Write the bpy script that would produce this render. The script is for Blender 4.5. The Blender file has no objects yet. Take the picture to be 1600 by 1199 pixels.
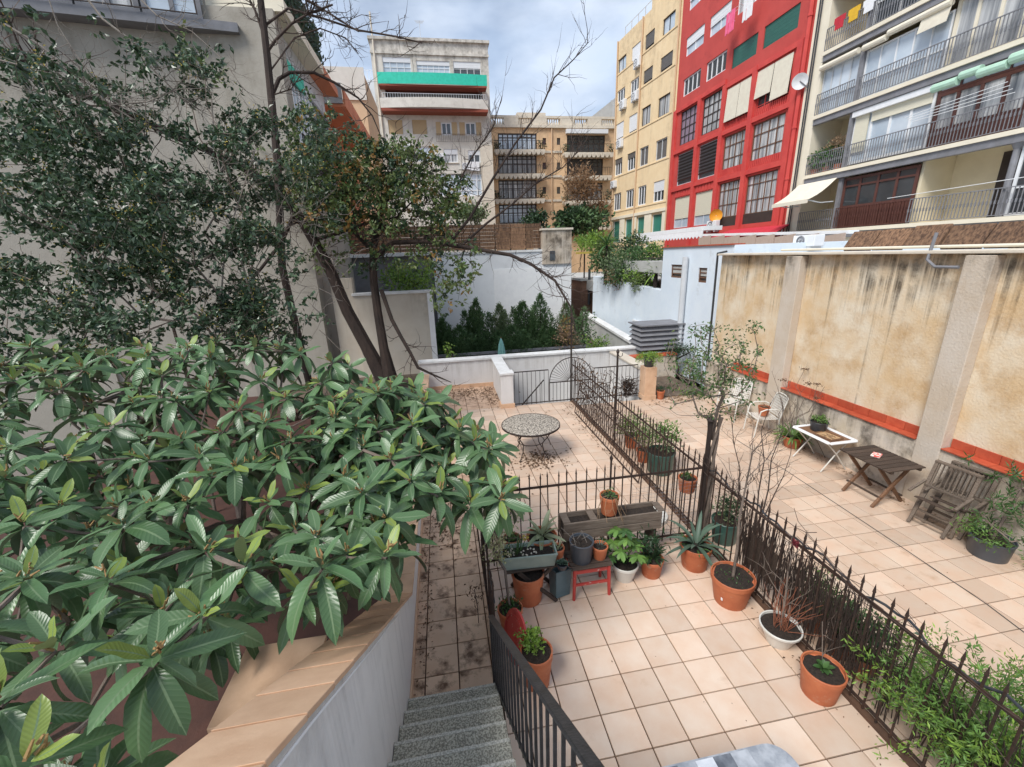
import bpy, math, random
from mathutils import Vector, Matrix
random.seed(7)
R = math.radians
scene = bpy.context.scene
COL = scene.collection

# ------------------------------------------------------------------ camera
F = 658.44
YAW, PIT, ROLL = .1558, .2957, -.0351
CAM = Vector((-.7813, -3.949, 3.9942))
_f = Vector((math.sin(YAW)*math.cos(PIT), math.cos(YAW)*math.cos(PIT), -math.sin(PIT)))
_r0 = Vector((math.cos(YAW), -math.sin(YAW), 0))
_u0 = _r0.cross(_f)
_r = _r0*math.cos(ROLL) + _u0*math.sin(ROLL)
_u = -_r0*math.sin(ROLL) + _u0*math.cos(ROLL)
cam = bpy.data.cameras.new('camera')
cam.sensor_width = 36
cam.lens = F/1600*36
cam.clip_start = .05
cam.clip_end = 2000
co = bpy.data.objects.new('camera', cam)
COL.objects.link(co)
co.matrix_world = Matrix(((_r.x, _u.x, -_f.x, CAM.x), (_r.y, _u.y, -_f.y, CAM.y), (_r.z, _u.z, -_f.z, CAM.z), (0, 0, 0, 1)))
scene.camera = co

# ------------------------------------------------------------------ sky, sun, exposure
SUN_EL, SUN_AZ = 52, 232          # azimuth: degrees clockwise from +Y
w = bpy.data.worlds.new('World')
scene.world = w
w.use_nodes = True
nt = w.node_tree
nt.nodes.clear()
out = nt.nodes.new('ShaderNodeOutputWorld')
bg = nt.nodes.new('ShaderNodeBackground')
sky = nt.nodes.new('ShaderNodeTexSky')
sky.sky_type = 'NISHITA'
sky.sun_disc = False
sky.sun_elevation = R(SUN_EL)
sky.sun_rotation = R(SUN_AZ)
sky.dust_density = .6
tc = nt.nodes.new('ShaderNodeTexCoord')
mp = nt.nodes.new('ShaderNodeMapping')
mp.inputs['Scale'].default_value = (1.1, 1.1, 2.6)
mp.inputs['Location'].default_value = (3.1, 1.7, .4)
nz = nt.nodes.new('ShaderNodeTexNoise')
nz.inputs['Scale'].default_value = 2.2
nz.inputs['Detail'].default_value = 7
nz.inputs['Roughness'].default_value = .52
rp = nt.nodes.new('ShaderNodeValToRGB')
rp.color_ramp.elements[0].position = .30
rp.color_ramp.elements[1].position = .60
rp.color_ramp.elements[0].color = (.0, .0, .0, 1)
rp.color_ramp.elements[1].color = (1, 1, 1, 1)
nz2 = nt.nodes.new('ShaderNodeTexNoise')
nz2.inputs['Scale'].default_value = 4.5
nz2.inputs['Detail'].default_value = 5
cl = nt.nodes.new('ShaderNodeMix')
cl.data_type = 'RGBA'
cl.inputs[6].default_value = (4.2, 5.5, 7.6, 1)
cl.inputs[7].default_value = (7.0, 7.5, 8.3, 1)
mx = nt.nodes.new('ShaderNodeMix')
mx.data_type = 'RGBA'
L = nt.links.new
L(tc.outputs['Generated'], mp.inputs['Vector'])
L(mp.outputs['Vector'], nz.inputs['Vector'])
L(mp.outputs['Vector'], nz2.inputs['Vector'])
L(nz.outputs['Fac'], rp.inputs['Fac'])
L(nz2.outputs['Fac'], cl.inputs[0])
L(rp.outputs['Color'], mx.inputs[0])
L(sky.outputs['Color'], mx.inputs[6])
L(cl.outputs[2], mx.inputs[7])
L(mx.outputs[2], bg.inputs['Color'])
bg.inputs['Strength'].default_value = .052
L(bg.outputs['Background'], out.inputs['Surface'])
sl = bpy.data.lights.new('sun', 'SUN')
sl.energy = 1.5
sl.angle = R(22)
sl.color = (1, .965, .91)
so = bpy.data.objects.new('sun', sl)
COL.objects.link(so)
_sd = Vector((math.sin(R(SUN_AZ))*math.cos(R(SUN_EL)), math.cos(R(SUN_AZ))*math.cos(R(SUN_EL)), math.sin(R(SUN_EL))))
so.rotation_euler = _sd.to_track_quat('Z', 'Y').to_euler()
vs = scene.view_settings
vs.view_transform = 'Standard'
vs.look = 'None'
vs.exposure = 1.36
vs.gamma = 1

# ------------------------------------------------------------------ pixel of the photograph -> direction -> point on something known
def ray(x, y):
    return _r*((x-800)/F) - _u*((y-600)/F) + _f
def on(x, y, ax, v):
    d = ray(x, y)
    return CAM + d*((v-CAM[ax])/d[ax])
def gp(x, y, z=0.): return on(x, y, 2, z)
def atY(x, y, v): return on(x, y, 1, v)
def atX(x, y, v): return on(x, y, 0, v)
def atD(x, y, depth): return CAM + ray(x, y)*depth

# ------------------------------------------------------------------ mesh builder
class MB:
    def __init__(s):
        s.v = []; s.f = []; s.smooth = []; s.uv = None
    def add(s, vs, fs, sm=False):
        o = len(s.v)
        s.v += [tuple(p) for p in vs]
        s.f += [tuple(i+o for i in f) for f in fs]
        s.smooth += [sm]*len(fs)
        return s
    def box(s, a, b, M=None):
        x0, y0, z0 = a; x1, y1, z1 = b
        vs = [(x0,y0,z0),(x1,y0,z0),(x1,y1,z0),(x0,y1,z0),(x0,y0,z1),(x1,y0,z1),(x1,y1,z1),(x0,y1,z1)]
        if M is not None: vs = [M @ Vector(p) for p in vs]
        return s.add(vs, [(3,2,1,0),(4,5,6,7),(0,1,5,4),(1,2,6,5),(2,3,7,6),(3,0,4,7)])
    def cbox(s, c, d, M=None):
        return s.box((c[0]-d[0]/2,c[1]-d[1]/2,c[2]-d[2]/2),(c[0]+d[0]/2,c[1]+d[1]/2,c[2]+d[2]/2), M)
    def bar(s, p, q, wd, ht, up=(0,0,1)):
        p = Vector(p); q = Vector(q); d = (q-p); ln = d.length
        if ln < 1e-6: return s
        d /= ln; up = Vector(up)
        sx = d.cross(up)
        if sx.length < 1e-4: sx = d.cross(Vector((1,0,0)))
        sx.normalize(); uz = sx.cross(d)
        vs = []
        for e in (p, q):
            for a, b in ((-1,-1),(1,-1),(1,1),(-1,1)):
                vs.append(e + sx*(a*wd/2) + uz*(b*ht/2))
        return s.add(vs, [(3,2,1,0),(4,5,6,7),(0,1,5,4),(1,2,6,5),(2,3,7,6),(3,0,4,7)])
    def tube(s, pts, rad, n=6, cap=True):
        pts = [Vector(p) for p in pts]
        if not isinstance(rad, (list, tuple)): rad = [rad]*len(pts)
        vs = []; fs = []
        ref = None
        for i, p in enumerate(pts):
            t = (pts[min(i+1, len(pts)-1)] - pts[max(i-1, 0)])
            if t.length < 1e-9: t = Vector((0,0,1))
            t.normalize()
            if ref is None:
                ref = t.cross(Vector((0,0,1)))
                if ref.length < .1: ref = t.cross(Vector((1,0,0)))
            ref = ref - t*ref.dot(t)
            if ref.length < 1e-6: ref = t.orthogonal()
            ref.normalize()
            b = t.cross(ref)
            for k in range(n):
                a = 2*math.pi*k/n
                vs.append(p + (ref*math.cos(a) + b*math.sin(a))*rad[i])
        for i in range(len(pts)-1):
            for k in range(n):
                fs.append((i*n+k, i*n+(k+1)%n, (i+1)*n+(k+1)%n, (i+1)*n+k))
        if cap:
            fs.append(tuple(range(n-1, -1, -1)))
            fs.append(tuple((len(pts)-1)*n+k for k in range(n)))
        return s.add(vs, fs, True)
    def lathe(s, prof, c=(0,0,0), n=24, sx=1, sy=1, close=False):
        vs = []; fs = []
        for rr, z in prof:
            for k in range(n):
                a = 2*math.pi*k/n
                vs.append((c[0]+rr*math.cos(a)*sx, c[1]+rr*math.sin(a)*sy, c[2]+z))
        for i in range(len(prof)-1):
            for k in range(n):
                fs.append((i*n+k, i*n+(k+1)%n, (i+1)*n+(k+1)%n, (i+1)*n+k))
        if close:
            fs.append(tuple(range(n-1, -1, -1)))
            fs.append(tuple((len(prof)-1)*n+k for k in range(n)))
        return s.add(vs, fs, True)
    def build(s, name, m, parent=None, loc=None, bevel=0, kind=None, sharp=35):
        me = bpy.data.meshes.new(name)
        me.from_pydata(s.v, [], s.f)
        me.polygons.foreach_set('use_smooth', s.smooth)
        if any(s.smooth): me.set_sharp_from_angle(angle=R(sharp))
        if s.uv:
            ul = me.uv_layers.new(name='UVMap')
            k = 0
            for f in s.f:
                for i in f:
                    ul.data[k].uv = s.uv[i]; k += 1
        me.update()
        o = link(name, me, m, parent, loc)
        if bevel:
            b = o.modifiers.new('bevel', 'BEVEL'); b.width = bevel; b.segments = 2; b.limit_method = 'ANGLE'
        if kind: o['kind'] = kind
        return o
def link(name, me, m=None, parent=None, loc=None):
    o = bpy.data.objects.new(name, me)
    if m is not None and len(me.materials) == 0: me.materials.append(MAT[m] if isinstance(m, str) else m)
    COL.objects.link(o)
    if loc is not None: o.location = loc
    if parent is not None: o.parent = parent
    return o
def clone(o, name=None, parent=None, loc=None, rot=None, scale=None):
    c = o.copy(); COL.objects.link(c)
    c.parent = parent
    if loc is not None: c.location = loc
    if rot is not None: c.rotation_euler = rot
    if scale is not None: c.scale = scale
    return c
def tag(o, label, cat, group=None):
    o['label'] = label; o['category'] = cat
    if group: o['group'] = group
    return o
def thing(name, label, cat, loc=(0,0,0), rz=0, group=None):
    o = bpy.data.objects.new(name, None)
    o.empty_display_size = .2
    COL.objects.link(o)
    o.location = loc; o.rotation_euler = (0,0,rz)
    return tag(o, label, cat, group)
def struct(o):
    o['kind'] = 'structure'; return o

# ------------------------------------------------------------------ materials
MAT = {}
def sc(c): return (c[0], c[1], c[2], 1)
def mat(name, c1, c2=None, scale=6, rough=.7, bump=0, bscale=None, detail=6, metal=0, rnd=0, spec=.5, stretch=None, lo=.35, hi=.65, dirt=None, coat=0, trans=0):
    """principled with noise between two real colours, optional per-object variation, dirt patches and fine relief"""
    m = bpy.data.materials.new(name); m.use_nodes = True
    n = m.node_tree.nodes; l = m.node_tree.links.new
    b = n['Principled BSDF']
    b.inputs['Roughness'].default_value = rough
    b.inputs['Metallic'].default_value = metal
    b.inputs['Specular IOR Level'].default_value = spec
    if coat: b.inputs['Coat Weight'].default_value = coat
    t = n.new('ShaderNodeTexCoord'); mpn = n.new('ShaderNodeMapping')
    l(t.outputs['Object'], mpn.inputs['Vector'])
    oi = n.new('ShaderNodeObjectInfo')
    va = n.new('ShaderNodeVectorMath'); va.operation = 'ADD'
    vm = n.new('ShaderNodeVectorMath'); vm.operation = 'SCALE'; vm.inputs['Scale'].default_value = 37
    comb = n.new('ShaderNodeCombineXYZ')
    l(oi.outputs['Random'], comb.inputs[0]); l(oi.outputs['Random'], comb.inputs[1])
    l(comb.outputs[0], vm.inputs[0]); l(t.outputs['Object'], va.inputs[0]); l(vm.outputs[0], va.inputs[1])
    l(va.outputs[0], mpn.inputs['Vector'])
    if stretch: mpn.inputs['Scale'].default_value = stretch
    nzz = n.new('ShaderNodeTexNoise'); nzz.inputs['Scale'].default_value = scale; nzz.inputs['Detail'].default_value = detail
    nzz.inputs['Roughness'].default_value = .6
    l(mpn.outputs[0], nzz.inputs['Vector'])
    if c2 is None: c2 = tuple(v*.8 for v in c1)
    r_ = n.new('ShaderNodeValToRGB')
    r_.color_ramp.elements[0].position = lo; r_.color_ramp.elements[1].position = hi
    r_.color_ramp.elements[0].color = sc(c1); r_.color_ramp.elements[1].color = sc(c2)
    l(nzz.outputs['Fac'], r_.inputs['Fac'])
    colr = r_.outputs['Color']
    if rnd:
        hs = n.new('ShaderNodeHueSaturation')
        mr = n.new('ShaderNodeMapRange'); mr.inputs['To Min'].default_value = 1-rnd; mr.inputs['To Max'].default_value = 1+rnd
        l(oi.outputs['Random'], mr.inputs['Value']); l(mr.outputs[0], hs.inputs['Value']); l(colr, hs.inputs['Color'])
        colr = hs.outputs['Color']
    if dirt:
        dc, dsc, dlo, dhi = dirt
        n2 = n.new('ShaderNodeTexNoise'); n2.inputs['Scale'].default_value = dsc; n2.inputs['Detail'].default_value = 8; n2.inputs['Roughness'].default_value = .68
        l(va.outputs[0], n2.inputs['Vector'])
        mr2 = n.new('ShaderNodeMapRange'); mr2.inputs['From Min'].default_value = dlo; mr2.inputs['From Max'].default_value = dhi
        l(n2.outputs['Fac'], mr2.inputs['Value'])
        mm = n.new('ShaderNodeMix'); mm.data_type = 'RGBA'
        l(mr2.outputs[0], mm.inputs[0]); l(colr, mm.inputs[6]); mm.inputs[7].default_value = sc(dc)
        colr = mm.outputs[2]
    l(colr, b.inputs['Base Color'])
    if bump:
        n3 = n.new('ShaderNodeTexNoise'); n3.inputs['Scale'].default_value = bscale or scale*6; n3.inputs['Detail'].default_value = 5
        l(mpn.outputs[0], n3.inputs['Vector'])
        bp = n.new('ShaderNodeBump'); bp.inputs['Strength'].default_value = bump; bp.inputs['Distance'].default_value = .02
        l(n3.outputs['Fac'], bp.inputs['Height']); l(bp.outputs[0], b.inputs['Normal'])
    MAT[name] = m
    return m
def stained(name, base, base2, stain, ztop, reach, xs=5., dark=.8, patch=None):
    """render wall with rain streaks running down from its top edge and mould patches; local z is up"""
    m = mat(name, base, base2, 1.6, .9, .35, 30)
    n = m.node_tree.nodes; l = m.node_tree.links.new
    b = n['Principled BSDF']; src = b.inputs['Base Color'].links[0].from_socket
    t = n.new('ShaderNodeTexCoord'); sp = n.new('ShaderNodeSeparateXYZ'); l(t.outputs['Object'], sp.inputs[0])
    mpn = n.new('ShaderNodeMapping'); mpn.inputs['Scale'].default_value = (xs, xs, .16); l(t.outputs['Object'], mpn.inputs[0])
    nz_ = n.new('ShaderNodeTexNoise'); nz_.inputs['Scale'].default_value = 1.; nz_.inputs['Detail'].default_value = 5; nz_.inputs['Roughness'].default_value = .62
    l(mpn.outputs[0], nz_.inputs['Vector'])
    g = n.new('ShaderNodeMapRange'); g.inputs['From Min'].default_value = ztop-reach; g.inputs['From Max'].default_value = ztop
    g.inputs['To Min'].default_value = 0; g.inputs['To Max'].default_value = .27
    l(sp.outputs['Z'], g.inputs['Value'])
    ad = n.new('ShaderNodeMath'); ad.operation = 'ADD'; l(nz_.outputs['Fac'], ad.inputs[0]); l(g.outputs[0], ad.inputs[1])
    mr = n.new('ShaderNodeMapRange'); mr.inputs['From Min'].default_value = .62; mr.inputs['From Max'].default_value = .80; mr.inputs['To Max'].default_value = dark
    l(ad.outputs[0], mr.inputs['Value'])
    bk_ = n.new('ShaderNodeTexNoise'); bk_.inputs['Scale'].default_value = 2.3; bk_.inputs['Detail'].default_value = 6; bk_.inputs['Roughness'].default_value = .7; l(t.outputs['Object'], bk_.inputs['Vector'])
    bm_ = n.new('ShaderNodeMapRange'); bm_.inputs['From Min'].default_value = .36; bm_.inputs['From Max'].default_value = .62; l(bk_.outputs['Fac'], bm_.inputs['Value'])
    mu_ = n.new('ShaderNodeMath'); mu_.operation = 'MULTIPLY'; l(mr.outputs[0], mu_.inputs[0]); l(bm_.outputs[0], mu_.inputs[1])
    mm = n.new('ShaderNodeMix'); mm.data_type = 'RGBA'; l(mu_.outputs[0], mm.inputs[0]); l(src, mm.inputs[6]); mm.inputs[7].default_value = sc(stain)
    o_ = mm.outputs[2]
    if patch:
        pc, psc, plo, phi = patch
        n2 = n.new('ShaderNodeTexNoise'); n2.inputs['Scale'].default_value = psc; n2.inputs['Detail'].default_value = 7; n2.inputs['Roughness'].default_value = .7
        l(t.outputs['Object'], n2.inputs['Vector'])
        m2 = n.new('ShaderNodeMapRange'); m2.inputs['From Min'].default_value = plo; m2.inputs['From Max'].default_value = phi; m2.inputs['To Max'].default_value = .75
        l(n2.outputs['Fac'], m2.inputs['Value'])
        m3 = n.new('ShaderNodeMix'); m3.data_type = 'RGBA'; l(m2.outputs[0], m3.inputs[0]); l(o_, m3.inputs[6]); m3.inputs[7].default_value = sc(pc)
        o_ = m3.outputs[2]
    l(o_, b.inputs['Base Color'])
    return m
def leafmat(name, c1, c2, rough=.45, veins=False, rnd=.25, back=None, hue=.03):
    m = bpy.data.materials.new(name); m.use_nodes = True
    n = m.node_tree.nodes; l = m.node_tree.links.new
    b = n['Principled BSDF']; b.inputs['Roughness'].default_value = rough
    b.inputs['Specular IOR Level'].default_value = .5
    geo = n.new('ShaderNodeNewGeometry'); oi = n.new('ShaderNodeObjectInfo')
    ad = n.new('ShaderNodeMath'); ad.operation = 'ADD'; l(geo.outputs['Random Per Island'], ad.inputs[0]); l(oi.outputs['Random'], ad.inputs[1])
    fr = n.new('ShaderNodeMath'); fr.operation = 'FRACT'; l(ad.outputs[0], fr.inputs[0])
    mm = n.new('ShaderNodeMix'); mm.data_type = 'RGBA'
    l(fr.outputs[0], mm.inputs[0]); mm.inputs[6].default_value = sc(c1); mm.inputs[7].default_value = sc(c2)
    colr = mm.outputs[2]
    hs = n.new('ShaderNodeHueSaturation')
    wn = n.new('ShaderNodeTexWhiteNoise'); wn.noise_dimensions = '1D'; l(fr.outputs[0], wn.inputs['W'])
    mr = n.new('ShaderNodeMapRange'); mr.inputs['To Min'].default_value = 1-rnd; mr.inputs['To Max'].default_value = 1+rnd
    l(wn.outputs['Value'], mr.inputs['Value']); l(mr.outputs[0], hs.inputs['Value']); l(colr, hs.inputs['Color'])
    colr = hs.outputs['Color']
    if veins:
        uv = n.new('ShaderNodeUVMap'); sp = n.new('ShaderNodeSeparateXYZ'); l(uv.outputs[0], sp.inputs[0])
        # u across (-1..1), v along; side veins slant forward
        ab = n.new('ShaderNodeMath'); ab.operation = 'ABSOLUTE'; l(sp.outputs['X'], ab.inputs[0])
        m1 = n.new('ShaderNodeMath'); m1.operation = 'MULTIPLY_ADD'; l(ab.outputs[0], m1.inputs[0]); m1.inputs[1].default_value = -.14; l(sp.outputs['Y'], m1.inputs[2])
        m2 = n.new('ShaderNodeMath'); m2.operation = 'MULTIPLY'; l(m1.outputs[0], m2.inputs[0]); m2.inputs[1].default_value = 2*math.pi*13
        sn = n.new('ShaderNodeMath'); sn.operation = 'SINE'; l(m2.outputs[0], sn.inputs[0])
        bp = n.new('ShaderNodeBump'); bp.inputs['Strength'].default_value = .13; bp.inputs['Distance'].default_value = .004
        l(sn.outputs[0], bp.inputs['Height']); l(bp.outputs[0], b.inputs['Normal'])
        rib = n.new('ShaderNodeMapRange'); rib.inputs['From Min'].default_value = .06; rib.inputs['From Max'].default_value = .12; rib.inputs['To Min'].default_value = 1; rib.inputs['To Max'].default_value = 0
        l(ab.outputs[0], rib.inputs['Value'])
        v2 = n.new('ShaderNodeMapRange'); v2.inputs['From Min'].default_value = .86; v2.inputs['From Max'].default_value = 1.; v2.inputs['To Max'].default_value = .22
        l(sn.outputs[0], v2.inputs['Value'])
        mxx = n.new('ShaderNodeMath'); mxx.operation = 'MAXIMUM'; l(rib.outputs[0], mxx.inputs[0]); l(v2.outputs[0], mxx.inputs[1])
        m3 = n.new('ShaderNodeMix'); m3.data_type = 'RGBA'; l(mxx.outputs[0], m3.inputs[0]); l(colr, m3.inputs[6]); m3.inputs[7].default_value = sc((.17, .25, .13))
        colr = m3.outputs[2]
    if back:
        m4 = n.new('ShaderNodeMix'); m4.data_type = 'RGBA'; l(geo.outputs['Backfacing'], m4.inputs[0]); l(colr, m4.inputs[6]); m4.inputs[7].default_value = sc(back)
        colr = m4.outputs[2]
    l(colr, b.inputs['Base Color'])
    tr = n.new('ShaderNodeBsdfTranslucent'); l(colr, tr.inputs['Color'])
    ms = n.new('ShaderNodeMixShader'); ms.inputs[0].default_value = .22
    l(b.outputs[0], ms.inputs[1]); l(tr.outputs[0], ms.inputs[2])
    l(ms.outputs[0], n['Material Output'].inputs['Surface'])
    MAT[name] = m
    return m

mat('tile', (.62, .445, .325), (.66, .525, .415), 3.0, .40, .04, 60, rnd=.13, dirt=((.48, .32, .21), 3.2, .60, .85))
mat('tile_dirty', (.66, .475, .335), (.60, .41, .275), 4, .6, .1, 60, rnd=.10, dirt=((.13, .07, .038), 4.2, .51, .66))
mat('tile_far', (.60, .425, .31), (.60, .47, .365), 3.5, .45, .04, 50, rnd=.14, dirt=((.42, .26, .155), 3.6, .56, .84))
mat('tile_worn', (.58, .39, .27), (.52, .36, .25), 4, .55, .06, 50, rnd=.12, dirt=((.22, .12, .07), 3., .46, .72))
mat('grout', (.11, .058, .035), (.07, .038, .024), 9, .95, .2, 60)
mat('coping', (.70, .47, .31), (.60, .38, .24), 5, .5, .06, 40, rnd=.08)
mat('terra_tile', (.50, .105, .05), (.40, .07, .035), 8, .42, .1, 40, rnd=.12)
mat('granite', (.52, .50, .41), (.22, .21, .17), 80, .85, .3, 120, detail=2, lo=.42, hi=.58)
mat('granite_edge', (.62, .60, .53), (.36, .35, .30), 75, .8, .2, 160, detail=2, lo=.4, hi=.6)
stained('white_wall', (.84, .835, .82), (.78, .775, .76), (.36, .36, .36), 2.5, 3., 9, .45)
mat('white_paint', (.80, .80, .79), (.74, .74, .74), 4, .75, .12, 40)
stained('terrace_white', (.72, .70, .68), (.66, .64, .62), (.40, .37, .33), .95, .9, 6, .5)
stained('cap_white', (.78, .78, .77), (.70, .70, .69), (.45, .43, .40), .9, .6, 5, .4)
stained('ochre_wall', (.64, .47, .28), (.72, .63, .49), (.035, .024, .015), 3.85, 1.5, 13, .86, ((.46, .28, .12), 1.5, .50, .70))
stained('pilaster_wall', (.58, .51, .43), (.52, .43, .33), (.06, .045, .03), 3.85, .8, 4, .85, ((.46, .33, .20), 1.4, .55, .8))
stained('plinth_wall', (.54, .45, .33), (.62, .55, .47), (.06, .05, .04), 1.0, .9, 4.2, .85, ((.085, .07, .055), 2.4, .51, .64))
stained('beige_wall', (.56, .49, .40), (.62, .56, .47), (.24, .19, .13), 3.1, 2.2, 1.6, .5)
stained('cream_wall_shaded', (.35, .32, .27), (.40, .365, .31), (.19, .165, .125), 9.8, 4., 1.3, .45)  # cream render with the wall's shade put into a darkened base colour
mat('blue_white', (.66, .74, .82), (.72, .79, .85), 1.5, .85, .25, 25, dirt=((.5, .53, .55), 2.2, .58, .8))
mat('house_white', (.74, .755, .76), (.66, .67, .68), .8, .85, .1, 20, dirt=((.50, .50, .50), 1.2, .55, .85))
mat('grey_wall', (.50, .50, .48), (.42, .42, .40), 2, .9, .2, 30)
mat('red_paint', (.54, .070, .058), (.47, .058, .048), .9, .75, .12, 14, dirt=((.38, .045, .04), 1.3, .55, .8))
mat('red_trim', (.62, .075, .06), (.52, .05, .045), 1.2, .7, .1, 20)
stained('yellow_paint', (.76, .575, .345), (.80, .625, .39), (.38, .28, .17), 24, 18., 1.1, .45)
mat('cream_paint', (.80, .73, .585), (.74, .67, .53), 1.2, .8, .1, 20)
mat('cream_inner', (.78, .69, .50), (.72, .63, .45), 1.5, .85, .1, 20)
stained('concrete_facade', (.68, .645, .58), (.60, .565, .50), (.20, .18, .15), 24.5, 5., 1.3, .75, ((.32, .29, .25), .8, .52, .75))
stained('peach_paint', (.78, .54, .32), (.66, .44, .26), (.40, .28, .18), 19, 12., 1., .4)
mat('stone_trim', (.70, .63, .52), (.60, .53, .43), 3, .8, .15, 30)
mat('orange_paint', (.60, .21, .10), (.52, .17, .08), 1.5, .7, .1, 20)
mat('peach_dark', (.64, .44, .27), (.58, .40, .25), 1.3, .8, .1, 20)
mat('grey_metal', (.20, .20, .215), (.16, .16, .17), 3, .5, .05, 30)
mat('beam_grey', (.23, .23, .25), (.18, .18, .19), 3, .6, .05, 30, rnd=.05)
mat('pale_metal', (.60, .62, .64), (.52, .54, .56), 3, .4, .03, 30)
mat('dark_frame', (.035, .026, .022), (.05, .036, .03), 5, .5, .05)
mat('brown_frame', (.115, .045, .034), (.09, .034, .026), 6, .5, .1, 40)
mat('wood_frame', (.17, .085, .05), (.12, .06, .035), 8, .55, .1, 40)
mat('white_frame', (.80, .81, .82), (.74, .75, .76), 5, .45)
mat('glass_dark', (.035, .042, .048), (.06, .068, .075), .8, .07, spec=.9)
mat('glass_sky', (.42, .50, .58), (.60, .66, .72), .7, .08, spec=.9, rnd=.1)
mat('curtain', (.64, .64, .63), (.13, .14, .155), 4, .25, spec=.6, rnd=.12, stretch=(1, 1, .05))
mat('curtain_violet', (.34, .25, .32), (.17, .14, .18), 9, .25, rnd=.1, stretch=(1, 1, .05))
mat('curtain_green', (.03, .16, .12), (.05, .25, .19), 10, .35, stretch=(1, 1, .03))
mat('shutter_white', (.78, .79, .80), (.72, .73, .75), 4, .5, stretch=(1, 1, 12), rnd=.05)
mat('shutter_cream', (.72, .68, .54), (.64, .60, .47), 4, .6, stretch=(1, 1, 12), rnd=.05)
mat('shutter_tan', (.55, .40, .22), (.48, .34, .18), 5, .6, stretch=(1, 1, 14), rnd=.06)
mat('shutter_green', (.022, .10, .075), (.03, .13, .10), 4, .5, stretch=(1, 1, 10))
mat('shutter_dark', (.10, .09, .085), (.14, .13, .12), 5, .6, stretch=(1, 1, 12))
mat('awning_green', (.02, .50, .34), (.03, .58, .42), 4, .6, rnd=.05, dirt=((.02, .33, .28), 2.5, .55, .8))
mat('awning_pale', (.45, .66, .52), (.40, .60, .46), 5, .6)
mat('awning_cream', (.76, .71, .58), (.70, .64, .52), 4, .7)
mat('soffit_red', (.30, .07, .035), (.24, .055, .03), 4, .7, stretch=(8, 1, 1))
mat('iron', (.028, .022, .02), (.05, .033, .026), 14, .6, .2, 60, metal=.3)
mat('rust_iron', (.030, .021, .018), (.065, .034, .022), 16, .75, .3, 70, metal=.2)
mat('black_paint', (.016, .016, .018), (.035, .035, .038), 18, .38, .12, 60)
mat('wood_grey', (.19, .15, .115), (.11, .08, .06), 6, .8, .3, 40, stretch=(1, 12, 12), rnd=.2)
mat('wood_dark', (.075, .05, .036), (.045, .03, .022), 6, .7, .3, 40, stretch=(1, 10, 10), rnd=.25)
mat('wood_brown', (.22, .115, .06), (.13, .065, .035), 6, .65, .25, 40, stretch=(1, 10, 10), rnd=.2)
mat('cane', (.30, .17, .095), (.075, .038, .022), 3, .85, .6, 30, stretch=(9, 9, 1.2), rnd=.25)
mat('cane_pink', (.46, .36, .30), (.38, .28, .22), 3, .85, .4, 30, stretch=(22, 22, 1))
mat('terracotta', (.50, .155, .065), (.40, .105, .042), 5, .62, .1, 40, rnd=.14, dirt=((.46, .30, .20), 7, .56, .74))
mat('terracotta_old', (.42, .17, .095), (.34, .13, .07), 7, .8, .15, 40, rnd=.12, dirt=((.50, .38, .30), 5, .58, .75))
mat('plastic_white', (.70, .68, .63), (.62, .60, .54), 5, .4, .03, 30)
mat('plastic_black', (.030, .033, .038), (.045, .048, .055), 6, .4, .03, 30)
mat('plastic_slate', (.075, .085, .10), (.06, .07, .085), 6, .4, .03, 30)
mat('plastic_green', (.03, .085, .07), (.045, .11, .09), 6, .35, .03, 30)
mat('planter_sage', (.33, .39, .33), (.27, .33, .28), 6, .5, .05, 30)
mat('planter_blue', (.115, .175, .19), (.09, .14, .155), 6, .4, .03, 30)
mat('soil', (.016, .011, .008), (.04, .027, .019), 40, .95, .9, 70)
mat('red_metal', (.46, .05, .04), (.38, .035, .03), 6, .5, .1, 40, dirt=((.55, .44, .38), 16, .60, .66))
mat('orange_plastic', (.78, .34, .02), (.72, .30, .02), 5, .5)
mat('pink_cloth', (.85, .16, .30), (.75, .12, .25), 5, .9)
mat('white_cloth', (.82, .82, .83), (.74, .74, .76), 5, .9)
mat('red_cloth', (.55, .03, .05), (.45, .025, .04), 5, .9)
mat('yellow_cloth', (.75, .45, .03), (.65, .38, .03), 5, .9)
mat('teal_cloth', (.25, .50, .46), (.20, .42, .38), 5, .9)
mat('bark', (.045, .028, .021), (.020, .013, .010), 5, .9, .8, 30, stretch=(1, 1, .25))
mat('bark_pale', (.20, .155, .125), (.13, .10, .08), 7, .9, .5, 40)
mat('bark_grey', (.27, .235, .20), (.18, .15, .125), 7, .9, .4, 40)
mat('twig_dark', (.075, .05, .038), (.045, .03, .024), 9, .9)
mat('twig_red', (.28, .10, .05), (.20, .07, .04), 9, .8)
mat('earth', (.10, .07, .05), (.15, .115, .085), 3, .95, .8, 20, dirt=((.05, .035, .025), 2, .5, .7))
mat('garden_red_shaded', (.085, .035, .024), (.055, .024, .017), 3, .8, .2, 30)  # dark red floor, colour lowered further to paint in shade below the leaves
mat('brick_brown', (.30, .17, .11), (.22, .12, .08), 9, .85, .3, 30)
mat('ground', (.20, .18, .16), (.15, .13, .115), .4, .95, .2, 4)
leafmat('loquat', (.072, .145, .058), (.115, .200, .088), .31, True, .28, (.085, .115, .065))  # leaf green lightened so the colour carries the sky sheen
leafmat('loquat_young', (.19, .27, .05), (.25, .32, .07), .4, True, .2, (.20, .24, .10))
leafmat('privet', (.022, .050, .022), (.058, .100, .046), .32, rnd=.5)
leafmat('privet_pale', (.12, .17, .10), (.07, .12, .06), .34, rnd=.35)
leafmat('autumn', (.085, .150, .045), (.150, .180, .055), .5, rnd=.35)
leafmat('orange_leaf', (.30, .15, .04), (.27, .20, .05), .5, rnd=.3)
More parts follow.
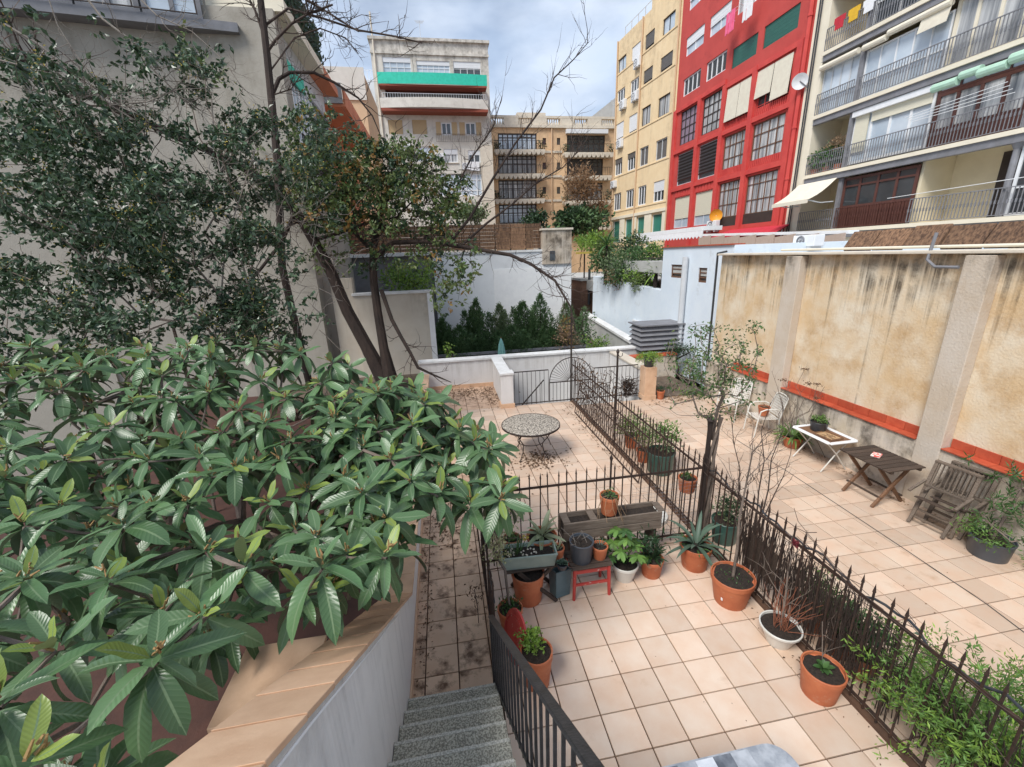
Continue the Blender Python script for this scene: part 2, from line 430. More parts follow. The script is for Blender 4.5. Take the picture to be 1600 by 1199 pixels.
leafmat('conifer', (.055, .120, .042), (.10, .17, .062), .6, rnd=.4)
leafmat('conifer_pale', (.12, .18, .085), (.16, .21, .095), .6, rnd=.3)
leafmat('lime', (.22, .34, .05), (.14, .25, .04), .5, rnd=.3)
leafmat('fern', (.14, .25, .05), (.09, .185, .04), .55, rnd=.35)
leafmat('leaf_mid', (.045, .11, .03), (.075, .15, .045), .45, rnd=.3)
leafmat('leaf_dark', (.02, .05, .02), (.035, .075, .03), .45, rnd=.3)
leafmat('aloe', (.075, .125, .085), (.105, .155, .11), .5, rnd=.2)
leafmat('agave_pale', (.40, .43, .26), (.30, .36, .20), .5, rnd=.2)
leafmat('variegated', (.50, .49, .28), (.34, .36, .16), .5, rnd=.3)
leafmat('dry_brown', (.27, .165, .085), (.20, .115, .06), .8, rnd=.35)
leafmat('dry_tan', (.36, .245, .15), (.28, .175, .10), .8, rnd=.35)
leafmat('litter', (.10, .058, .032), (.17, .10, .055), .8, rnd=.4)
leafmat('litter_dark', (.025, .018, .013), (.05, .032, .022), .8, rnd=.4)
leafmat('flower_red', (.16, .02, .03), (.26, .04, .05), .7, rnd=.3)
leafmat('flower_yellow', (.55, .42, .08), (.42, .33, .07), .7, rnd=.3)
mat('bud', (.34, .22, .09), (.24, .13, .05), 30, .8)

# ================================================================== SETTING
def bw(mb, name, m, parent, bevel=0, kind=None):
    """build with world-space vertices under a parent that stands elsewhere"""
    o = mb.build(name, m, None, None, bevel, kind)
    o.parent = parent
    if parent is not None and parent.parent is None and parent.type == 'EMPTY': o.location = -parent.location
    return o

g = MB().box((-400, -60, -1.9), (400, 700, -1.6)); struct(g.build('ground', 'ground'))

TS, TG = .333, .0115
_tm = None
def tile_mesh(name, sx, sy, m):
    a, h = .0, .018
    c = .0025
    b = MB()
    hx, hy = (sx-TG)/2, (sy-TG)/2
    b.add([(-hx,-hy,0),(hx,-hy,0),(hx,hy,0),(-hx,hy,0),(-hx,-hy,h-c),(hx,-hy,h-c),(hx,hy,h-c),(-hx,hy,h-c),(-hx+c,-hy+c,h),(hx-c,-hy+c,h),(hx-c,hy-c,h),(-hx+c,hy-c,h)],
          [(8,9,10,11),(4,5,9,8),(5,6,10,9),(6,7,11,10),(7,4,8,11),(0,1,5,4),(1,2,6,5),(2,3,7,6),(3,0,4,7)])
    me = bpy.data.meshes.new(name); me.from_pydata(b.v, [], b.f); me.materials.append(MAT[m]); return me
def tiled_floor(name, x0, x1, y0, y1, m, keep=None, limit=300, ox=0., oy=0.):
    """a slab with single tiles laid on the patio's own grid; edge tiles are cut"""
    slab = struct(MB().box((x0, y0, -.5), (x1, y1, -.018)).build(name, 'grout'))
    xs = [x0] + [k*TS+ox for k in range(math.ceil((x0-ox)/TS+.02), math.floor((x1-ox)/TS-.02)+1)] + [x1]
    ys = [y0] + [k*TS+oy for k in range(math.ceil((y0-oy)/TS+.02), math.floor((y1-oy)/TS-.02)+1)] + [y1]
    cells = []
    for i in range(len(xs)-1):
        for j in range(len(ys)-1):
            a, b, c, d = xs[i], xs[i+1], ys[j], ys[j+1]
            if b-a < .03 or d-c < .03: continue
            ctr = ((a+b)/2, (c+d)/2)
            if keep and not keep(*ctr): continue
            cells.append(((Vector((ctr[0], ctr[1], 0))-CAM).length, ctr, round(b-a, 3), round(d-c, 3)))
    cells.sort()
    cache = {}
    rest = MB()
    for k, (d_, ctr, sx, sy) in enumerate(cells):
        if k < limit:
            key = (sx, sy)
            if key not in cache: cache[key] = tile_mesh('tile', sx, sy, m)
            o = link('tile', cache[key], None, slab, (ctr[0], ctr[1], -.018+random.uniform(0, .0012)))
            o.rotation_euler = (random.uniform(-.0015, .0015), random.uniform(-.0015, .0015), random.choice((0, math.pi)) )
        else:
            rest.box((ctr[0]-sx/2+TG/2, ctr[1]-sy/2+TG/2, -.018), (ctr[0]+sx/2-TG/2, ctr[1]+sy/2-TG/2, 0))
    if rest.v: rest.build('tiles', m, slab, kind='stuff')
    return slab

tiled_floor('patio', -.52, 2.60, -3.7, .70, 'tile')
tiled_floor('path', -1.36, -.53, -.95, 2.6, 'tile_dirty', ox=.09)
tiled_floor('terrace', -.52, 2.62, .71, 6.9, 'tile_far')
tiled_floor('terrace_corner', -1.36, -.53, 2.605, 6.9, 'tile_worn')
tiled_floor('terrace_back', -1.36, .93, 6.905, 9.0, 'tile_worn')
tiled_floor('side_patio', 2.65, 6.42, -3.4, 6.5, 'tile_far', ox=.11)

# sunken stairwell floor, garden floors
struct(MB().box((.95, 6.9, -1.58), (4.55, 9.0, -1.2)).build('stairwell_floor', 'grey_wall'))
struct(MB().box((-9, -7, -.8), (-1.62, 11.4, -.35)).build('garden_floor', 'garden_red_shaded'))
struct(MB().box((4.9, 6.51, -.5), (6.42, 8.6, .03)).build('planting_bed', 'earth'))
struct(MB().box((-6, 9.3, -.6), (12, 30, -.05)).build('neighbour_garden', 'earth'))

# ---- stairs with terrazzo treads
SX0, SX1 = -1.37, -.56
NST = 11
st = thing('staircase', 'speckled grey terrazzo stairs going down to the dirty tiled path', 'stairs', (-.96, -.98, 0))
for k in range(1, NST+1):
    yf = -.98-.232*(k-1)
    b = MB().box((SX0, yf-.232, .17*(k-1)-.02), (SX1-.02, yf-.015, .17*k-.035))
    bw(b, 'riser', 'granite', st)
    t = MB().box((SX0, yf-.25, .17*k-.033), (SX1, yf, .17*k))
    bw(t, 'tread', 'granite', st, bevel=.006)
    e = MB().box((SX0, yf-.028, .17*k-.001), (SX1-.01, yf-.006, .17*k+.0025))
    bw(e, 'nosing', 'granite_edge', st)
ytop = -.98-.232*NST
bw(MB().box((SX0, ytop-2.0, .17*NST-.1), (SX1+.4, ytop-.02, .17*NST)), 'landing', 'granite', st)

# ---- stair wall on the left with tile coping
def ycop(y): return .50+max(0, (-.05-y))*.735
sw = thing('stair_wall', 'white rendered stair wall with peach tile coping and a thin white cable', 'wall', (-1.5, -1, 0))
prof = [(-4.6, ycop(-4.6)), (-.05, ycop(-.05)), (3.0, .50)]
b = MB()
for (ya, za), (yb, zb) in zip(prof, prof[1:]):
    b.add([(-1.62,ya,-.8),(-1.375,ya,-.8),(-1.375,yb,-.8),(-1.62,yb,-.8),(-1.62,ya,za-.03),(-1.375,ya,za-.03),(-1.375,yb,zb-.03),(-1.62,yb,zb-.03)],
          [(4,5,6,7),(0,1,5,4),(1,2,6,5),(2,3,7,6),(3,0,4,7)])
bw(b, 'wall', 'white_wall', sw)
bw(MB().box((-1.373, -.95, 0), (-1.352, 3.0, .075)), 'skirting', 'coping', sw)
s = 0
yy = -4.4
while yy < 2.9:
    y2 = yy+.27 if yy < -.1 else yy+.33
    za, zb = ycop(yy), ycop(y2)
    q = MB()
    x0, x1 = -1.66, -1.352
    q.add([(x0,yy+.003,za-.028),(x1,yy+.003,za-.028),(x1,y2-.003,zb-.028),(x0,y2-.003,zb-.028),(x0,yy+.003,za),(x1,yy+.003,za),(x1,y2-.003,zb),(x0,y2-.003,zb)],
          [(3,2,1,0),(4,5,6,7),(0,1,5,4),(1,2,6,5),(2,3,7,6),(3,0,4,7)])
    bw(q, 'coping_tile', 'coping', sw, bevel=.003)
    yy = y2
bw(MB().tube([(-1.345, y, ycop(y)-.045-.012*abs(math.sin(y*2.3))) for y in [-4.2+.2*i for i in range(17)]], .006, 5), 'cable', 'white_paint', sw)
pb = thing('stub_wall', 'short rough stone wall stub with a peach tile on top, beside the stair wall', 'wall', (-1.95, -2.0, 0))
bw(MB().box((-2.1, -2.12, -.35), (-1.68, -1.72, ycop(-1.9)-.16)), 'stone', 'beige_wall', pb, bevel=.015)
bw(MB().box((-2.14, -2.16, ycop(-1.9)-.158), (-1.67, -1.68, ycop(-1.9)-.125)), 'cap_tile', 'coping', pb, bevel=.004)

# ---- right boundary wall with pilasters and red tile ledge
XW = 6.42
rw = thing('boundary_wall', 'tall ochre rendered wall with black rain streaks, pilasters and red tile ledges', 'wall', (XW, 2, 0))
bw(MB().box((XW+.16, -3.6, 0), (XW+.42, 6.55, 3.80)), 'render', 'ochre_wall', rw)
bw(MB().box((XW, -3.6, -.3), (XW+.159, 6.5, 1.0)), 'plinth', 'plinth_wall', rw)
pils = [(.68, 1.02), (3.80, 4.18), (-2.9, -2.55)]
for a, b_ in pils:
    bw(MB().box((XW-.02, a, -.2), (XW+.158, b_, 3.78)), 'pilaster', 'pilaster_wall', rw, bevel=.01)
def ledge(ya, yb):
    n = max(1, round((yb-ya)/.30))
    for i in range(n):
        p, q = ya+(yb-ya)*i/n+.003, ya+(yb-ya)*(i+1)/n-.003
        bw(MB().box((XW-.035, p, 1.002), (XW+.155, q, 1.022)), 'ledge_tile', 'terra_tile', rw, bevel=.003)
        bw(MB().box((XW+.135, p, 1.024), (XW+.157, q, 1.16)), 'ledge_tile', 'terra_tile', rw, bevel=.003)
ledge(1.03, 3.79); ledge(4.19, 5.6); ledge(-2.54, .67)
bw(MB().box((XW-.01, -3.6, 3.802), (XW+.46, 6.57, 3.85)), 'coping', 'stone_trim', rw, bevel=.01)
bw(MB().tube([(XW+.2, -3.5, 3.90), (XW+.2, 4.6, 3.90)], .022, 8), 'gutter_pipe', 'awning_cream', rw)
bw(MB().tube([(XW+.05, 1.5, 4.1), (XW+.0, 1.5, 3.72), (XW-.02, 1.36, 3.62), (XW-.02, 1.06, 3.62)], .022, 8), 'drain_pipe', 'beam_grey', rw)
bw(MB().tube([(XW+.1, 6.3, 3.9), (XW+.0, 6.52, 3.86), (XW+.06, 6.6, 3.6), (XW+.1, 6.62, 1.0), (XW+.1, 6.62, .2)], .028, 6), 'black_hose', 'plastic_black', rw)

# ---- terrace back walls round the sunken stair
bk = thing('terrace_wall', 'low white parapet at the far end of the terrace with a peach skirting', 'wall', (1, 9.1, 0))
bw(MB().box((-1.62, 9.0, -1.4), (5.75, 9.26, .86)), 'wall', 'terrace_white', bk)
bw(MB().box((-1.66, 8.96, .862), (5.79, 9.30, .93)), 'cap', 'cap_white', bk, bevel=.008)
for i in range(7):
    bw(MB().box((-1.36+i*.31, 8.972, 0), (-1.36+i*.31+.305, 8.998, .11)), 'skirting_tile', 'coping', bk, bevel=.002)
ed = thing('parapet_end', 'peach tiled end of the low wall beside the leaning tree', 'wall', (-1.55, 8, 0))
bw(MB().box((-1.62, 3.0, -.5), (-1.38, 8.95, .50)), 'wall', 'coping', ed)
bw(MB().box((-1.65, 2.98, .502), (-1.35, 8.94, .54)), 'cap', 'coping', ed, bevel=.005)
dv = thing('dividing_wall', 'white wall with a pale cap running from the square pillar to the parapet', 'wall', (.78, 7.9, 0))
bw(MB().box((.64, 7.10, -1.4), (.90, 8.94, .88)), 'wall', 'terrace_white', dv)
bw(MB().box((.60, 7.12, .882), (.94, 8.95, .935)), 'cap', 'cap_white', dv, bevel=.006)
pl = thing('square_pillar', 'square white pillar with peach tiled foot at the head of the sunken stair', 'pillar', (.77, 6.95, 0))
bw(MB().box((.60, 6.78, .12), (.94, 7.09, .93)), 'shaft', 'terrace_white', pl, bevel=.008)
bw(MB().box((.575, 6.755, .932), (.965, 7.11, .99)), 'cap', 'cap_white', pl, bevel=.006)
bw(MB().box((.575, 6.755, .0), (.965, 7.1, .119)), 'foot', 'coping', pl, bevel=.004)
rp_ = thing('tiled_pillar', 'square pillar of peach tiles holding the potted fern', 'pillar', (4.72, 6.55, 0))
bw(MB().box((4.55, 6.40, .13), (4.88, 6.74, .93)), 'shaft', 'coping', rp_, bevel=.006)
bw(MB().box((4.535, 6.385, 0), (4.895, 6.755, .129)), 'foot', 'coping', rp_, bevel=.004)
sr = thing('stairwell_wall', 'white side wall of the sunken stair behind the tiled pillar', 'wall', (4.66, 7.9, 0))
bw(MB().box((4.56, 6.76, -1.4), (4.86, 8.95, .80)), 'wall', 'terrace_white', sr)
bw(MB().box((4.53, 6.77, .802), (4.89, 8.95, .85)), 'cap', 'beige_wall', sr)
bd = thing('bed_wall', 'mossy stained retaining wall behind the leaf litter bed', 'wall', (5.6, 8.5, 0))
bw(MB().box((4.9, 8.35, -.3), (6.6, 8.6, .72)), 'wall', 'plinth_wall', bd)
bw(MB().box((4.88, 8.32, .722), (6.6, 8.62, .77)), 'cap', 'terra_tile', bd)

# ---- beige wall beyond the leaning tree
bg_ = thing('garden_wall', 'plain beige rendered garden wall with white cap behind the leaning tree', 'wall', (-2.7, 11.4, 0))
YB = 11.35
wl, wr = atY(553, 470, YB).x, atY(675, 470, YB).x
zt = atY(610, 461, YB).z
bw(MB().box((wl, YB, -.6), (wr, YB+.3, zt)), 'wall', 'beige_wall', bg_)
bw(MB().box((wl-.05, YB-.05, zt+.002), (wr+.05, YB+.36, zt+.09)), 'cap', 'cap_white', bg_, bevel=.01)
bw(MB().box((wr-.16, YB-.04, -.6), (wr+.03, YB-.002, zt-.01)), 'edge_band', 'white_paint', bg_)
bw(MB().box((wl-.7, YB+.05, -.6), (wl-.002, YB+.4, zt+.6)), 'return', 'beige_wall', bg_)

# ================================================================== FACADES
class Facade:
    def __init__(s, x, y, ang):
        s.o = Vector((x, y, 0)); s.u = Vector((math.cos(R(ang)), math.sin(R(ang)), 0))
        s.n = Vector((s.u.y, -s.u.x, 0))          # outward = right of u
    def pt(s, u, z, o=0.): return s.o + s.u*u + s.n*o + Vector((0, 0, z))
    def px(s, x, y):
        d = ray(x, y); t = (s.o-CAM).dot(s.n)/d.dot(s.n); p = CAM+d*t
        return (p-s.o).dot(s.u), p.z
    def box(s, mb, u0, u1, z0, z1, o0, o1):
        P = [s.pt(u0,z0,o1), s.pt(u1,z0,o1), s.pt(u1,z0,o0), s.pt(u0,z0,o0), s.pt(u0,z1,o1), s.pt(u1,z1,o1), s.pt(u1,z1,o0), s.pt(u0,z1,o0)]
        return mb.add(P, [(3,2,1,0),(4,5,6,7),(0,1,5,4),(1,2,6,5),(2,3,7,6),(3,0,4,7)])
    def rect(s, k, ox, oy, xl, yt, yb, xr, yr):
        """window corners read in an enlarged crop: left edge top/bottom, right edge"""
        ul, z1 = s.px(ox+xl/k, oy+yt/k); _, z0 = s.px(ox+xl/k, oy+yb/k)
        ur, _ = s.px(ox+xr/k, oy+yr/k)
        return ul, ur, z0, z1
    def wall(s, name, m, par, u0, u1, z0, z1, holes, th=.25, o=0.):
        us = sorted({u0, u1} | {min(max(v, u0), u1) for h in holes for v in h[:2]})
        zs = sorted({z0, z1} | {min(max(v, z0), z1) for h in holes for v in h[2:4]})
        b = MB()
        ins = lambda u, z: any(h[0] < u < h[1] and h[2] < z < h[3] for h in holes)
        for i in range(len(us)-1):
            for j in range(len(zs)-1):
                a, c, d, e = us[i], us[i+1], zs[j], zs[j+1]
                if c-a < 1e-5 or e-d < 1e-5 or ins((a+c)/2, (d+e)/2): continue
                b.add([s.pt(a,d,o), s.pt(c,d,o), s.pt(c,e,o), s.pt(a,e,o)], [(0,1,2,3)])
        for h in holes:
            a, c, d, e = h[:4]
            f, k = [s.pt(a,d,o), s.pt(c,d,o), s.pt(c,e,o), s.pt(a,e,o)], [s.pt(a,d,o-th), s.pt(c,d,o-th), s.pt(c,e,o-th), s.pt(a,e,o-th)]
            b.add(f+k, [(0,4,5,1),(1,5,6,2),(2,6,7,3),(3,7,4,0)])
        # back, sides and roof so that it is a solid block
        D = o-9
        b.add([s.pt(u0,z0,o), s.pt(u0,z1,o), s.pt(u0,z1,D), s.pt(u0,z0,D)], [(0,1,2,3)])
        b.add([s.pt(u1,z0,o), s.pt(u1,z1,o), s.pt(u1,z1,D), s.pt(u1,z0,D)], [(3,2,1,0)])
        b.add([s.pt(u0,z1,o), s.pt(u1,z1,o), s.pt(u1,z1,D), s.pt(u0,z1,D)], [(0,1,2,3)])
        return bw(b, name, m, par)
    def window(s, par, h, frame='white_frame', pane='glass_dark', nx=2, zs=(), o=-.14, fw=.06, shut=None, sfrac=0, sill=None, split=False, so=.05):
        a, c, d, e = h
        b = MB()
        fd = .05
        s.box(b, a, a+fw, d, e, o, o+fd); s.box(b, c-fw, c, d, e, o, o+fd)
        s.box(b, a+fw, c-fw, d, d+fw, o, o+fd); s.box(b, a+fw, c-fw, e-fw, e, o, o+fd)
        for i in range(1, nx):
            u = a+(c-a)*i/nx; s.box(b, u-fw*.45, u+fw*.45, d+fw, e-fw, o+.002, o+fd-.004)
        for zf in zs:
            z = d+(e-d)*zf; s.box(b, a+fw, c-fw, z-fw*.35, z+fw*.35, o+.004, o+fd-.006)
        wobj = bw(b, 'window', frame, par)
        if split:
            for i in range(nx):
                p = MB(); s.box(p, a+(c-a)*i/nx+.02, a+(c-a)*(i+1)/nx-.02, d+.02, e-.02, o-.03-.002*(i % 2), o+.0)
                bw(p, 'pane', pane, wobj)
        else:
            p = MB(); s.box(p, a+.02, c-.02, d+.02, e-.02, o-.03, o+.0); bw(p, 'pane', pane, wobj)
        if shut and sfrac > 0:
            p = MB(); zz = e-(e-d)*sfrac
            n = max(3, int((e-zz)/.09))
            for i in range(n):
                z0, z1 = zz+(e-zz)*i/n, zz+(e-zz)*(i+1)/n
                s.box(p, a+.01, c-.01, z0+.004, z1-.002, o+so, o+so+.03+(.004 if i % 2 else 0))
            bw(p, 'shutter', shut, wobj)
        if sill:
            p = MB(); s.box(p, a-.06, c+.06, d-.07, d-.002, -.02, .10); bw(p, 'sill', sill, wobj)
        return wobj
    def railing(s, par, u0, u1, z, h, o, m='iron', step=.12, bal=.012, post=True, name='railing'):
        b = MB()
        s.box(b, u0, u1, z+h-.035, z+h, o-.022, o+.022); s.box(b, u0, u1, z+.05, z+.075, o-.015, o+.015)
        n = max(2, int((u1-u0)/step))
        for i in range(n+1):
            u = u0+(u1-u0)*i/n
            s.box(b, u-bal, u+bal, z+.05, z+h-.03, o-bal, o+bal)
            if post: s.box(b, u-bal*1.8, u+bal*1.8, z+h*.45, z+h*.58, o-bal*1.7, o+bal*1.7)
        return bw(b, name, m, par)
    def ac(s, par_label, u, z, w_=.85, h_=.6, o=.02):
        t = thing('air_conditioner', par_label, 'air conditioner', s.pt(u, z, o))
        b = MB(); s.box(b, u, u+w_, z, z+h_, o, o+.32); bw(b, 'case', 'white_frame', t, bevel=.02)
        c = MB(); ctr = s.pt(u+w_*.38, z+h_*.5, o+.325)
        pts = [ctr+(s.u*math.cos(k*math.pi/8)+Vector((0,0,1))*math.sin(k*math.pi/8))*h_*.38 for k in range(17)]
        c.tube(pts, .025, 5); 
        for k in range(4): c.tube([pts[k*2], pts[k*2+8]], .01, 4)
        bw(c, 'fan_grille', 'grey_metal', t)
        d = MB(); s.box(d, u+.1, u+.16, z-.1, z-.002, o-.02, o+.36); s.box(d, u+w_-.16, u+w_-.1, z-.1, z-.002, o-.02, o+.36); bw(d, 'bracket', 'pale_metal', t)
        return t

# ---------------------------------------------------------------- red apartment block
XF = 19.5
fr = Facade(XF, 40, -90)
K, OX = 4.703, 940
uL, _ = fr.px(1043, 362); uR, _ = fr.px(1228, 362)
zb = 3.0
red = thing('red_apartment_block', 'tall bright red apartment block with green and cream roller blinds', 'building', (XF, 26, -1.6))
def rr(xl, yt, yb, xr, yr, low=False): return fr.rect(K, OX, 180 if low else 0, xl, yt, yb, xr, yr)
A = dict(a1=rr(645, -35, 95, 750, 10), b1=rr(622, 285, 415, 742, 280), c1=rr(595, 590, 715, 716, 590), d1=rr(585, 830, 1065, 708, 900),
         b2=rr(802, 140, 285, 940, 110), c2=rr(772, 480, 612, 905, 470), d2=rr(740, 740, 1005, 888, 830), a3=rr(1003, -10, 90, 1150, 0),
         g3=rr(965, 365, 500, 1127, 340), g4=rr(1205, 200, 365, 1422, 180), l3=rr(930, 660, 945, 1110, 700), l4=rr(1150, 540, 855, 1388, 600),
         e3=rr(907, 155, 435, 1068, 250, True), e4=rr(1115, 85, 395, 1332, 170, True), f3=rr(872, 500, 815, 1030, 650, True), f4=rr(1072, 465, 812, 1285, 620, True),
         h1=rr(570, 285, 512, 688, 380, True), h2=rr(722, 238, 482, 860, 330, True), i1=rr(545, 612, 830, 662, 700, True), i2=rr(693, 582, 820, 808, 670, True))
# same storeys share heights, same columns share sides
def align(keys, idx):
    m_ = sum(A[k][idx] for k in keys)/len(keys)
    for k in keys: t_ = list(A[k]); t_[idx] = m_; A[k] = tuple(t_)
for ks in (('b1','b2'),('c1','c2'),('d1','d2'),('g3','g4'),('l3','l4'),('e3','e4'),('f3','f4'),('h1','h2'),('i1','i2')):
    align(ks, 2); align(ks, 3)
for ks in (('a1','b1','c1','d1','h1','i1'),('b2','c2','d2','h2','i2'),('a3','g3','l3','e3','f3'),('g4','l4','e4','f4')):
    align(ks, 0); align(ks, 1)
zc = A['b1'][2]-A['c1'][2]
for nm, src, k in (('j1','b1',1),('j2','b2',1),('j1b','b1',2),('j2b','b2',2),('j3','g3',1),('j4','g4',1),('j3b','g3',2),('j4b','g4',2)):
    t_ = A[src]; A[nm] = (t_[0], t_[1], t_[2]+2.95*k, t_[3]+2.95*k)
del A['a1'], A['a3']
fr.wall('wall', 'red_paint', red, uL, uR, -1.6, A['j1b'][3]+2, list(A.values()), .22)
for k in ('b1','b2','j1','j2','j1b'): fr.window(red, A[k], nx=2, shut='shutter_white', sfrac=.5, pane='glass_sky')
fr.window(red, A['j2b'], nx=2, pane='glass_dark')
for k in ('c1','c2'): fr.window(red, A[k], nx=4, pane='glass_dark', fw=.09)
fr.window(red, A['d1'], frame='dark_frame', pane='curtain_violet', nx=4, zs=(.25,.5,.75), fw=.06)
fr.window(red, A['d2'], frame='dark_frame', pane='curtain', nx=4, zs=(.25,.5,.75), fw=.07)
for k in ('g3','g4'): fr.window(red, A[k], frame='pale_metal', nx=1, pane='glass_dark', shut='shutter_green', sfrac=1)
for k in ('j3','j4','j3b','j4b'): fr.window(red, A[k], nx=3, pane='curtain')
for k in ('l3','l4'): fr.window(red, A[k], frame='red_trim', nx=4, zs=(.22,), pane='glass_dark')
def blind(par, u0, u1, z0, z1, m='awning_cream', o=.04, tilt=.10):
    b = MB(); n = 14
    for i in range(n):
        a, c = z0+(z1-z0)*i/n, z0+(z1-z0)*(i+1)/n
        oa, oc = o+tilt*(1-i/n), o+tilt*(1-(i+1)/n)
        b.add([fr.pt(u0,a,oa), fr.pt(u1,a,oa), fr.pt(u1,c,oc+.012), fr.pt(u0,c,oc+.012), fr.pt(u0,a,oa-.02), fr.pt(u1,a,oa-.02), fr.pt(u1,c,oc-.01), fr.pt(u0,c,oc-.01)],
              [(0,1,2,3),(7,6,5,4),(0,4,5,1),(2,6,7,3),(1,5,6,2),(3,7,4,0)])
    return bw(b, 'roller_blind', m, par)
def mid(h, f): return h[0]+(h[1]-h[0])*f
h = A['l3']; blind(red, h[0]-.05, mid(h,.5), h[2]+.45, h[3]-.02); blind(red, mid(h,.52), h[1]+.03, h[2]+.45, h[3]-.02)
h = A['l4']; blind(red, h[0]-.05, mid(h,.48), h[2]+.95, h[3]-.02); blind(red, mid(h,.5), h[1]+.03, h[2]+.45, h[3]-.02)
for k in ('e3','e4'): fr.window(red, A[k], frame='wood_frame', pane='curtain', nx=4, zs=(.14,.42,.74), fw=.07)
for k in ('f3','f4'): fr.window(red, A[k], frame='wood_frame', pane='curtain', nx=5, zs=(.22,.5,.82), fw=.06)
for k in ('e3','e4','l3','l4'):
    h = A[k]; b = MB()
    n = 16
    for i in range(n): fr.box(b, h[0]+(h[1]-h[0])*i/n+.03, h[0]+(h[1]-h[0])*(i+1)/n-.03, h[2], h[2]+.42, -.08, -.03)
    bw(b, 'slatted_panel', 'red_trim', red)
for k in ('f3','f4'):
    h = A[k]; b = MB(); fr.box(b, h[0], h[1], h[2], h[2]+.62, -.07, -.04); bw(b, 'apron_panel', 'dark_frame', red)
for k in ('h1','h2'):
    h = A[k]; fr.window(red, h, frame='pale_metal', pane='glass_dark', nx=1)
    for i in range(17):
        z = h[2]+.35+(h[3]-h[2]-.4)*i/17; b = MB()
        b.add([fr.pt(h[0]+.06,z,-.09), fr.pt(h[1]-.06,z,-.09), fr.pt(h[1]-.06,z+.07,-.02), fr.pt(h[0]+.06,z+.07,-.02), fr.pt(h[0]+.06,z-.015,-.09), fr.pt(h[1]-.06,z-.015,-.09), fr.pt(h[1]-.06,z+.055,-.02), fr.pt(h[0]+.06,z+.055,-.02)],
              [(0,1,2,3),(7,6,5,4),(0,4,5,1),(2,6,7,3)])
        bw(b, 'louvre_slat', 'grey_metal' if i % 2 else 'dark_frame', red)
for k in ('i1','i2'):
    h = A[k]; fr.window(red, h, frame='pale_metal', pane='glass_sky', nx=2, shut='shutter_cream', sfrac=.70, so=.03)
    b = MB()
    for i in range(6): fr.box(b, mid(h, i/6)+.05, mid(h, (i+1)/6)-.05, h[3]+.06, h[3]+.5, .0, .03)
    bw(b, 'slatted_panel', 'red_trim', red)
# pilasters and string courses
cols = [uL+.12, (A['d1'][1]+A['d2'][0])/2, (A['d2'][1]+A['e3'][0])/2, (A['e3'][1]+A['e4'][0])/2, uR-.75]
ztop_p = A['l4'][3]+.35
for i, u in enumerate(cols):
    b = MB(); fr.box(b, u-.2, u+.2, 2.6, ztop_p if i > 1 else A['d2'][3]+.3, .003, .16); bw(b, 'pilaster', 'red_trim', red)
for z, ua, ub in ((A['l3'][3]+.1, cols[2], cols[4]), (A['e3'][3]+.12, cols[2], cols[4]), (A['f3'][3]+.12, cols[2], cols[4]), (A['f3'][2]-.5, cols[2], cols[4]),
                  (A['d1'][3]+.08, cols[0], cols[2]), (A['h1'][3]+.1, cols[0], cols[2]), (A['i1'][3]+.55, cols[0], cols[2]), (A['i1'][2]-.5, cols[0], cols[2])):
    b = MB(); fr.box(b, ua, ub, z, z+.28, .002, .13); bw(b, 'string_course', 'red_trim', red)
b = MB(); b.tube([fr.pt(uR-.35, z, .12) for z in (2.5, 8, 13, 20, 26)], .11, 8)
for z in (5, 7.6, 10.2, 12.8, 15.4): b.tube([fr.pt(uR-.35, z, .12), fr.pt(uR-.35, z+.12, .12)], .14, 8)
bw(b, 'rain_pipe', 'red_trim', red)
h = A['j4']
for k, m_ in ((.05, 'pink_cloth'), (.75, 'white_cloth')):
    q = A['j3']; u = mid(q, k); b = MB()
    n = 6
    for i in range(n):
        fr.box(b, u+i*.14, u+(i+1)*.14, q[2]-1.15+.03*(i % 2), q[2]+.02, .75+.03*math.sin(i*1.9), .775+.03*math.sin(i*1.9))
    tag(bw(b, 'hanging_cloth', m_, None), ('pink' if k < .5 else 'white')+' cloth hung out to dry high on the red block', 'laundry')
b = MB(); q = A['j3']
for du in (0, 1.5): b.tube([fr.pt(q[0]-.1+du, q[2]-.2, 0), fr.pt(q[0]-.1+du, q[2], .8)], .02, 4)
for dd in (.5, .76): b.tube([fr.pt(q[0]-.2, q[2]-.02, dd), fr.pt(q[1]+.3, q[2]-.02, dd)], .012, 4)
bw(b, 'drying_rack', 'white_frame', red)
u, z = fr.px(940+850/K, 180+800/K)
z = fr.px(940+850/K, 180+850/K)[1]
fr.ac('white air conditioner under the orange dish on the red block', u-.55, z, 1.1, .68, .17)
u, z = fr.px(940+868/K, 180+740/K)
t = thing('satellite_dish', 'round orange satellite dish mounted on the red block', 'satellite dish', fr.pt(u, z, .3))
b = MB(); c = fr.pt(u, z, .3); nrm = (CAM-c).normalized(); q = nrm.to_track_quat('Z', 'Y').to_matrix()
vs_ = []; fs_ = []
for i, (r_, d_) in enumerate(((.02, 0), (.2, .03), (.34, .08), (.43, .14), (.42, .12), (.2, .02))):
    for k in range(20): vs_.append(c + q @ Vector((r_*math.cos(k*math.pi/10), r_*math.sin(k*math.pi/10), d_)))
    if i: fs_ += [((i-1)*20+k, (i-1)*20+(k+1) % 20, i*20+(k+1) % 20, i*20+k) for k in range(20)]
b.add(vs_, fs_, True); bw(b, 'dish', 'orange_plastic', t)
bw(MB().tube([c, fr.pt(u, z-.2, .0)], .03, 6), 'mount', 'pale_metal', t)

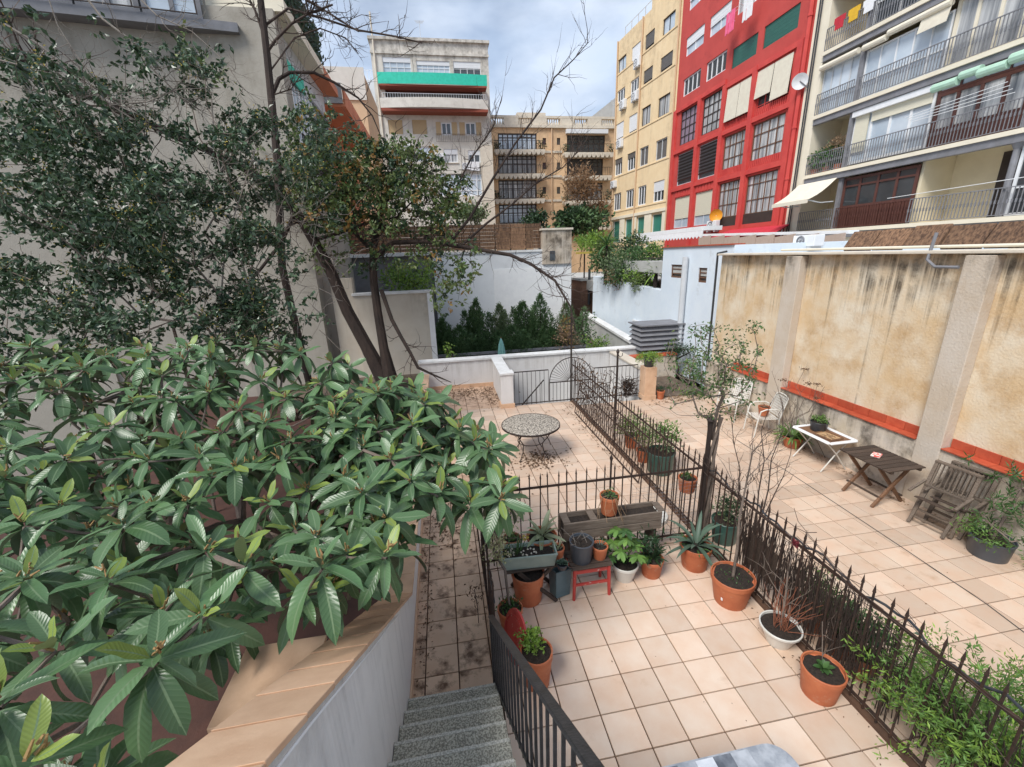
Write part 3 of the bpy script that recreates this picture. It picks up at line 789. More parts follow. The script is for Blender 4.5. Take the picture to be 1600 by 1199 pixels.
# ---------------------------------------------------------------- yellow apartment block (bends away from the red one)
p0 = fr.pt(uL, 0, 0)
fy = Facade(p0.x, p0.y, -90+5)
ye = thing('yellow_apartment_block', 'plain yellow ochre apartment block with green curtains on its lowest floor', 'building', (p0.x, p0.y+6, -1.6))
def ry(xl, yt, yb, xr, yr, low=False): return fy.rect(K, OX, 180 if low else 0, xl, yt, yb, xr, yr)
colx = [(120, 183), (215, 283), (318, 388), (452, 540)]
W = {}
rowsy = [
    [(125,455,545,183,420),(222,355,470,287,320),(320,265,375,388,225),(452,150,262,542,100)],
    [(118,680,775,178,640),(212,600,690,275,570),(310,530,620,375,500),(433,440,545,522,380)],
    [(108,920,1020,163,900),(202,865,990,260,840),(292,805,945,358,770),(415,735,880,502,690)],
    [(98,345,445,152,310),(190,290,415,250,260),(285,245,385,348,215),(400,190,350,485,155)],
    [(88,580,705,142,570),(182,555,690,238,545),(275,530,665,330,520),(385,505,655,465,490)],
    [(82,778,900,132,775),(172,765,930,230,760),(258,758,950,322,750),(372,745,950,450,738)]]
for i, rw_ in enumerate(rowsy):
    for j, q in enumerate(rw_): W[i, j] = ry(*q, low=i >= 3)
for i in range(6):
    for idx in (2, 3):
        m_ = sum(W[i, j][idx] for j in range(4))/4
        for j in range(4): t_ = list(W[i, j]); t_[idx] = .5*m_+.5*t_[idx] if False else m_; W[i, j] = tuple(t_)
for j in range(4):
    for idx in (0, 1):
        m_ = sum(W[i, j][idx] for i in range(6))/6
        for i in range(6): t_ = list(W[i, j]); t_[idx] = m_; W[i, j] = tuple(t_)
yu0 = fy.px(956, 340)[0]; yu1 = 0.
ytop_ = W[0, 0][3]+1.6
fy.wall('wall', 'yellow_paint', ye, yu0, yu1, -1.6, ytop_, list(W.values()), .25)
styles = {0: ['dark', 'sw', 'sd', 'dark'], 1: ['white', 'white', 'sd', 'sd'], 2: ['sw', 'sw', 'open', 'open'], 3: ['half', 'half', 'grey', 'grey'], 4: ['white', 'white', 'white', 'halfw'], 5: ['green']*4}
for (i, j), h in W.items():
    s_ = styles[i][j]
    if s_ == 'dark': fy.window(ye, h, 'dark_frame', 'glass_sky', 2)
    elif s_ == 'sw': fy.window(ye, h, 'white_frame', 'glass_dark', 1, shut='shutter_white', sfrac=.92)
    elif s_ == 'sd': fy.window(ye, h, 'grey_metal', 'glass_dark', 1, shut='shutter_dark', sfrac=.85)
    elif s_ == 'white': fy.window(ye, h, 'white_frame', 'glass_dark', 3, fw=.11)
    elif s_ == 'open': fy.window(ye, h, 'dark_frame', 'curtain', 2)
    elif s_ == 'half': fy.window(ye, h, 'white_frame', 'glass_dark', 3, shut='shutter_dark', sfrac=.3, fw=.1)
    elif s_ == 'grey': fy.window(ye, h, 'pale_metal', 'shutter_dark', 2, fw=.08)
    elif s_ == 'halfw': fy.window(ye, h, 'white_frame', 'glass_dark', 3, shut='shutter_white', sfrac=.5, fw=.1)
    else: fy.window(ye, h, 'white_frame', 'curtain_green', 1, o=-.2)
z5 = W[5, 0][3]
b = MB(); fy.box(b, yu0+.02, -.05, z5+.15, z5+.42, .003, .12); bw(b, 'string_course', 'cream_paint', ye)
us_ = [yu0+.4]+[v for j in range(4) for v in W[5, j][:2]]+[-.4]
for i in range(0, len(us_), 2):
    b = MB(); fy.box(b, us_[i]+.01, us_[i+1]-.01, W[5, 0][2], z5+.14, .002, .05); bw(b, 'pier', 'cream_paint', ye)
for i in range(5):
    z = W[i, 0][2]-.16; b = MB(); fy.box(b, yu0+.05, -.3, z, z+.08, .002, .05); bw(b, 'string_course', 'yellow_paint', ye)
for u in (yu0+.25, (W[0, 1][1]+W[0, 2][0])/2, -.25):
    bw(MB().tube([fy.pt(u, 1, .1), fy.pt(u, ytop_, .1)], .07, 6), 'rain_pipe', 'peach_dark', ye)
fy.railing(ye, yu0+.4, -3, ytop_, 1.2, -.6, 'pale_metal', 1.2, .03, False, 'roof_railing')
b = MB(); fy.box(b, -4.6, -.05, ytop_, ytop_+1.9, -5, -.02); bw(b, 'roof_storey', 'yellow_paint', ye)
for (i, j, du) in ((0, 1, .2), (1, 0, .3), (1, 1, .0), (2, 0, -.05)):
    h = W[i, j]; fy.ac(dict(zip(((0, 1), (1, 0), (1, 1), (2, 0)), ('air conditioner under the tall white shutter on the top floor of the yellow block', 'air conditioner beside the far second window of the yellow block near its corner pipe', 'air conditioner left of the yellow block pipe, under a white three-pane window', 'air conditioner hanging below the white shuttered third-floor corner window of the yellow block')))[i, j], h[0]+(h[1]-h[0])*.5+du, h[2]-.9, 1.0, .75)
h = W[4, 0]
fy.ac('white air conditioner at the far corner pipe of the yellow block, low down', yu0+.05, W[3, 0][2]-1.1, .9, .65)

# ---------------------------------------------------------------- cream apartment block with iron balconies
fc = fr
K2, OX2 = 4.208, 1220
cu0 = fr.px(1241, 362)[0]; cu1 = cu0+16.5
cr = thing('balcony_apartment_block', 'cream apartment block with grey iron balconies and glazed galleries', 'building', (XF, 15, -1.6))
lv = [fr.px(1247, 361)[1]-.05, fr.px(1252, 275)[1], fr.px(1262, 184)[1], fr.px(1272, 92)[1]]
st_ = (lv[3]-lv[0])/3
lv = [lv[0]+st_*k for k in range(6)]
bx = [fr.px(1250, 330)[0], fr.px(1306, 320)[0], fr.px(1422, 320)[0], fr.px(1562, 320)[0], cu1]
b = MB(); fr.box(b, cu0, cu1, -1.6, lv[0]-.02, -9, -.02); bw(b, 'lower_storey', 'cream_paint', cr)
b = MB(); fr.box(b, cu0, cu1, lv[0], lv[5]+3, -9, -1.75); bw(b, 'inner_wall', 'cream_inner', cr)
b = MB(); fr.box(b, cu0-.75, bx[0]+.02, -1.6, lv[5]+3, -9, .02); bw(b, 'side_pier', 'cream_paint', cr)
for k in range(6):
    z = lv[k]
    b = MB(); fr.box(b, bx[0]+.025, cu1, z-.16, z, -1.74, .12); bw(b, 'slab', 'cream_paint', cr)
    b = MB(); fr.box(b, bx[0]+.03, cu1, z-.42, z-.165, -.06, .05)
    fr.box(b, bx[0]+.03, cu1, z-.44, z-.425, -.12, .11); bw(b, 'iron_beam', 'beam_grey', cr)
for k in range(5):
    for u in (bx[1], bx[3]) if k else (bx[1], bx[3]):
        b = MB()
        if u == bx[3] : b.tube([fr.pt(u, lv[k], -.1), fr.pt(u, lv[k+1]-.45, -.1)], .1, 10); b.tube([fr.pt(u, lv[k+1]-.62, -.1), fr.pt(u, lv[k+1]-.44, -.1)], [.11, .19], 10)
        else: fr.box(b, u-.1, u+.1, lv[k], lv[k+1]-.45, -.22, -.02)
        bw(b, 'iron_column', 'beam_grey', cr)
    for u in (bx[1]+.1, bx[2]):
        b = MB(); fr.box(b, u-.06, u+.06, lv[k]+.001, lv[k+1]-.17, -1.74, -.25); bw(b, 'party_wall', 'cream_inner', cr)
    rc = 'pale_metal' if k in (0, 2) else 'iron'
    fr.railing(cr, bx[0]+.03, bx[1]-.12, lv[k], 1.0, .05, 'beam_grey')
    fr.railing(cr, bx[1]+.12, bx[2]-.02, lv[k], 1.0, .05, 'beam_grey' if k else 'brown_frame')
    fr.railing(cr, bx[2]+.02, cu1, lv[k], 1.0, .05, 'beam_grey')
def gallery(k, a, c, frame, pane, nx, z0=0., z1=-.45, zs=(), o=-.18, fw=.09, split=True, **kw):
    return fr.window(cr, (a, c, lv[k]+z0, lv[k+1]+z1), frame, pane, nx, zs, o, fw, split=split, **kw)
g1, g2, g3 = (bx[0]+.06, bx[1]-.12), (bx[1]+.12, bx[2]-.03), (bx[2]+.03, bx[3]-.12)
g4 = (bx[3]+.12, cu1-.1)
# lowest floor: brown timber gallery, open loggias with doors
gallery(0, g2[0], g2[1], 'brown_frame', 'glass_dark', 4, .95, -.5, (.72,), fw=.12)
b = MB(); n = 22
for i in range(n): fr.box(b, g2[0]+(g2[1]-g2[0])*i/n+.01, g2[0]+(g2[1]-g2[0])*(i+1)/n-.02, lv[0]+.02, lv[0]+.96, -.2, -.14)
bw(b, 'slatted_panel', 'brown_frame', cr)
def door(k, a, c, m='dark_frame', hgt=2.35, o=-1.74):
    b = MB(); fr.box(b, a, c, lv[k]+.002, lv[k]+hgt, o+.002, o+.05); d = bw(b, 'door', m, cr)
    b = MB(); fr.box(b, a+.25, c-.25, lv[k]+.9, lv[k]+hgt-.2, o+.051, o+.06); bw(b, 'pane', 'glass_dark', d)
    b = MB(); fr.box(b, a-.1, c+.1, lv[k]+.002, lv[k]+hgt+.1, o+.0015, o+.03); bw(b, 'frame', m, d)
door(0, bx[3]-1.35, bx[3]+.15); door(1, bx[0]+.9, bx[0]+1.9, 'wood_frame'); door(3, bx[0]+.9, bx[0]+1.9, 'wood_frame')
# second floor
gallery(1, g2[0], g2[1], 'white_frame', 'glass_sky', 4, .12, -.55, (), fw=.11)
b = MB(); fr.box(b, g2[0]+.1, g2[0]+.75, lv[1]+.6, lv[2]-.7, -.13, -.08); bw(b, 'shutter', 'shutter_cream', cr)
b = MB(); fr.box(b, g2[0]+.9, g2[1]-.1, lv[2]-1.1, lv[2]-.7, -.13, -.08); bw(b, 'shutter', 'shutter_cream', cr)
b = MB(); fr.box(b, g2[0]-.02, g2[1]+.03, lv[2]-.7, lv[2]-.46, -.2, .06); bw(b, 'blind_box', 'white_frame', cr)
gallery(1, g3[0], g3[1], 'brown_frame', 'curtain', 4, .1, -.85, (.26, ), fw=.13)
b = MB(); fr.box(b, g3[0], g3[1], lv[1]+.05, lv[1]+.72, -.2, -.125); bw(b, 'apron_panel', 'brown_frame', cr)
gallery(1, g3[0], g3[1], 'brown_frame', 'glass_sky', 4, st_-.84, -.47, (), fw=.07)
# third floor
gallery(2, g1[0], g1[1], 'pale_metal', 'glass_sky', 4, .02, -.75, (.36,), fw=.06)
gallery(2, g2[0], g2[1], 'white_frame', 'glass_sky', 5, .02, -.85, (.38,), fw=.06)
gallery(2, g3[0], g3[1], 'cream_paint', 'curtain', 4, .02, -.55, (), fw=.12)
# upper floors
gallery(3, g2[0], g2[1], 'white_frame', 'glass_dark', 3, .02, -.5, (.4,), fw=.08)
gallery(3, g3[0], g3[1], 'white_frame', 'glass_sky', 4, .02, -.5, (.4,), fw=.08)
for k in (0, 1, 2, 3): gallery(k, g4[0], g4[1], 'brown_frame' if k else 'white_frame', 'glass_dark', 4, .02, -.5, (.4,))
def roll(a, c, z, o=.1, m='awning_cream', r_=.13, dz=0.):
    bw(MB().tube([fr.pt(a, z, o), fr.pt(c, z+dz, o)], r_, 10), 'rolled_blind', m, cr)
roll(g1[0], g1[1], lv[3]-.72); roll(g2[0], mid(g2, .3), lv[3]-.74); roll(mid(g2, .32), g2[1], lv[3]-.62)
blind(cr, mid(g2, .70), g2[1], lv[3]-1.25, lv[3]-.3, 'awning_cream', .0, .2)
roll(g3[0]+.1, g3[1], lv[3]-.5)
roll(g3[0]+.15, mid(g3, .33), lv[2]-.72, .35, 'awning_pale', .15); roll(mid(g3, .34), mid(g3, .56), lv[2]-.58, .3, 'awning_pale', .14)
roll(mid(g3, .56), mid(g3, .84), lv[2]-.74, .4, 'awning_pale', .15); roll(mid(g3, .85), g3[1]+.3, lv[2]-.62, .35, 'awning_pale', .17)
# awning over the lowest left loggia
aw = thing('cream_awning', 'cream fabric awning jutting from the lowest loggia of the balcony block', 'awning', fr.pt(bx[0], lv[1]-1, 1))
b = MB(); a, c = bx[0]-.2, bx[1]-.05; z1 = lv[1]-.42
for i in range(6):
    p, q = i/6, (i+1)/6
    zf = lambda t: z1-1.0*t-.12*math.sin(math.pi*t)
    b.add([fr.pt(a,zf(p),.15+1.5*p), fr.pt(c,zf(p),.15+1.5*p), fr.pt(c,zf(q),.15+1.5*q), fr.pt(a,zf(q),.15+1.5*q), fr.pt(a,zf(p)-.015,.15+1.5*p), fr.pt(c,zf(p)-.015,.15+1.5*p), fr.pt(c,zf(q)-.015,.15+1.5*q), fr.pt(a,zf(q)-.015,.15+1.5*q)], [(0,1,2,3),(7,6,5,4),(0,3,7,4),(1,5,6,2)])
bw(b, 'fabric', 'awning_cream', aw)
b = MB(); fr.box(b, a, c, z1-1.16, z1-.98, 1.62, 1.66); bw(b, 'valance', 'awning_cream', aw)
for u in (a+.1, c-.1): bw(MB().tube([fr.pt(u, z1-1.0, 1.6), fr.pt(u, z1-1.15, .8), fr.pt(u, z1-1.1, .05)], .03, 6), 'arm', 'pale_metal', aw)
# laundry and plants on the balconies
for i, (m_, col_) in enumerate((('red_cloth', 'red'), ('yellow_cloth', 'yellow'), ('white_cloth', 'white'))):
    b = MB(); u = bx[0]+.5+.75*i
    fr.box(b, u, u+.45, lv[3]+.72, lv[3]+1.25, .06, .085); fr.box(b, u-.08, u+.53, lv[3]+1.0, lv[3]+1.24, .062, .083)
    tag(bw(b, 'hanging_shirt', m_, None), col_+' shirt drying on the upper left balcony of the cream block', 'laundry')
for u, z in ((fr.px(1259, 128)[0], fr.px(1259, 128)[1]),):
    t = thing('satellite_dish', 'round white satellite dish on the edge of the cream block', 'satellite dish', fr.pt(u, z, .2))
    b = MB(); c = fr.pt(u, z, .35); q = (CAM-c).normalized().to_track_quat('Z', 'Y').to_matrix(); vs_ = []; fs_ = []
    for i, (r_, d_) in enumerate(((.02, 0), (.24, .03), (.38, .08), (.37, .07), (.2, .02))):
        for k in range(20): vs_.append(c + q @ Vector((r_*math.cos(k*math.pi/10), r_*math.sin(k*math.pi/10), d_)))
        if i: fs_ += [((i-1)*20+k, (i-1)*20+(k+1) % 20, i*20+(k+1) % 20, i*20+k) for k in range(20)]
    b.add(vs_, fs_, True); bw(b, 'dish', 'white_frame', t); bw(MB().tube([c, fr.pt(u+.3, z-.4, .05)], .03, 6), 'mount', 'grey_metal', t)
b = MB()
for du in (.0, .14): b.tube([fr.pt(cu0-.45+du, z, .1) for z in (2, 6, 10, 14, 20)], .035, 5)
bw(b, 'cable', 'plastic_black', cr)
b = MB()
for i in range(4): b.tube([fr.pt(g3[0]-.4, lv[1]+1.15+.05*i, .35+.14*i), fr.pt(g3[1]-.1, lv[1]+1.15+.1*i, .35+.14*i)], .012, 4)
b.tube([fr.pt(g2[1]-.6, lv[0]+1.1, .5), fr.pt(cu1, lv[0]+1.35, .5)], .012, 4)
bw(b, 'washing_line', 'white_frame', cr)

# ---------------------------------------------------------------- concrete block with green awning, far end of the courtyard
fm = Facade(0, 47, 0)
K5 = 6.6625
def rm(xl, yt, yb, xr, yr, low=False): return fm.rect(K5, 560, 180 if low else 40, xl, yt, yb, xr, yr)
cb = thing('concrete_apartment_block', 'weathered concrete apartment block with green awning band and bowed balcony', 'building', (0, 47, -1.6))
mu0, mu1 = fm.px(583, 120)[0], fm.px(764, 120)[0]
mz1 = fm.px(670, 66)[1]
T = dict(t1=rm(245, 325, 520, 545, 400), t2=rm(600, 365, 520, 950, 420), t3=rm(985, 375, 530, 1272, 430),
         s1=rm(305, 985, 1135, 460, 1050), s2=rm(555, 985, 1135, 712, 1050), s3=rm(858, 1010, 1145, 968, 1070), s4=rm(1108, 1010, 1145, 1222, 1080),
         w1=rm(885, 355, 500, 1035, 430, True), w2=rm(1140, 370, 500, 1270, 430, True), w0=rm(600, 330, 490, 790, 400, True), v1=rm(830, 615, 850, 1290, 730, True))
lw = T['v1'][2]
loggia = rm(270, 620, 800, 1290, 700)
holes = list(T.values())+[loggia]
fm.wall('wall', 'concrete_facade', cb, mu0, mu1, -1.6, mz1, holes, .3)
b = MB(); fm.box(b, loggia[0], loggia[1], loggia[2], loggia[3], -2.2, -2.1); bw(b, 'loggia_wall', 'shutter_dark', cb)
b = MB(); fm.box(b, loggia[0]-.2, loggia[1]+.2, loggia[3]-.005, loggia[3]+.15, -2.3, -.31); bw(b, 'loggia_ceiling', 'soffit_red', cb)
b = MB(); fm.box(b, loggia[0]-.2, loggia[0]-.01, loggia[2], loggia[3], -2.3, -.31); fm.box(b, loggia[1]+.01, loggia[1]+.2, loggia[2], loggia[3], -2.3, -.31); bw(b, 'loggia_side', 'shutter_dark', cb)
b = MB(); fm.box(b, mu0-.15, mu1+.15, mz1, mz1+.25, -9, .2); bw(b, 'cornice', 'concrete_facade', cb)
b = MB(); fm.box(b, mu0-.05, mu1+.05, mz1-1.15, mz1-.95, .003, .12); bw(b, 'string_course', 'concrete_facade', cb)
fm.window(cb, T['t1'], 'white_frame', 'glass_sky', 4, (.45,), shut='shutter_white', sfrac=.28)
fm.window(cb, T['t2'], 'white_frame', 'glass_sky', 6, (.5,), shut='shutter_white', sfrac=.3)
fm.window(cb, T['t3'], 'white_frame', 'glass_dark', 4, (.5,), shut='shutter_white', sfrac=.45)
for k in ('s1', 's2'): fm.window(cb, T[k], 'shutter_tan', 'glass_dark', 1, shut='shutter_tan', sfrac=1)
for k in ('s3', 's4'): fm.window(cb, T[k], 'white_frame', 'glass_dark', 2, fw=.12)
fm.window(cb, T['w1'], 'white_frame', 'curtain', 2, shut='shutter_white', sfrac=.4, fw=.12, sill='stone_trim')
fm.window(cb, T['w2'], 'white_frame', 'glass_dark', 2, shut='shutter_white', sfrac=.38, fw=.12)
fm.window(cb, T['w0'], 'white_frame', 'glass_sky', 3, (.5,), fw=.12)
fm.window(cb, T['v1'], 'white_frame', 'glass_sky', 8, (.72, .25), fw=.12, split=False)
# shuttered timber band
h = T['s3']; b = MB()
for ua, ub in ((h[0]-.55, h[0]-.05), (h[1]+.05, h[1]+.6), (T['s4'][0]-.62, T['s4'][0]-.05), (T['s4'][1]+.05, T['s4'][1]+.6)):
    fm.box(b, ua, ub, h[2], h[3], .002, .05)
bw(b, 'shutter', 'shutter_tan', cb)
fm.railing(cb, h[0]-.6, T['s4'][1]+.6, h[2]-.75, .8, .3, 'wood_grey', .18, .015, False)
# upper balcony: bowed slab with green awning screen, second balcony below
def bowed(name, m, z0, z1, d0, bow, th=.12):
    a, c = loggia[0]-.5, loggia[1]+.4; b = MB(); n = 12
    f = [fm.pt(a+(c-a)*i/n, 0, d0+bow*math.sin(math.pi*i/n)) for i in range(n+1)]
    k = [fm.pt(a+(c-a)*i/n, 0, d0+bow*math.sin(math.pi*i/n)-th) for i in range(n+1)]
    vs_ = [p+Vector((0, 0, z)) for z in (z0, z1) for p in f+k]
    m1 = n+1; fs_ = []
    for i in range(n):
        fs_ += [(i, i+1, 2*m1+i+1, 2*m1+i), (m1+i+1, m1+i, 3*m1+i, 3*m1+i+1), (2*m1+i, 2*m1+i+1, 3*m1+i+1, 3*m1+i), (i+1, i, m1+i, m1+i+1)]
    fs_ += [(0, 2*m1, 3*m1, m1), (n, m1+n, 3*m1+n, 2*m1+n)]
    b.add(vs_, fs_); return bw(b, name, m, cb)
zA = rm(230, 505, 610, 1300, 600); bowed('balcony_screen', 'awning_green', zA[2]-.35, zA[3]-.25, 1.1, .25, .06)
b = MB(); fm.box(b, loggia[0]-.45, loggia[1]+.35, zA[2]-.52, zA[2]-.36, -.1, 1.15); bw(b, 'balcony_soffit', 'soffit_red', cb)
zB = rm(230, 800, 895, 1330, 880); bowed('balcony_parapet', 'concrete_facade', zB[2]-.05, zB[3], 1.2, .5, .2)
b = MB(); fm.box(b, loggia[0]-.45, loggia[1]+.35, zB[2]-.32, zB[2]-.07, -.1, 1.3); bw(b, 'balcony_soffit', 'soffit_red', cb)
fm.railing(cb, loggia[0]-.2, loggia[1]+.2, zB[3]-.05, .5, 1.25, 'pale_metal', .25, .02, False)
bw(MB().tube([fm.pt(mu0+.35, 2, .1), fm.pt(mu0+.35, mz1+2.2, .1)], .09, 6), 'rain_pipe', 'stone_trim', cb)
h = T['w2']; b = MB()
for i in range(4): fm.box(b, h[0]+.05+.27*i, h[0]+.32+.27*i, h[2]-.85, h[2]+.05, .22+.03*(i % 2), .25+.03*(i % 2))
tag(bw(b, 'hanging_towel', 'white_cloth', None), 'pale towel hung below a window of the concrete block', 'laundry')
fm.railing(cb, h[0]-.1, h[1]+.2, h[2]-.8, .85, .15, 'pale_metal', .15, .015, False)
b = MB(); fm.box(b, mu1-1.3, mu1+.001, -1.6, T['s3'][2]-1, .0, .35); bw(b, 'side_pier', 'stone_trim', cb)
# house parts filling the strip between the concrete block and the left-hand building
wf = Facade(0, 58, 0)
wb = thing('white_far_block', 'narrow white building seen beside the concrete block', 'building', (-8, 58, -1.6))
a, _ = wf.px(560, 130); c, _ = wf.px(596, 130); zt_ = wf.px(580, 126)[1]
hs_ = []
for (x, y) in ((574, 152), (577, 186)):
    u, z = wf.px(x, y); hs_.append((u-.4, u+.4, z-.6, z+.6))
wf.wall('wall', 'house_white', wb, a-3, c+3, -1.6, zt_, hs_, .2)
for h in hs_: wf.window(wb, h, 'white_frame', 'glass_dark', 1)
wf.railing(wb, a-1, c+1, zt_, 1.1, -.1, 'white_frame', .4, .03, False, 'roof_railing')

# ---------------------------------------------------------------- peach block with galleries and balustrade
K7 = 6.6625
fp = Facade(0, 52, 0)
def rp7(xl, yt, yb, xr, yr): return fp.rect(K7, 750, 160, xl, yt, yb, xr, yr)
pk = thing('peach_apartment_block', 'peach apartment block with dark glazed galleries and a roof balustrade', 'building', (14, 52, -1.6))
pu0, pu1 = fp.px(766, 260)[0], fp.px(957, 260)[0]
pz1 = fp.px(850, 201)[1]
gal = [rp7(185, 325, 505, 590, 400), rp7(185, 555, 755, 590, 640), rp7(190, 815, 1015, 590, 900), rp7(195, 1070, 1270, 590, 1150)]
gar = [rp7(905, 345, 535, 1300, 440), rp7(905, 590, 775, 1280, 680), rp7(905, 845, 1030, 1275, 930), rp7(905, 1085, 1290, 1275, 1180)]
sm = []
for x in (652, 800):
    for y in (375, 630, 885, 1135): sm.append(rp7(x, y, y+72, x+36, y+30))
fp.wall('wall', 'peach_paint', pk, pu0, pu1+2, -1.6, pz1, gal+gar+sm, .3)
pst = ['glass_sky', 'curtain', 'curtain', 'glass_sky', 'glass_dark', 'glass_dark', 'curtain', 'glass_dark']
for i, h in enumerate(gal+gar):
    fp.window(pk, h, 'dark_frame', pst[i], 8 if i < 4 else 7, (.55, .8) if i else (.75,), fw=.14)
for h in sm: fp.window(pk, h, 'dark_frame', 'glass_dark', 1)
for i, h in enumerate(gal+gar):
    b = MB(); fp.box(b, h[0]-.6, h[1]+.8, h[2]-.35, h[2]-.08, .002, 1.0)
    n = 11
    for j in range(n):
        u = h[0]-.6+(h[1]-h[0]+1.4)*(j+.5)/n
        b.tube([fp.pt(u, h[2]-.38, .0), fp.pt(u, h[2]-.42, 1.02)], (h[1]-h[0]+1.4)/n*.45, 6)
    bw(b, 'balcony_slab', 'stone_trim', pk)
    fp.railing(pk, h[0]-.5, h[1]+.7, h[2]-.08, .95, .95, 'iron', .22, .016, False)
    for s_ in ((h[0]-.2, .5), (h[1]+.5, .7)):
        bb = MB()
        for q in range(60):
            p = fp.pt(s_[0]+random.gauss(0, .25), h[2]+.4+random.gauss(0, .3), s_[1]+random.gauss(0, .15)); d = Vector((random.gauss(0,1),random.gauss(0,1),random.gauss(0,1))).normalized()*.16
            e = d.orthogonal().normalized()*.08
            bb.add([p-d, p+e, p+d, p-e], [(0,1,2,3)])
        if i in (0, 2, 4, 6): bw(bb, 'balcony_plants', 'leaf_dark', pk, kind='stuff')
# awning strip and balustrade
b = MB(); h = gar[0]; fp.box(b, h[0]-.2, h[1]+.2, h[3]+.1, h[3]+.55, .05, .5); bw(b, 'awning', 'shutter_white', pk)
b = MB(); fp.box(b, pu0, pu1+2, pz1-.001, pz1+.3, -.5, .25); bw(b, 'cornice', 'stone_trim', pk)
b = MB(); fp.box(b, pu0, pu1+2, pz1+1.05, pz1+1.3, -.45, .05); bw(b, 'balustrade_rail', 'stone_trim', pk)
b = MB()
u = pu0+.3; k = 0
while u < pu1+1.8:
    if (k % 10) < 6: b.lathe([(.09, 0), (.13, .2), (.06, .5), (.09, .75)], fp.pt(u, pz1+.3, -.2), 6); u += .28
    else: fp.box(b, u-.14, u+.3, pz1+.3, pz1+1.05, -.45, .04); u += .44
    k += 1
bw(b, 'balusters', 'stone_trim', pk, kind='stuff')
u = (sm[0][1]+sm[4][0])/2
bw(MB().tube([fp.pt(u, 2, .1), fp.pt(u, pz1, .1)], .1, 6), 'rain_pipe', 'peach_dark', pk)
for h in gal[1:]+gal[:0]:
    b = MB(); fp.box(b, gal[0][1]+.85, gar[0][0]-.65, h[3]+.25, h[3]+.5, .002, .1); bw(b, 'string_course', 'stone_trim', pk)
a, z = fp.px(813, 192); c, _ = fp.px(859, 192); z2 = fp.px(835, 168)[1]
b = MB(); fp.box(b, a, c, z-1, z2, -7, -2); bw(b, 'stair_tower', 'stone_trim', pk)
a, z = fp.px(930, 192); c, _ = fp.px(960, 192); z2 = fp.px(945, 172)[1]
b = MB(); b.add([fp.pt(a,z-2,-4), fp.pt(c+3,z-2,-4), fp.pt(c+3,z2+3.5,-4), fp.pt(a,z2-.3,-4), fp.pt(a,z-2,-8), fp.pt(c+3,z-2,-8), fp.pt(c+3,z2+3.5,-8), fp.pt(a,z2-.3,-8)], [(0,1,2,3),(7,6,5,4),(3,2,6,7),(0,3,7,4)])
gb = thing('grey_gable', 'bare grey gable wall rising behind the peach block', 'wall', fp.pt(a, -1.6, -6)); bw(b, 'wall', 'grey_wall', gb)

# ---------------------------------------------------------------- pale building on the left, with grey window band and side terrace
lb = thing('pale_side_building', 'pale rendered building with dark grey window band rising behind the left trees', 'building', (-6, 13, -1.6))
fl = Facade(-5.35, 11.4, 0+9)         # front, slightly turned
K1 = 2.8571
uc = 0.
ul = -14.
zb0 = fl.px(200, 45)[1]
fl.wall('wall', 'cream_wall_shaded', lb, ul, uc, -1.6, zb0, [], .3)
b = MB()
for x in (62, 335):
    u, _ = fl.px(x, 250)
    fl.box(b, u-.2, u+.2, -1.4, zb0-.02, .002, .09)
bw(b, 'pilaster', 'cream_wall_shaded', lb)
b = MB(); fl.box(b, ul, uc-.4, zb0+.001, zb0+.22, -6, .45); bw(b, 'band_sill', 'grey_metal', lb)
wz0, wz1 = zb0+.23, zb0+2.4
b = MB(); fl.box(b, uc-1.2, uc+.0, zb0+.003, zb0+7, -6, .02); bw(b, 'corner_pier', 'cream_wall_shaded', lb)
u = uc-1.22; k = 0
while u > ul:
    fl.window(lb, (u-1.35, u, wz0, wz1+2), 'grey_metal', 'curtain' if k % 3 else 'glass_sky', 2, o=.25, fw=.12); u -= 1.4; k += 1
b = MB(); fl.box(b, ul, uc-1.21, wz0, wz1+2.5, -6, .1); bw(b, 'upper_wall', 'grey_wall', lb)
fl.railing(lb, ul, uc-1.3, wz0, .55, .5, 'iron', 1.4, .015, False)
# side: glazed grey terrace storey running back along the courtyard
XS = -4.72
fs = Facade(XS, 11.4, 90)             # u runs away from the camera; outward normal +x
zroof = atX(480, 82, XS).z
u1 = atX(522, 190, XS).y-11.4
def sx(x, y): p = atX(x, y, XS); return p.y-11.4, p.z
zsill = sx(470, 150)[1]
b = MB(); fs.box(b, .3, u1, -1.6, zroof-4.3, -3, -.02); bw(b, 'side_wall', 'cream_wall_shaded', lb)
b = MB(); fs.box(b, .0, u1, zroof-4.3, zroof-.3, -3, -.6); bw(b, 'glazing_back', 'grey_wall', lb)
b = MB(); fs.box(b, -.35, .3, -1.6, zroof-.29, -3, -.03); bw(b, 'corner_column', 'cream_wall_shaded', lb)
b = MB(); fs.box(b, -.2, u1*.66, zroof-.28, zroof, -3, .25); bw(b, 'roof_edge', 'cream_paint', lb)
b = MB(); fs.box(b, u1*.66+.01, u1+.3, zroof-.28, zroof, -3, .26); bw(b, 'roof_edge', 'orange_paint', lb)
n = 7
for i in range(n):
    a, c = .35+(u1-.45)*i/n, .35+(u1-.45)*(i+1)/n
    fs.window(lb, (a, c, zroof-4.2, zroof-1.2), 'white_frame' if i < 4 else 'grey_metal', 'glass_sky', 2, (.35,), o=-.3, fw=.1)
    b = MB()
    for q in range(5): fs.box(b, a+(c-a)*q/5+.01, a+(c-a)*(q+1)/5-.02, zroof-1.18, zroof-.29, -.35, -.28)
    bw(b, 'fascia_boards', 'pale_metal', lb)
fs.railing(lb, .2, u1*.5, zroof-4.2, 1.0, .1, 'iron', .16, .014, False)
b = MB(); a, c = sx(455, 118)[0], sx(480, 118)[0]; b_z = sx(467, 112)[1]
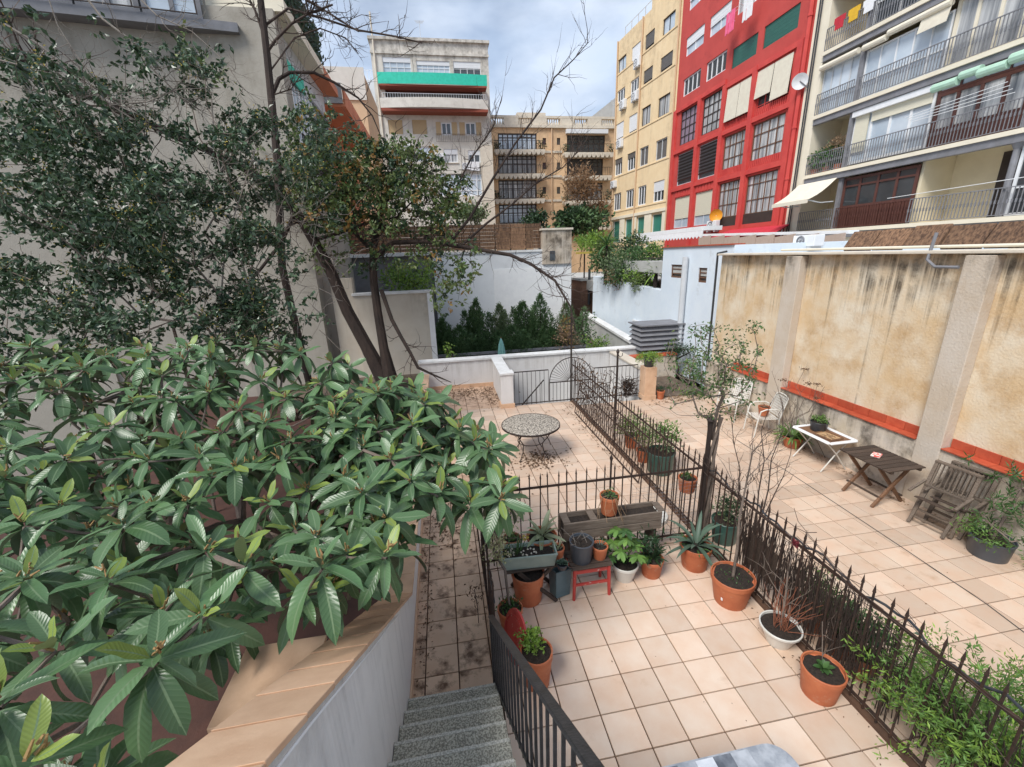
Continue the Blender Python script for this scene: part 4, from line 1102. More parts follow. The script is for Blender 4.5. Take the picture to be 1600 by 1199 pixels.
fs.box(b, a, c, b_z-.35, b_z+.1, -.2, -.15); bw(b, 'green_blind', 'awning_green', lb)
# roof garden trellis
b = MB(); bl = MB()
for i in range(26):
    u = .3+(u1)*i/26; b.tube([fs.pt(u, zroof, -.3), fs.pt(u, zroof+1.5, -.3)], .02, 4)
for z in (.4, .8, 1.2, 1.5): b.tube([fs.pt(.2, zroof+z, -.3), fs.pt(u1+.2, zroof+z, -.3)], .015, 4)
bw(b, 'roof_trellis', 'iron', lb)
for i in range(3200):
    p = fs.pt(random.uniform(0, u1+.3), zroof+.05+random.random()**1.1*1.9, -.3+random.gauss(0, .12)); d = Vector((random.gauss(0,1),random.gauss(0,1),random.gauss(0,1))).normalized()*.10
    e = d.orthogonal().normalized()*.05; bl.add([p-d, p+e, p+d, p-e], [(0,1,2,3)])
bw(bl, 'roof_climber', 'leaf_dark', lb, kind='stuff')
# orange balcony block beyond
ob = thing('orange_balcony_building', 'orange and peach building with a long slanting balcony beyond the pale building', 'building', (-7, 26, -1.6))
pA = atX(541, 150, -4.5); pB = atX(578, 203, -4.5); pC = atX(545, 172, -4.5)
b = MB().box((-9, pA.y-1, -1.6), (-5.9, pB.y+2, pC.z-.1)); bw(b, 'wall', 'orange_paint', ob)
b = MB().box((-5.9, pA.y-.6, pC.z-.12), (-4.5, pB.y, pC.z)); bw(b, 'balcony_slab', 'orange_paint', ob)
n = 8
for i in range(n):
    ya, yb_ = pA.y-.6+(pB.y-pA.y+.6)*i/n, pA.y-.6+(pB.y-pA.y+.6)*(i+1)/n
    b = MB().box((-4.58, ya+.02, pC.z+.002), (-4.5, yb_-.02, pA.z+.1)); bw(b, 'balcony_panel', 'orange_paint', ob)
b = MB().box((-5.9, pA.y-.66, pC.z+.003), (-4.6, pA.y-.58, pA.z+.3)); bw(b, 'balcony_end', 'grey_metal', ob)
q0 = atY(519, 108, pB.y+4); q1 = atY(566, 112, pB.y+4)
b = MB().box((q0.x-3, pB.y+4, -1.6), (q1.x, pB.y+12, q0.z)); bw(b, 'tower', 'peach_dark', ob)
b = MB().box((q0.x-3, pB.y+3.9, q0.z-1.9), (q1.x+.1, pB.y+3.995, q0.z+.1)); bw(b, 'tower_band', 'concrete_facade', ob)

# ---------------------------------------------------------------- white house beyond the hedge, with cane roof screen and chimney
YH = 17.
hw = thing('white_house', 'big blank white house wall behind the clipped hedge', 'house', (2.3, 17, -.05))
a = atY(676, 400, YH).x; c = atY(893, 400, YH).x; zt_ = atY(780, 396, YH).z
bw(MB().box((a, YH, -.05), (c, YH+6, zt_)), 'wall', 'house_white', hw)
bw(MB().box((a-.04, YH-.05, zt_+.002), (c+.02, YH+6, zt_+.10)), 'cap', 'cap_white', hw)
bw(MB().box((a+(c-a)*.42, YH-.03, -.05), (c-.02, YH-.002, zt_-.75)), 'lower_render', 'white_paint', hw)
a2 = atY(553, 400, YH).x
gh = thing('grey_garage', 'dark grey recess with white eaves beside the white house', 'house', (a2+2, 17, -.05))
bw(MB().box((a2-2.5, YH+.3, -.05), (a-.01, YH+5, zt_)), 'wall', 'grey_metal', gh)
bw(MB().box((a2-2.5, YH+.0, zt_+.002), (a-.06, YH+5, zt_+.16)), 'eaves', 'cap_white', gh)
zc1 = atY(700, 353, YH+.3).z
x0 = a2-.2; x1 = atY(845, 370, YH+.3).x; n = 12
sc_ = thing('cane_roof_screen', 'brown cane screen along the roof of the white house', 'screen', ((x0+x1)/2, YH+.3, zt_))
for i in range(n):
    p, q = x0+(x1-x0)*i/n, x0+(x1-x0)*(i+1)/n
    b = MB()
    for k in range(7):
        z0, z1 = zt_+.17+(zc1-zt_-.17)*k/7, zt_+.17+(zc1-zt_-.17)*(k+1)/7
        b.box((p+.01, YH+.3+.01*(k % 2), z0+.006), (q-.01, YH+.35, z1-.006))
    bw(b, 'screen_panel', 'cane', sc_)
    bw(MB().box((q-.03, YH+.36, zt_+.10), (q+.03, YH+.42, zc1+.05)), 'post', 'wood_dark', sc_)
p0_, p1_ = atY(848, 400, YH-.1).x, atY(893, 400, YH-.1).x; zk = atY(870, 360, YH-.1).z
ch = thing('roof_stair_block', 'beige stained block with a tiny window on the roof of the white house', 'building', ((p0_+p1_)/2, YH+.5, zt_))
bw(MB().box((p0_, YH-.1, zt_-.6), (p1_, YH+2, zk)), 'wall', 'pilaster_wall', ch)
bw(MB().box((p0_-.06, YH-.16, zk+.002), (p1_+.06, YH+2.05, zk+.09)), 'cap', 'stone_trim', ch)
wz = atY(863, 400, YH-.1)
bw(MB().box((wz.x-.13, YH-.13, wz.z-.22), (wz.x+.13, YH-.102, wz.z+.22)), 'window', 'glass_dark', ch)

# ---- grey yard wall with white cap running back, blue-white house and its tower
ob2 = thing('brick_outbuilding', 'low brown outbuilding between the white house and the blue-white house', 'building', (8.4, 20, -.05))
bw(MB().box((6.9, 19, -.05), (9.8, 22, 2.5)), 'wall', 'brick_brown', ob2); bw(MB().box((6.8, 18.9, 2.502), (9.9, 22.1, 2.62)), 'roof', 'grey_wall', ob2); bw(MB().tube([(7.3, 18.85, 1.2), (7.3, 18.85, 3.1), (7.5, 18.85, 3.25)], .07, 8), 'stove_pipe', 'plastic_black', ob2)
yw = thing('yard_wall', 'low grey yard wall with white cap slanting back to the white house', 'wall', (6.3, 14, -.05))
A0, A1 = Vector((5.72, 9.3, 0)), Vector((6.7, 18., 0))
b = MB(); d = (A1-A0).normalized(); sd = Vector((d.y, -d.x, 0))*.12
def slabq(z0, z1, wd):
    s2 = Vector((d.y, -d.x, 0))*wd
    P = [A0-s2, A0+s2, A1+s2, A1-s2]
    return MB().add([p+Vector((0,0,z)) for z in (z0, z1) for p in P], [(3,2,1,0),(4,5,6,7),(0,1,5,4),(1,2,6,5),(2,3,7,6),(3,0,4,7)])
bw(slabq(-.05, .88, .11), 'wall', 'grey_wall', yw); bw(slabq(.882, .97, .17), 'cap', 'cap_white', yw)
XB = 6.95
bh = thing('blue_white_house', 'blue-white rendered house with two small windows and a grey flue pipe', 'house', (XB, 10, -.05))
fb = Facade(XB, 20, -90)
def bpx(x, y): return fb.px(x, y)
ua, zt1 = bpx(1037, 388); ub, _ = bpx(1121, 395); uA, zl = bpx(927, 432); uB, zl2 = bpx(1035, 455)
h1 = bpx(1049, 414)+bpx(1069, 436); h2 = bpx(1092, 419)+bpx(1103, 443)
H1 = (h1[0], h1[2], h1[3], h1[1]); H2 = (h2[0], h2[2], h2[3], h2[1])
ub = max(ub, 20-6.6)
fb.wall('tower_wall', 'blue_white', bh, ua, ub, -.05, zt1, [H1, H2], .2)
for H in (H1, H2):
    fb.window(bh, H, 'wood_frame', 'shutter_dark', 1, (.33, .66), o=-.08, fw=.05)
b = MB(); fb.box(b, ua-.04, ub, zt1+.002, zt1+.035, -.3, .05); bw(b, 'roof_edge', 'terra_tile', bh)
b = MB(); b.add([fb.pt(uA,-.05,0), fb.pt(ua-.002,-.05,0), fb.pt(ua-.002,zl2,0), fb.pt(uA,zl,0), fb.pt(uA,-.05,-.3), fb.pt(ua-.002,-.05,-.3), fb.pt(ua-.002,zl2,-.3), fb.pt(uA,zl,-.3)], [(0,1,2,3),(7,6,5,4),(3,2,6,7),(0,3,7,4)])
bw(b, 'low_wall', 'blue_white', bh)
b = MB(); u, z = bpx(1077, 402); ulo, zlo = bpx(1071, 500)
b.tube([fb.pt(u, z, .12), fb.pt(u, .9, .12)], .09, 10); bw(b, 'flue_pipe', 'pale_metal', bh)
u, z = bpx(1022, 510)
fb.window(bh, (bpx(990, 500)[0], bpx(1003, 505)[0], bpx(992, 522)[1], bpx(992, 500)[1]), 'white_frame', 'curtain', 2, o=.01)
b = MB(); u, z = bpx(1040, 500)
# louvred plant box on legs
lo = thing('louvred_vent_box', 'dark grey louvred ventilation box on the bed wall', 'vent box', (5.9, 8.75, .77))
l0 = atY(1004, 515, 8.6); l1 = atY(1079, 520, 8.6)
for i in range(5):
    z = .88+.155*i; e = .03*(i)
    b = MB(); b.add([(l0.x-.05,8.6,z),(l1.x+.05,8.6,z),(l1.x+.05,9.5,z),(l0.x-.05,9.5,z),(l0.x+.05,8.7,z+.13),(l1.x-.05,8.7,z+.13),(l1.x-.05,9.4,z+.13),(l0.x+.05,9.4,z+.13)], [(3,2,1,0),(4,5,6,7),(0,1,5,4),(1,2,6,5),(2,3,7,6),(3,0,4,7)])
    bw(b, 'louvre', 'grey_metal', lo)
bw(MB().box((l0.x-.08, 8.57, .88+.155*5), (l1.x+.08, 9.53, .88+.155*5+.04)), 'lid', 'beam_grey', lo)
bw(MB().box((l0.x+.1, 8.72, .77), (l1.x-.1, 9.4, .878)), 'base', 'plastic_black', lo)

# ---- neighbour roofs behind the tall wall
XR = 8.2
aw2 = thing('cane_awning_roof', 'brown cane sheet roof panels above the stained wall', 'roof', (XR, 2, 3.9))
fq = Facade(XR, 20, -90)
u0_, z0_ = fq.px(1322, 388); u1_, z1_ = fq.px(1600, 364)
u1_ = u0_+7.0; n = 11; zt_q = fq.px(1322, 362)[1]
for i in range(n):
    p, q = u0_+(u1_-u0_)*i/n, u0_+(u1_-u0_)*(i+1)/n
    b = MB(); j = random.uniform(-.02, .02)
    b.add([fq.pt(p+.015,z0_+j,.1), fq.pt(q-.015,z0_+j,.1), fq.pt(q-.015,zt_q+j,-.12), fq.pt(p+.015,zt_q+j,-.12), fq.pt(p+.015,z0_+j-.05,.05), fq.pt(q-.015,z0_+j-.05,.05), fq.pt(q-.015,zt_q+j-.05,-.17), fq.pt(p+.015,zt_q+j-.05,-.17)], [(0,1,2,3),(7,6,5,4),(0,4,5,1),(2,6,7,3),(1,5,6,2),(3,7,4,0)])
    bw(b, 'cane_panel', 'cane', aw2)
for z in (z0_-.12, z0_-.3):
    b = MB(); fq.box(b, u0_-3.2, u1_, z-.05, z+.03, .2, .3); bw(b, 'beam', 'awning_cream', aw2)
rf = thing('flat_roof', 'flat neighbour roof terrace floor behind the stained wall', 'roof', (12, 10, 3.0))
bw(MB().box((7.0, -3, 3.2), (19.3, 16.5, 3.6)), 'slab', 'grey_wall', rf)
wt = thing('white_terrace_canopy', 'long white canopy edge with scalloped valance below the red block', 'canopy', (14, 14, 3.6))
fz = Facade(14.5, 30, -90)
ua_, zc_ = fz.px(993, 369); ub_, _ = fz.px(1098, 369); uc_, _ = fz.px(1330, 369)
b = MB(); fz.box(b, ua_, ub_, zc_-.12, zc_+.12, -1.2, 0); bw(b, 'beam', 'white_frame', wt)
b = MB(); n = 24
for i in range(n):
    p, q = ua_+(ub_-ua_)*i/n, ua_+(ub_-ua_)*(i+1)/n
    b.add([fz.pt(p,zc_-.13,.02), fz.pt(q,zc_-.13,.02), fz.pt(q,zc_-.42,.02), fz.pt((p+q)/2,zc_-.56,.02), fz.pt(p,zc_-.42,.02), fz.pt(p,zc_-.13,.0), fz.pt(q,zc_-.13,.0), fz.pt(q,zc_-.42,.0), fz.pt((p+q)/2,zc_-.56,.0), fz.pt(p,zc_-.42,.0)], [(4,3,2,1,0),(5,6,7,8,9)])
bw(b, 'valance', 'white_cloth', wt)
P1, P2 = atX(1100, 368, 14.5), atX(1335, 363, 14.5)
bw(MB().bar(P1, P2, .4, .12), 'long_beam', 'white_frame', wt)
for u in (ua_+.1, ua_+2, ub_-.1): bw(MB().box(tuple(fz.pt(u, 2.5, 0)-Vector((.05,.05,0))), tuple(fz.pt(u, zc_-.13, 0)+Vector((.05,.05,0)))), 'post', 'white_frame', wt)
b = MB()
for i in range(8):
    q0_, q1_ = P1.lerp(P2, i/8+.004), P1.lerp(P2, (i+1)/8-.004); b.bar(q0_-Vector((.3, 0, .55)), q1_-Vector((.3, 0, .42)), .05, .8)
pk2 = tag(bw(b, 'reed_fence', 'cane_pink', None), 'pinkish reed fence under the white beam behind the stained wall', 'fence')
rd = thing('red_awning', 'flat crimson awning at the foot of the red block', 'awning', (18.3, 20, 3.6))
fw_ = Facade(18.2, 30, -90)
p = fw_.px(1112, 362)[0]; q = fw_.px(1212, 362)[0]; z = fw_.px(1150, 366)[1]
b = MB(); b.add([fw_.pt(p,z-.1,0), fw_.pt(q,z-.1,0), fw_.pt(q-.4,z+.35,-1.2), fw_.pt(p+.4,z+.35,-1.2), fw_.pt(p,z-.16,0), fw_.pt(q,z-.16,0), fw_.pt(q-.4,z+.3,-1.2), fw_.pt(p+.4,z+.3,-1.2)], [(0,1,2,3),(7,6,5,4),(0,4,5,1)]); bw(b, 'fabric', 'red_cloth', rd)
for u in (p+.5, q-.6): bw(MB().tube([fw_.pt(u, 3.0, -.9), fw_.pt(u, z+.2, -.9)], .04, 6), 'post', 'pale_metal', rd)
f9 = Facade(9.5, 20, -90)
f9.ac('grey air conditioner standing above the stained wall beside the cane roof', f9.px(1259, 378)[0], f9.px(1259, 386)[1], .72, .30, .1)

def antenna(label, fac, u, z, h):
    t = thing('roof_antenna', label, 'antenna', fac.pt(u, z, -1.5))
    MB().tube([(0, 0, 0), (0, 0, h)], .03, 5).build('mast', 'pale_metal', t)
    for k in range(6): MB().tube([(-.5+.04*k, .1*k-.3, h-.15), (.5-.04*k, .1*k-.3, h-.15)], .012, 4).build('element', 'pale_metal', t)
    MB().tube([(0, -.35, h-.15), (0, .3, h-.15)], .015, 4).build('boom', 'pale_metal', t)
antenna('television aerial on the roof of the concrete block', fm, mu0+5, mz1+.2, 2.2)
antenna('television aerial above the balustrade of the peach block', fp, pu0+16, pz1+1, 2.6)
antenna('television aerial on the roof edge of the yellow block', fy, -6, ytop_, 2.8)
for k_, (u_, w_) in enumerate(((mu0+2.2, .5), (mu0+5.6, .4), (mu0+8.3, .45))):
    fm.ac(('air conditioner low on the concrete block between its shuttered windows', 'air conditioner on the concrete block under the timber shutters', 'air conditioner on the concrete block beside the hung towel')[k_], u_, T['s1'][2]-1.6-.9*k_, .9, .65)

# ================================================================== FENCES
def picket_mesh(h, w_=.0065, tip=.09):
    b = MB(); b.box((-w_, -w_, 0), (w_, w_, h-tip))
    b.add([(-w_*1.5,-w_*1.5,h-tip),(w_*1.5,-w_*1.5,h-tip),(w_*1.5,w_*1.5,h-tip),(-w_*1.5,w_*1.5,h-tip),(0,0,h)], [(0,1,4),(1,2,4),(2,3,4),(3,0,4),(3,2,1,0)])
    me = bpy.data.meshes.new('picket'); me.from_pydata(b.v, [], b.f); me.materials.append(MAT['rust_iron']); return me
def fence(name, label, p, q, z0, z1, tipz, step=.12, rails=(), m='rust_iron'):
    """straight run of pointed pickets between two points, rails at z0 and z1"""
    p, q = Vector(p), Vector(q); L_ = (q-p).length; d = (q-p)/L_
    t = thing(name, label, 'fence', p)
    me = picket_mesh(tipz-.04)
    n = int(L_/step)
    for i in range(n+1):
        o = link('picket', me, None, t, d*(i*L_/n)+Vector((0, 0, .04)))
        o.rotation_euler = (random.gauss(0, .008), random.gauss(0, .008), random.uniform(-.2, .2))
    for z in (z0, z1)+tuple(rails):
        b = MB().bar(Vector((0, 0, z)), Vector((d.x*L_, d.y*L_, z)), .012, .032)
        b.build('rail', m, t)
    return t
XD = 2.61
dvf = fence('divider_fence', 'long rusty picket fence dividing the two tiled patios', (XD, -2.95, 0), (XD, 6.85, 0), .10, 1.07, 1.28, .12)
bw(MB().box((XD-.03, -3.6, -.1), (XD+.03, 6.85, .035)), 'kerb', 'grout', dvf)
xf = fence('cross_fence', 'rusty picket fence across the patio behind the wooden trough', (-.5, .72, 0), (XD-.08, .72, 0), .12, 1.14, 1.36, .126)
# wire netting on the lower right of the cross fence
b = MB()
for i in range(18): b.tube([(1.55+i*.055, .745, .15), (1.55+i*.055, .745, .95)], .0016, 3, False)
for i in range(15): b.tube([(1.55, .747, .15+i*.055), (2.5, .747, .15+i*.055)], .0016, 3, False)
bw(b, 'wire_netting', 'grey_metal', xf)
sf = fence('path_fence', 'black picket fence between the patio and the dirty path', (-.53, -.88, 0), (-.53, .66, 0), .1, 1.0, 1.16, .125, m='black_paint')
def post(name, label, x, y, h, hook=True, r_=.02):
    t = thing(name, label, 'post', (x, y, 0))
    MB().tube([(0, 0, 0), (0, 0, h)], r_, 8).build('shaft', 'iron', t)
    if hook:
        MB().tube([(.0, 0, h-.02), (.05, 0, h-.09), (.10, 0, h-.06), (.10, 0, h-.01)], .008, 5).build('hook', 'iron', t)
    MB().lathe([(r_*1.2, 0), (r_*1.7, .03), (r_*.6, .07), (0, .09)], (0, 0, h), 8).build('finial', 'iron', t)
    return t
post('iron_post', 'tall thin iron post at the centre of the arched gate', 2.58, 6.87, 2.42, False, .025)
post('iron_post', 'iron post with a hook top standing in the overgrown part of the divider fence', 2.61, 3.85, 2.05, True, .022)
post('iron_post', 'dark iron post with hook wrapped by the woody climber at the fence corner', 2.61, .76, 1.78, True, .03)
post('iron_post', 'short thick iron post in the middle of the cross fence', 1.21, .70, 1.42, False, .014)

# ---- stair railing
H0, H1_ = Vector((-.575, -.93, .90)), Vector((-.40, -3.55, 2.80))
rl = thing('stair_railing', 'black painted iron stair railing with flat handrail', 'railing', (-.57, -.93, 0))
b = MB().bar(H0, H1_, .05, .022, (0, 0, 1)); bw(b, 'handrail', 'black_paint', rl, bevel=.006)
bw(MB().bar(H0-Vector((0, 0, .035)), H1_-Vector((0, 0, .035)), .014, .03), 'under_rail', 'black_paint', rl)
bw(MB().bar(H0-Vector((0, 0, .78)), H1_-Vector((-.0, 0, .78)), .014, .03), 'bottom_rail', 'black_paint', rl)
n = 25
for i in range(n+1):
    p = H0.lerp(H1_, i/n)
    bw(MB().bar(p-Vector((0, 0, .82 if i else .88)), p-Vector((0, 0, .03)), .015 if i else .03, .015 if i else .03), 'baluster', 'black_paint', rl)

# ---- gate with fan arch, railings round the sunken stair
ag = thing('arched_gate', 'iron gate with a sunburst arch at the head of the sunken stair', 'gate', (2.58, 6.85, 0))
r_a = .62; zc_a = .60
b = MB(); pts = [Vector((2.58+r_a*math.cos(math.pi*i/24), 6.85, zc_a+r_a*1.08*math.sin(math.pi*i/24))) for i in range(25)]
b.tube(pts, .013, 6); bw(b, 'arch', 'iron', ag)
bw(MB().tube([Vector((2.58+.1*math.cos(math.pi*i/8), 6.85, zc_a+.1*math.sin(math.pi*i/8))) for i in range(9)], .01, 5), 'hub', 'iron', ag)
for i in range(1, 24, 1):
    if i % 2 == 0 or True:
        a = math.pi*i/24; bw(MB().tube([Vector((2.58+.1*math.cos(a), 6.85, zc_a+.1*math.sin(a))), pts[i]], .005, 4), 'ray', 'iron', ag)
for z in (.06, zc_a): bw(MB().bar((1.96, 6.85, z), (3.2, 6.85, z), .012, .03), 'rail', 'iron', ag)
for i in range(13):
    x = 1.96+1.24*i/12; bw(MB().tube([(x, 6.85, .03), (x, 6.85, zc_a)], .007 if i not in (0, 12) else .014, 5), 'bar', 'iron', ag)
def bars(name, label, x0, x1, y, h):
    t = thing(name, label, 'railing', (x0, y, 0))
    for z in (.06, h): bw(MB().bar((x0, y, z), (x1, y, z), .012, .028), 'rail', 'iron', t)
    n = int((x1-x0)/.115)
    for i in range(n+1): bw(MB().tube([(x0+(x1-x0)*i/n, y, .03), (x0+(x1-x0)*i/n, y, h)], .007, 5), 'bar', 'iron', t)
    return t
bars('stairwell_railing', 'plain iron railing between the white pillar and the arched gate', .98, 1.93, 6.85, .97)
bars('stairwell_railing', 'plain iron railing between the arched gate and the tiled pillar', 3.24, 4.53, 6.85, .92)
hr = thing('sunken_handrail', 'sloping iron handrail going down into the sunken stair', 'handrail', (1.5, 7.1, -1))
bw(MB().bar((1.86, 7.1, .62), (1.15, 7.1, -.15), .02, .03), 'rail', 'iron', hr)
for i in range(5): x = 1.8-.15*i; zz = .62-(1.86-x)*1.085; bw(MB().tube([(x, 7.1, zz-.9), (x, 7.1, zz)], .007, 5), 'bar', 'iron', hr)

# ---- fence panel leaning on the divider
lp = thing('leaning_fence_panel', 'loose barred fence panel leaning against the divider fence on the terrace', 'fence panel', (2.5, 4.1, 0))
def lpt(t, s): # t along, s up
    return Vector((2.40+.02*t+.16*s, 5.95-3.65*t, .03+.84*s))
for a, c in (((0, 0), (1, 0)), ((0, 1), (1, 1)), ((0, .72), (1, .72))): bw(MB().bar(lpt(*a), lpt(*c), .014, .03), 'rail', 'rust_iron', lp)
for i in range(29):
    t = i/28; bw(MB().tube([lpt(t, 0), lpt(t+random.gauss(0, .003), 1)], .012 if i in (0, 28) else .006, 5), 'bar', 'rust_iron', lp)

# ================================================================== FURNITURE
# round mosaic table
mt = thing('round_mosaic_table', 'round wrought iron garden table with speckled mosaic top', 'table', (.80, 3.86, 0))
mat('mosaic', (.52, .46, .38), (.09, .075, .06), 34, .5, .2, 60, detail=3, lo=.44, hi=.56)
MB().lathe([(0, .70), (.57, .70), (.585, .695), (.585, .672), (.57, .668), (0, .668)], n=40).build('top', 'mosaic', mt)
MB().lathe([(.586, .70), (.597, .698), (.597, .664), (.586, .664)], n=40).build('rim', 'iron', mt)
for k in range(4):
    a = math.pi/4+k*math.pi/2; c_, s_ = math.cos(a), math.sin(a)
    pts = [(.50*c_, .50*s_, .66), (.40*c_, .40*s_, .50), (.27*c_, .27*s_, .33), (.30*c_, .30*s_, .18), (.42*c_, .42*s_, .01)]
    MB().tube(pts, .010, 6).build('leg', 'iron', mt)
    MB().tube([(.46*c_*math.cos(u)-.0*s_, .46*s_*math.cos(u), .34+.3*math.sin(u)) for u in [math.pi/2*i/8 for i in range(9)]], .007, 5).build('brace', 'iron', mt)
MB().lathe([(.27, .325), (.28, .333), (.27, .341), (.26, .333), (.27, .325)], n=28).build('ring', 'iron', mt)

# slatted wooden folding table
wt_ = thing('slatted_folding_table', 'weathered slatted wooden folding table with crossed legs by the stained wall', 'table', (5.93, 1.1, 0))
for i in range(8):
    y = -.40+i*.103; o = MB().box((-.335, y, .685), (.335, y+.092, .705)).build('slat', 'wood_dark', wt_, bevel=.003)
for x in (-.25, .25): MB().box((x-.02, -.40, .65), (x+.02, .42, .684)).build('bearer', 'wood_dark', wt_)
for y, k in ((-.26, 0), (.24, 1)):
    MB().bar((-.30, y, .01), (.26, y, .66), .035, .05).build('leg', 'wood_brown', wt_, bevel=.004)
    MB().bar((.30, y+.045, .01), (-.26, y+.045, .66), .035, .05).build('leg', 'wood_brown', wt_, bevel=.004)
for x in (-.19, .2): MB().bar((x, -.28, .16), (x, .30, .16), .025, .025).build('stretcher', 'wood_dark', wt_)
mat('packet', (.70, .08, .06), (.80, .74, .68), 26, .5, detail=2, lo=.48, hi=.55)
tag(MB().box((-.09, -.06, 0), (.09, .06, .025)).build('packet', 'packet', None, (5.92, 1.17, .706), bevel=.008), 'small red and white packet lying on the slatted table', 'packet').rotation_euler = (0, 0, .5)

# small camping table, brown top, white frame
ct = thing('camping_table', 'small folding table with brown top and white rounded metal frame', 'table', (6.06, 2.27, 0))
MB().box((-.22, -.36, .60), (.22, .36, .612)).build('top', 'wood_brown', ct)
b = MB(); rr_ = [(-.27, -.40), (.27, -.40), (.27, .40), (-.27, .40)]
for i in range(4): b.bar((*rr_[i], .605), (*rr_[(i+1) % 4], .605), .085 if i % 2 else .075, .03)
b.build('frame', 'white_frame', ct, bevel=.012)
for y in (-.33, .33):
    MB().tube([(-.24, y, .58), (.0, y, .33), (.24, y*1.03, .01)], .012, 6).build('leg', 'plastic_white', ct)
    MB().tube([(.24, y*.93, .58), (-.02, y*.93, .30), (-.26, y*.96, .01)], .012, 6).build('leg', 'plastic_white', ct)

# folded wooden chairs
def folded_chair(label, loc, rz, lean):
    t = thing('folding_chair', label, 'chair', loc, rz)
    M = Matrix.Rotation(lean, 4, 'Y')
    def P(x, y, z): return M @ Vector((x, y, z))
    for y in (-.24, .24):
        MB().bar(P(0, y, .02), P(.16, y, .93), .032, .045, (0, 1, 0)).build('rear_leg', 'wood_grey', t, bevel=.004)
        MB().bar(P(-.10, y*.86, .01), P(.12, y*.86, .62), .03, .04, (0, 1, 0)).build('front_leg', 'wood_grey', t, bevel=.004)
        MB().bar(P(-.20, y*1.12, .50), P(.10, y*1.12, .64), .03, .035, (0, 1, 0)).build('armrest', 'wood_grey', t, bevel=.004)
    for z, x in ((.95, .165), (.58, .10)): MB().bar(P(x, -.26, z), P(x, .26, z), .03, .06, (1, 0, 0)).build('back_rail', 'wood_grey', t, bevel=.004)
    for i in range(9):
        y = -.2+.05*i; MB().bar(P(.105, y, .60), P(.162, y, .93), .022, .012, (0, 1, 0)).build('back_slat', 'wood_grey', t)
    for i in range(7):
        s = i/6; MB().bar(P(-.16+.18*s, -.2, .44-.05*s), P(-.16+.18*s, .2, .44-.05*s), .012, .04, (1, 0, 0)).build('seat_slat', 'wood_dark', t)
    for z, x in ((.10, .02), (.22, .04)): MB().bar(P(x-.06, -.24, z), P(x-.06, .24, z), .02, .03).build('stretcher', 'wood_grey', t)
    return t
folded_chair('weathered wooden folding chair in front, its slatted back facing the patio', (5.90, .22, 0), .12, .10)
folded_chair('weathered wooden folding chair tucked behind another against the wall', (6.09, .16, 0), .12, .12)

# white metal garden chairs
def garden_chair(label, loc, rz):
    t = thing('garden_chair', label, 'chair', loc, rz)
    for y in (-.25, .25):
        MB().tube([(-.27, y, .0), (-.24, y, .35), (-.20, y, .60), (-.10, y*1.05, .655), (.12, y*1.05, .66), (.20, y, .62)], .014, 7).build('arm_leg', 'plastic_white', t)
        MB().tube([(.28, y, .0), (.20, y, .40), (.27, y*.97, .70), (.33, y*.9, .88)], .014, 7).build('rear_leg', 'plastic_white', t)
    MB().tube([(.33, -.225, .88), (.345, -.12, .91), (.35, 0, .915), (.345, .12, .91), (.33, .225, .88)], .014, 7).build('top_rail', 'plastic_white', t)
    b = MB()
    for i in range(10):
        for j in range(9):
            u0, u1 = -.22+.44*i/10, -.22+.44*(i+1)/10; v0, v1 = j/9, (j+1)/9
            f = lambda u, v: (.21+.12*v+.02*math.cos(u*6), u, .44+.44*v)
            b.add([f(u0+.004, v0+.01), f(u1-.004, v0+.01), f(u1-.004, v1-.01), f(u0+.004, v1-.01)], [(0,1,2,3)])
    b.build('backrest', 'plastic_white', t)
    b = MB()
    for i in range(10):
        for j in range(9):
            u0, u1 = -.22+.44*i/10, -.22+.44*(i+1)/10; v0, v1 = -.24+.46*j/9, -.24+.46*(j+1)/9
            f = lambda u, v: (v, u, .43-.02*math.cos(v*5))
            b.add([f(u0+.004, v0+.004), f(u1-.004, v0+.004), f(u1-.004, v1-.004), f(u0+.004, v1-.004)], [(0,1,2,3)])
    b.build('seat', 'plastic_white', t)
    MB().tube([(-.23, -.25, .42), (-.25, 0, .42), (-.23, .25, .42)], .012, 6).build('front_rail', 'plastic_white', t)
    return t
garden_chair('white metal garden chair with a terracotta pot on its seat', (6.02, 3.72, 0), -.25)
garden_chair('white metal garden chair half hidden behind the woody climber', (6.0, 4.72, 0), .35)

# red stool and black folding table with pots
rs = thing('red_stool', 'chipped red wooden stool with slatted seat holding pots', 'stool', (.72, .14, 0))
for sx_ in (-.21, .21):
    for sy_ in (-.14, .14):
        MB().tube([(sx_*1.06, sy_*1.1, .0), (sx_, sy_, .43)], [.020, .024], 7).build('leg', 'red_metal', rs)
for sy_ in (-.14, .14): MB().bar((-.21, sy_, .20), (.21, sy_, .20), .02, .03).build('stretcher', 'red_metal', rs); MB().bar((-.22, sy_, .385), (.22, sy_, .385), .02, .05).build('apron', 'red_metal', rs)
for i in range(5): MB().box((-.25, -.17+i*.07, .432), (.25, -.17+i*.07+.058, .45)).build('slat', 'wood_dark', rs, bevel=.003)
bt = thing('dark_folding_table', 'dark wooden folding table with crossed legs crowded with planters', 'table', (.04, .2, 0))
for i in range(4): MB().box((-.36, -.2+i*.1, .50), (.36, -.2+i*.1+.092, .52)).build('slat', 'wood_dark', bt, bevel=.003)
for y in (-.15, .15):
    MB().bar((-.24, y, .01), (.22, y, .49), .03, .042).build('leg', 'wood_dark', bt, bevel=.003)
    MB().bar((.25, y-.04, .01), (-.2, y-.04, .49), .03, .042).build('leg', 'wood_dark', bt, bevel=.003)
MB().bar((0, -.2, .26), (0, .18, .26), .02, .02).build('pivot', 'iron', bt)
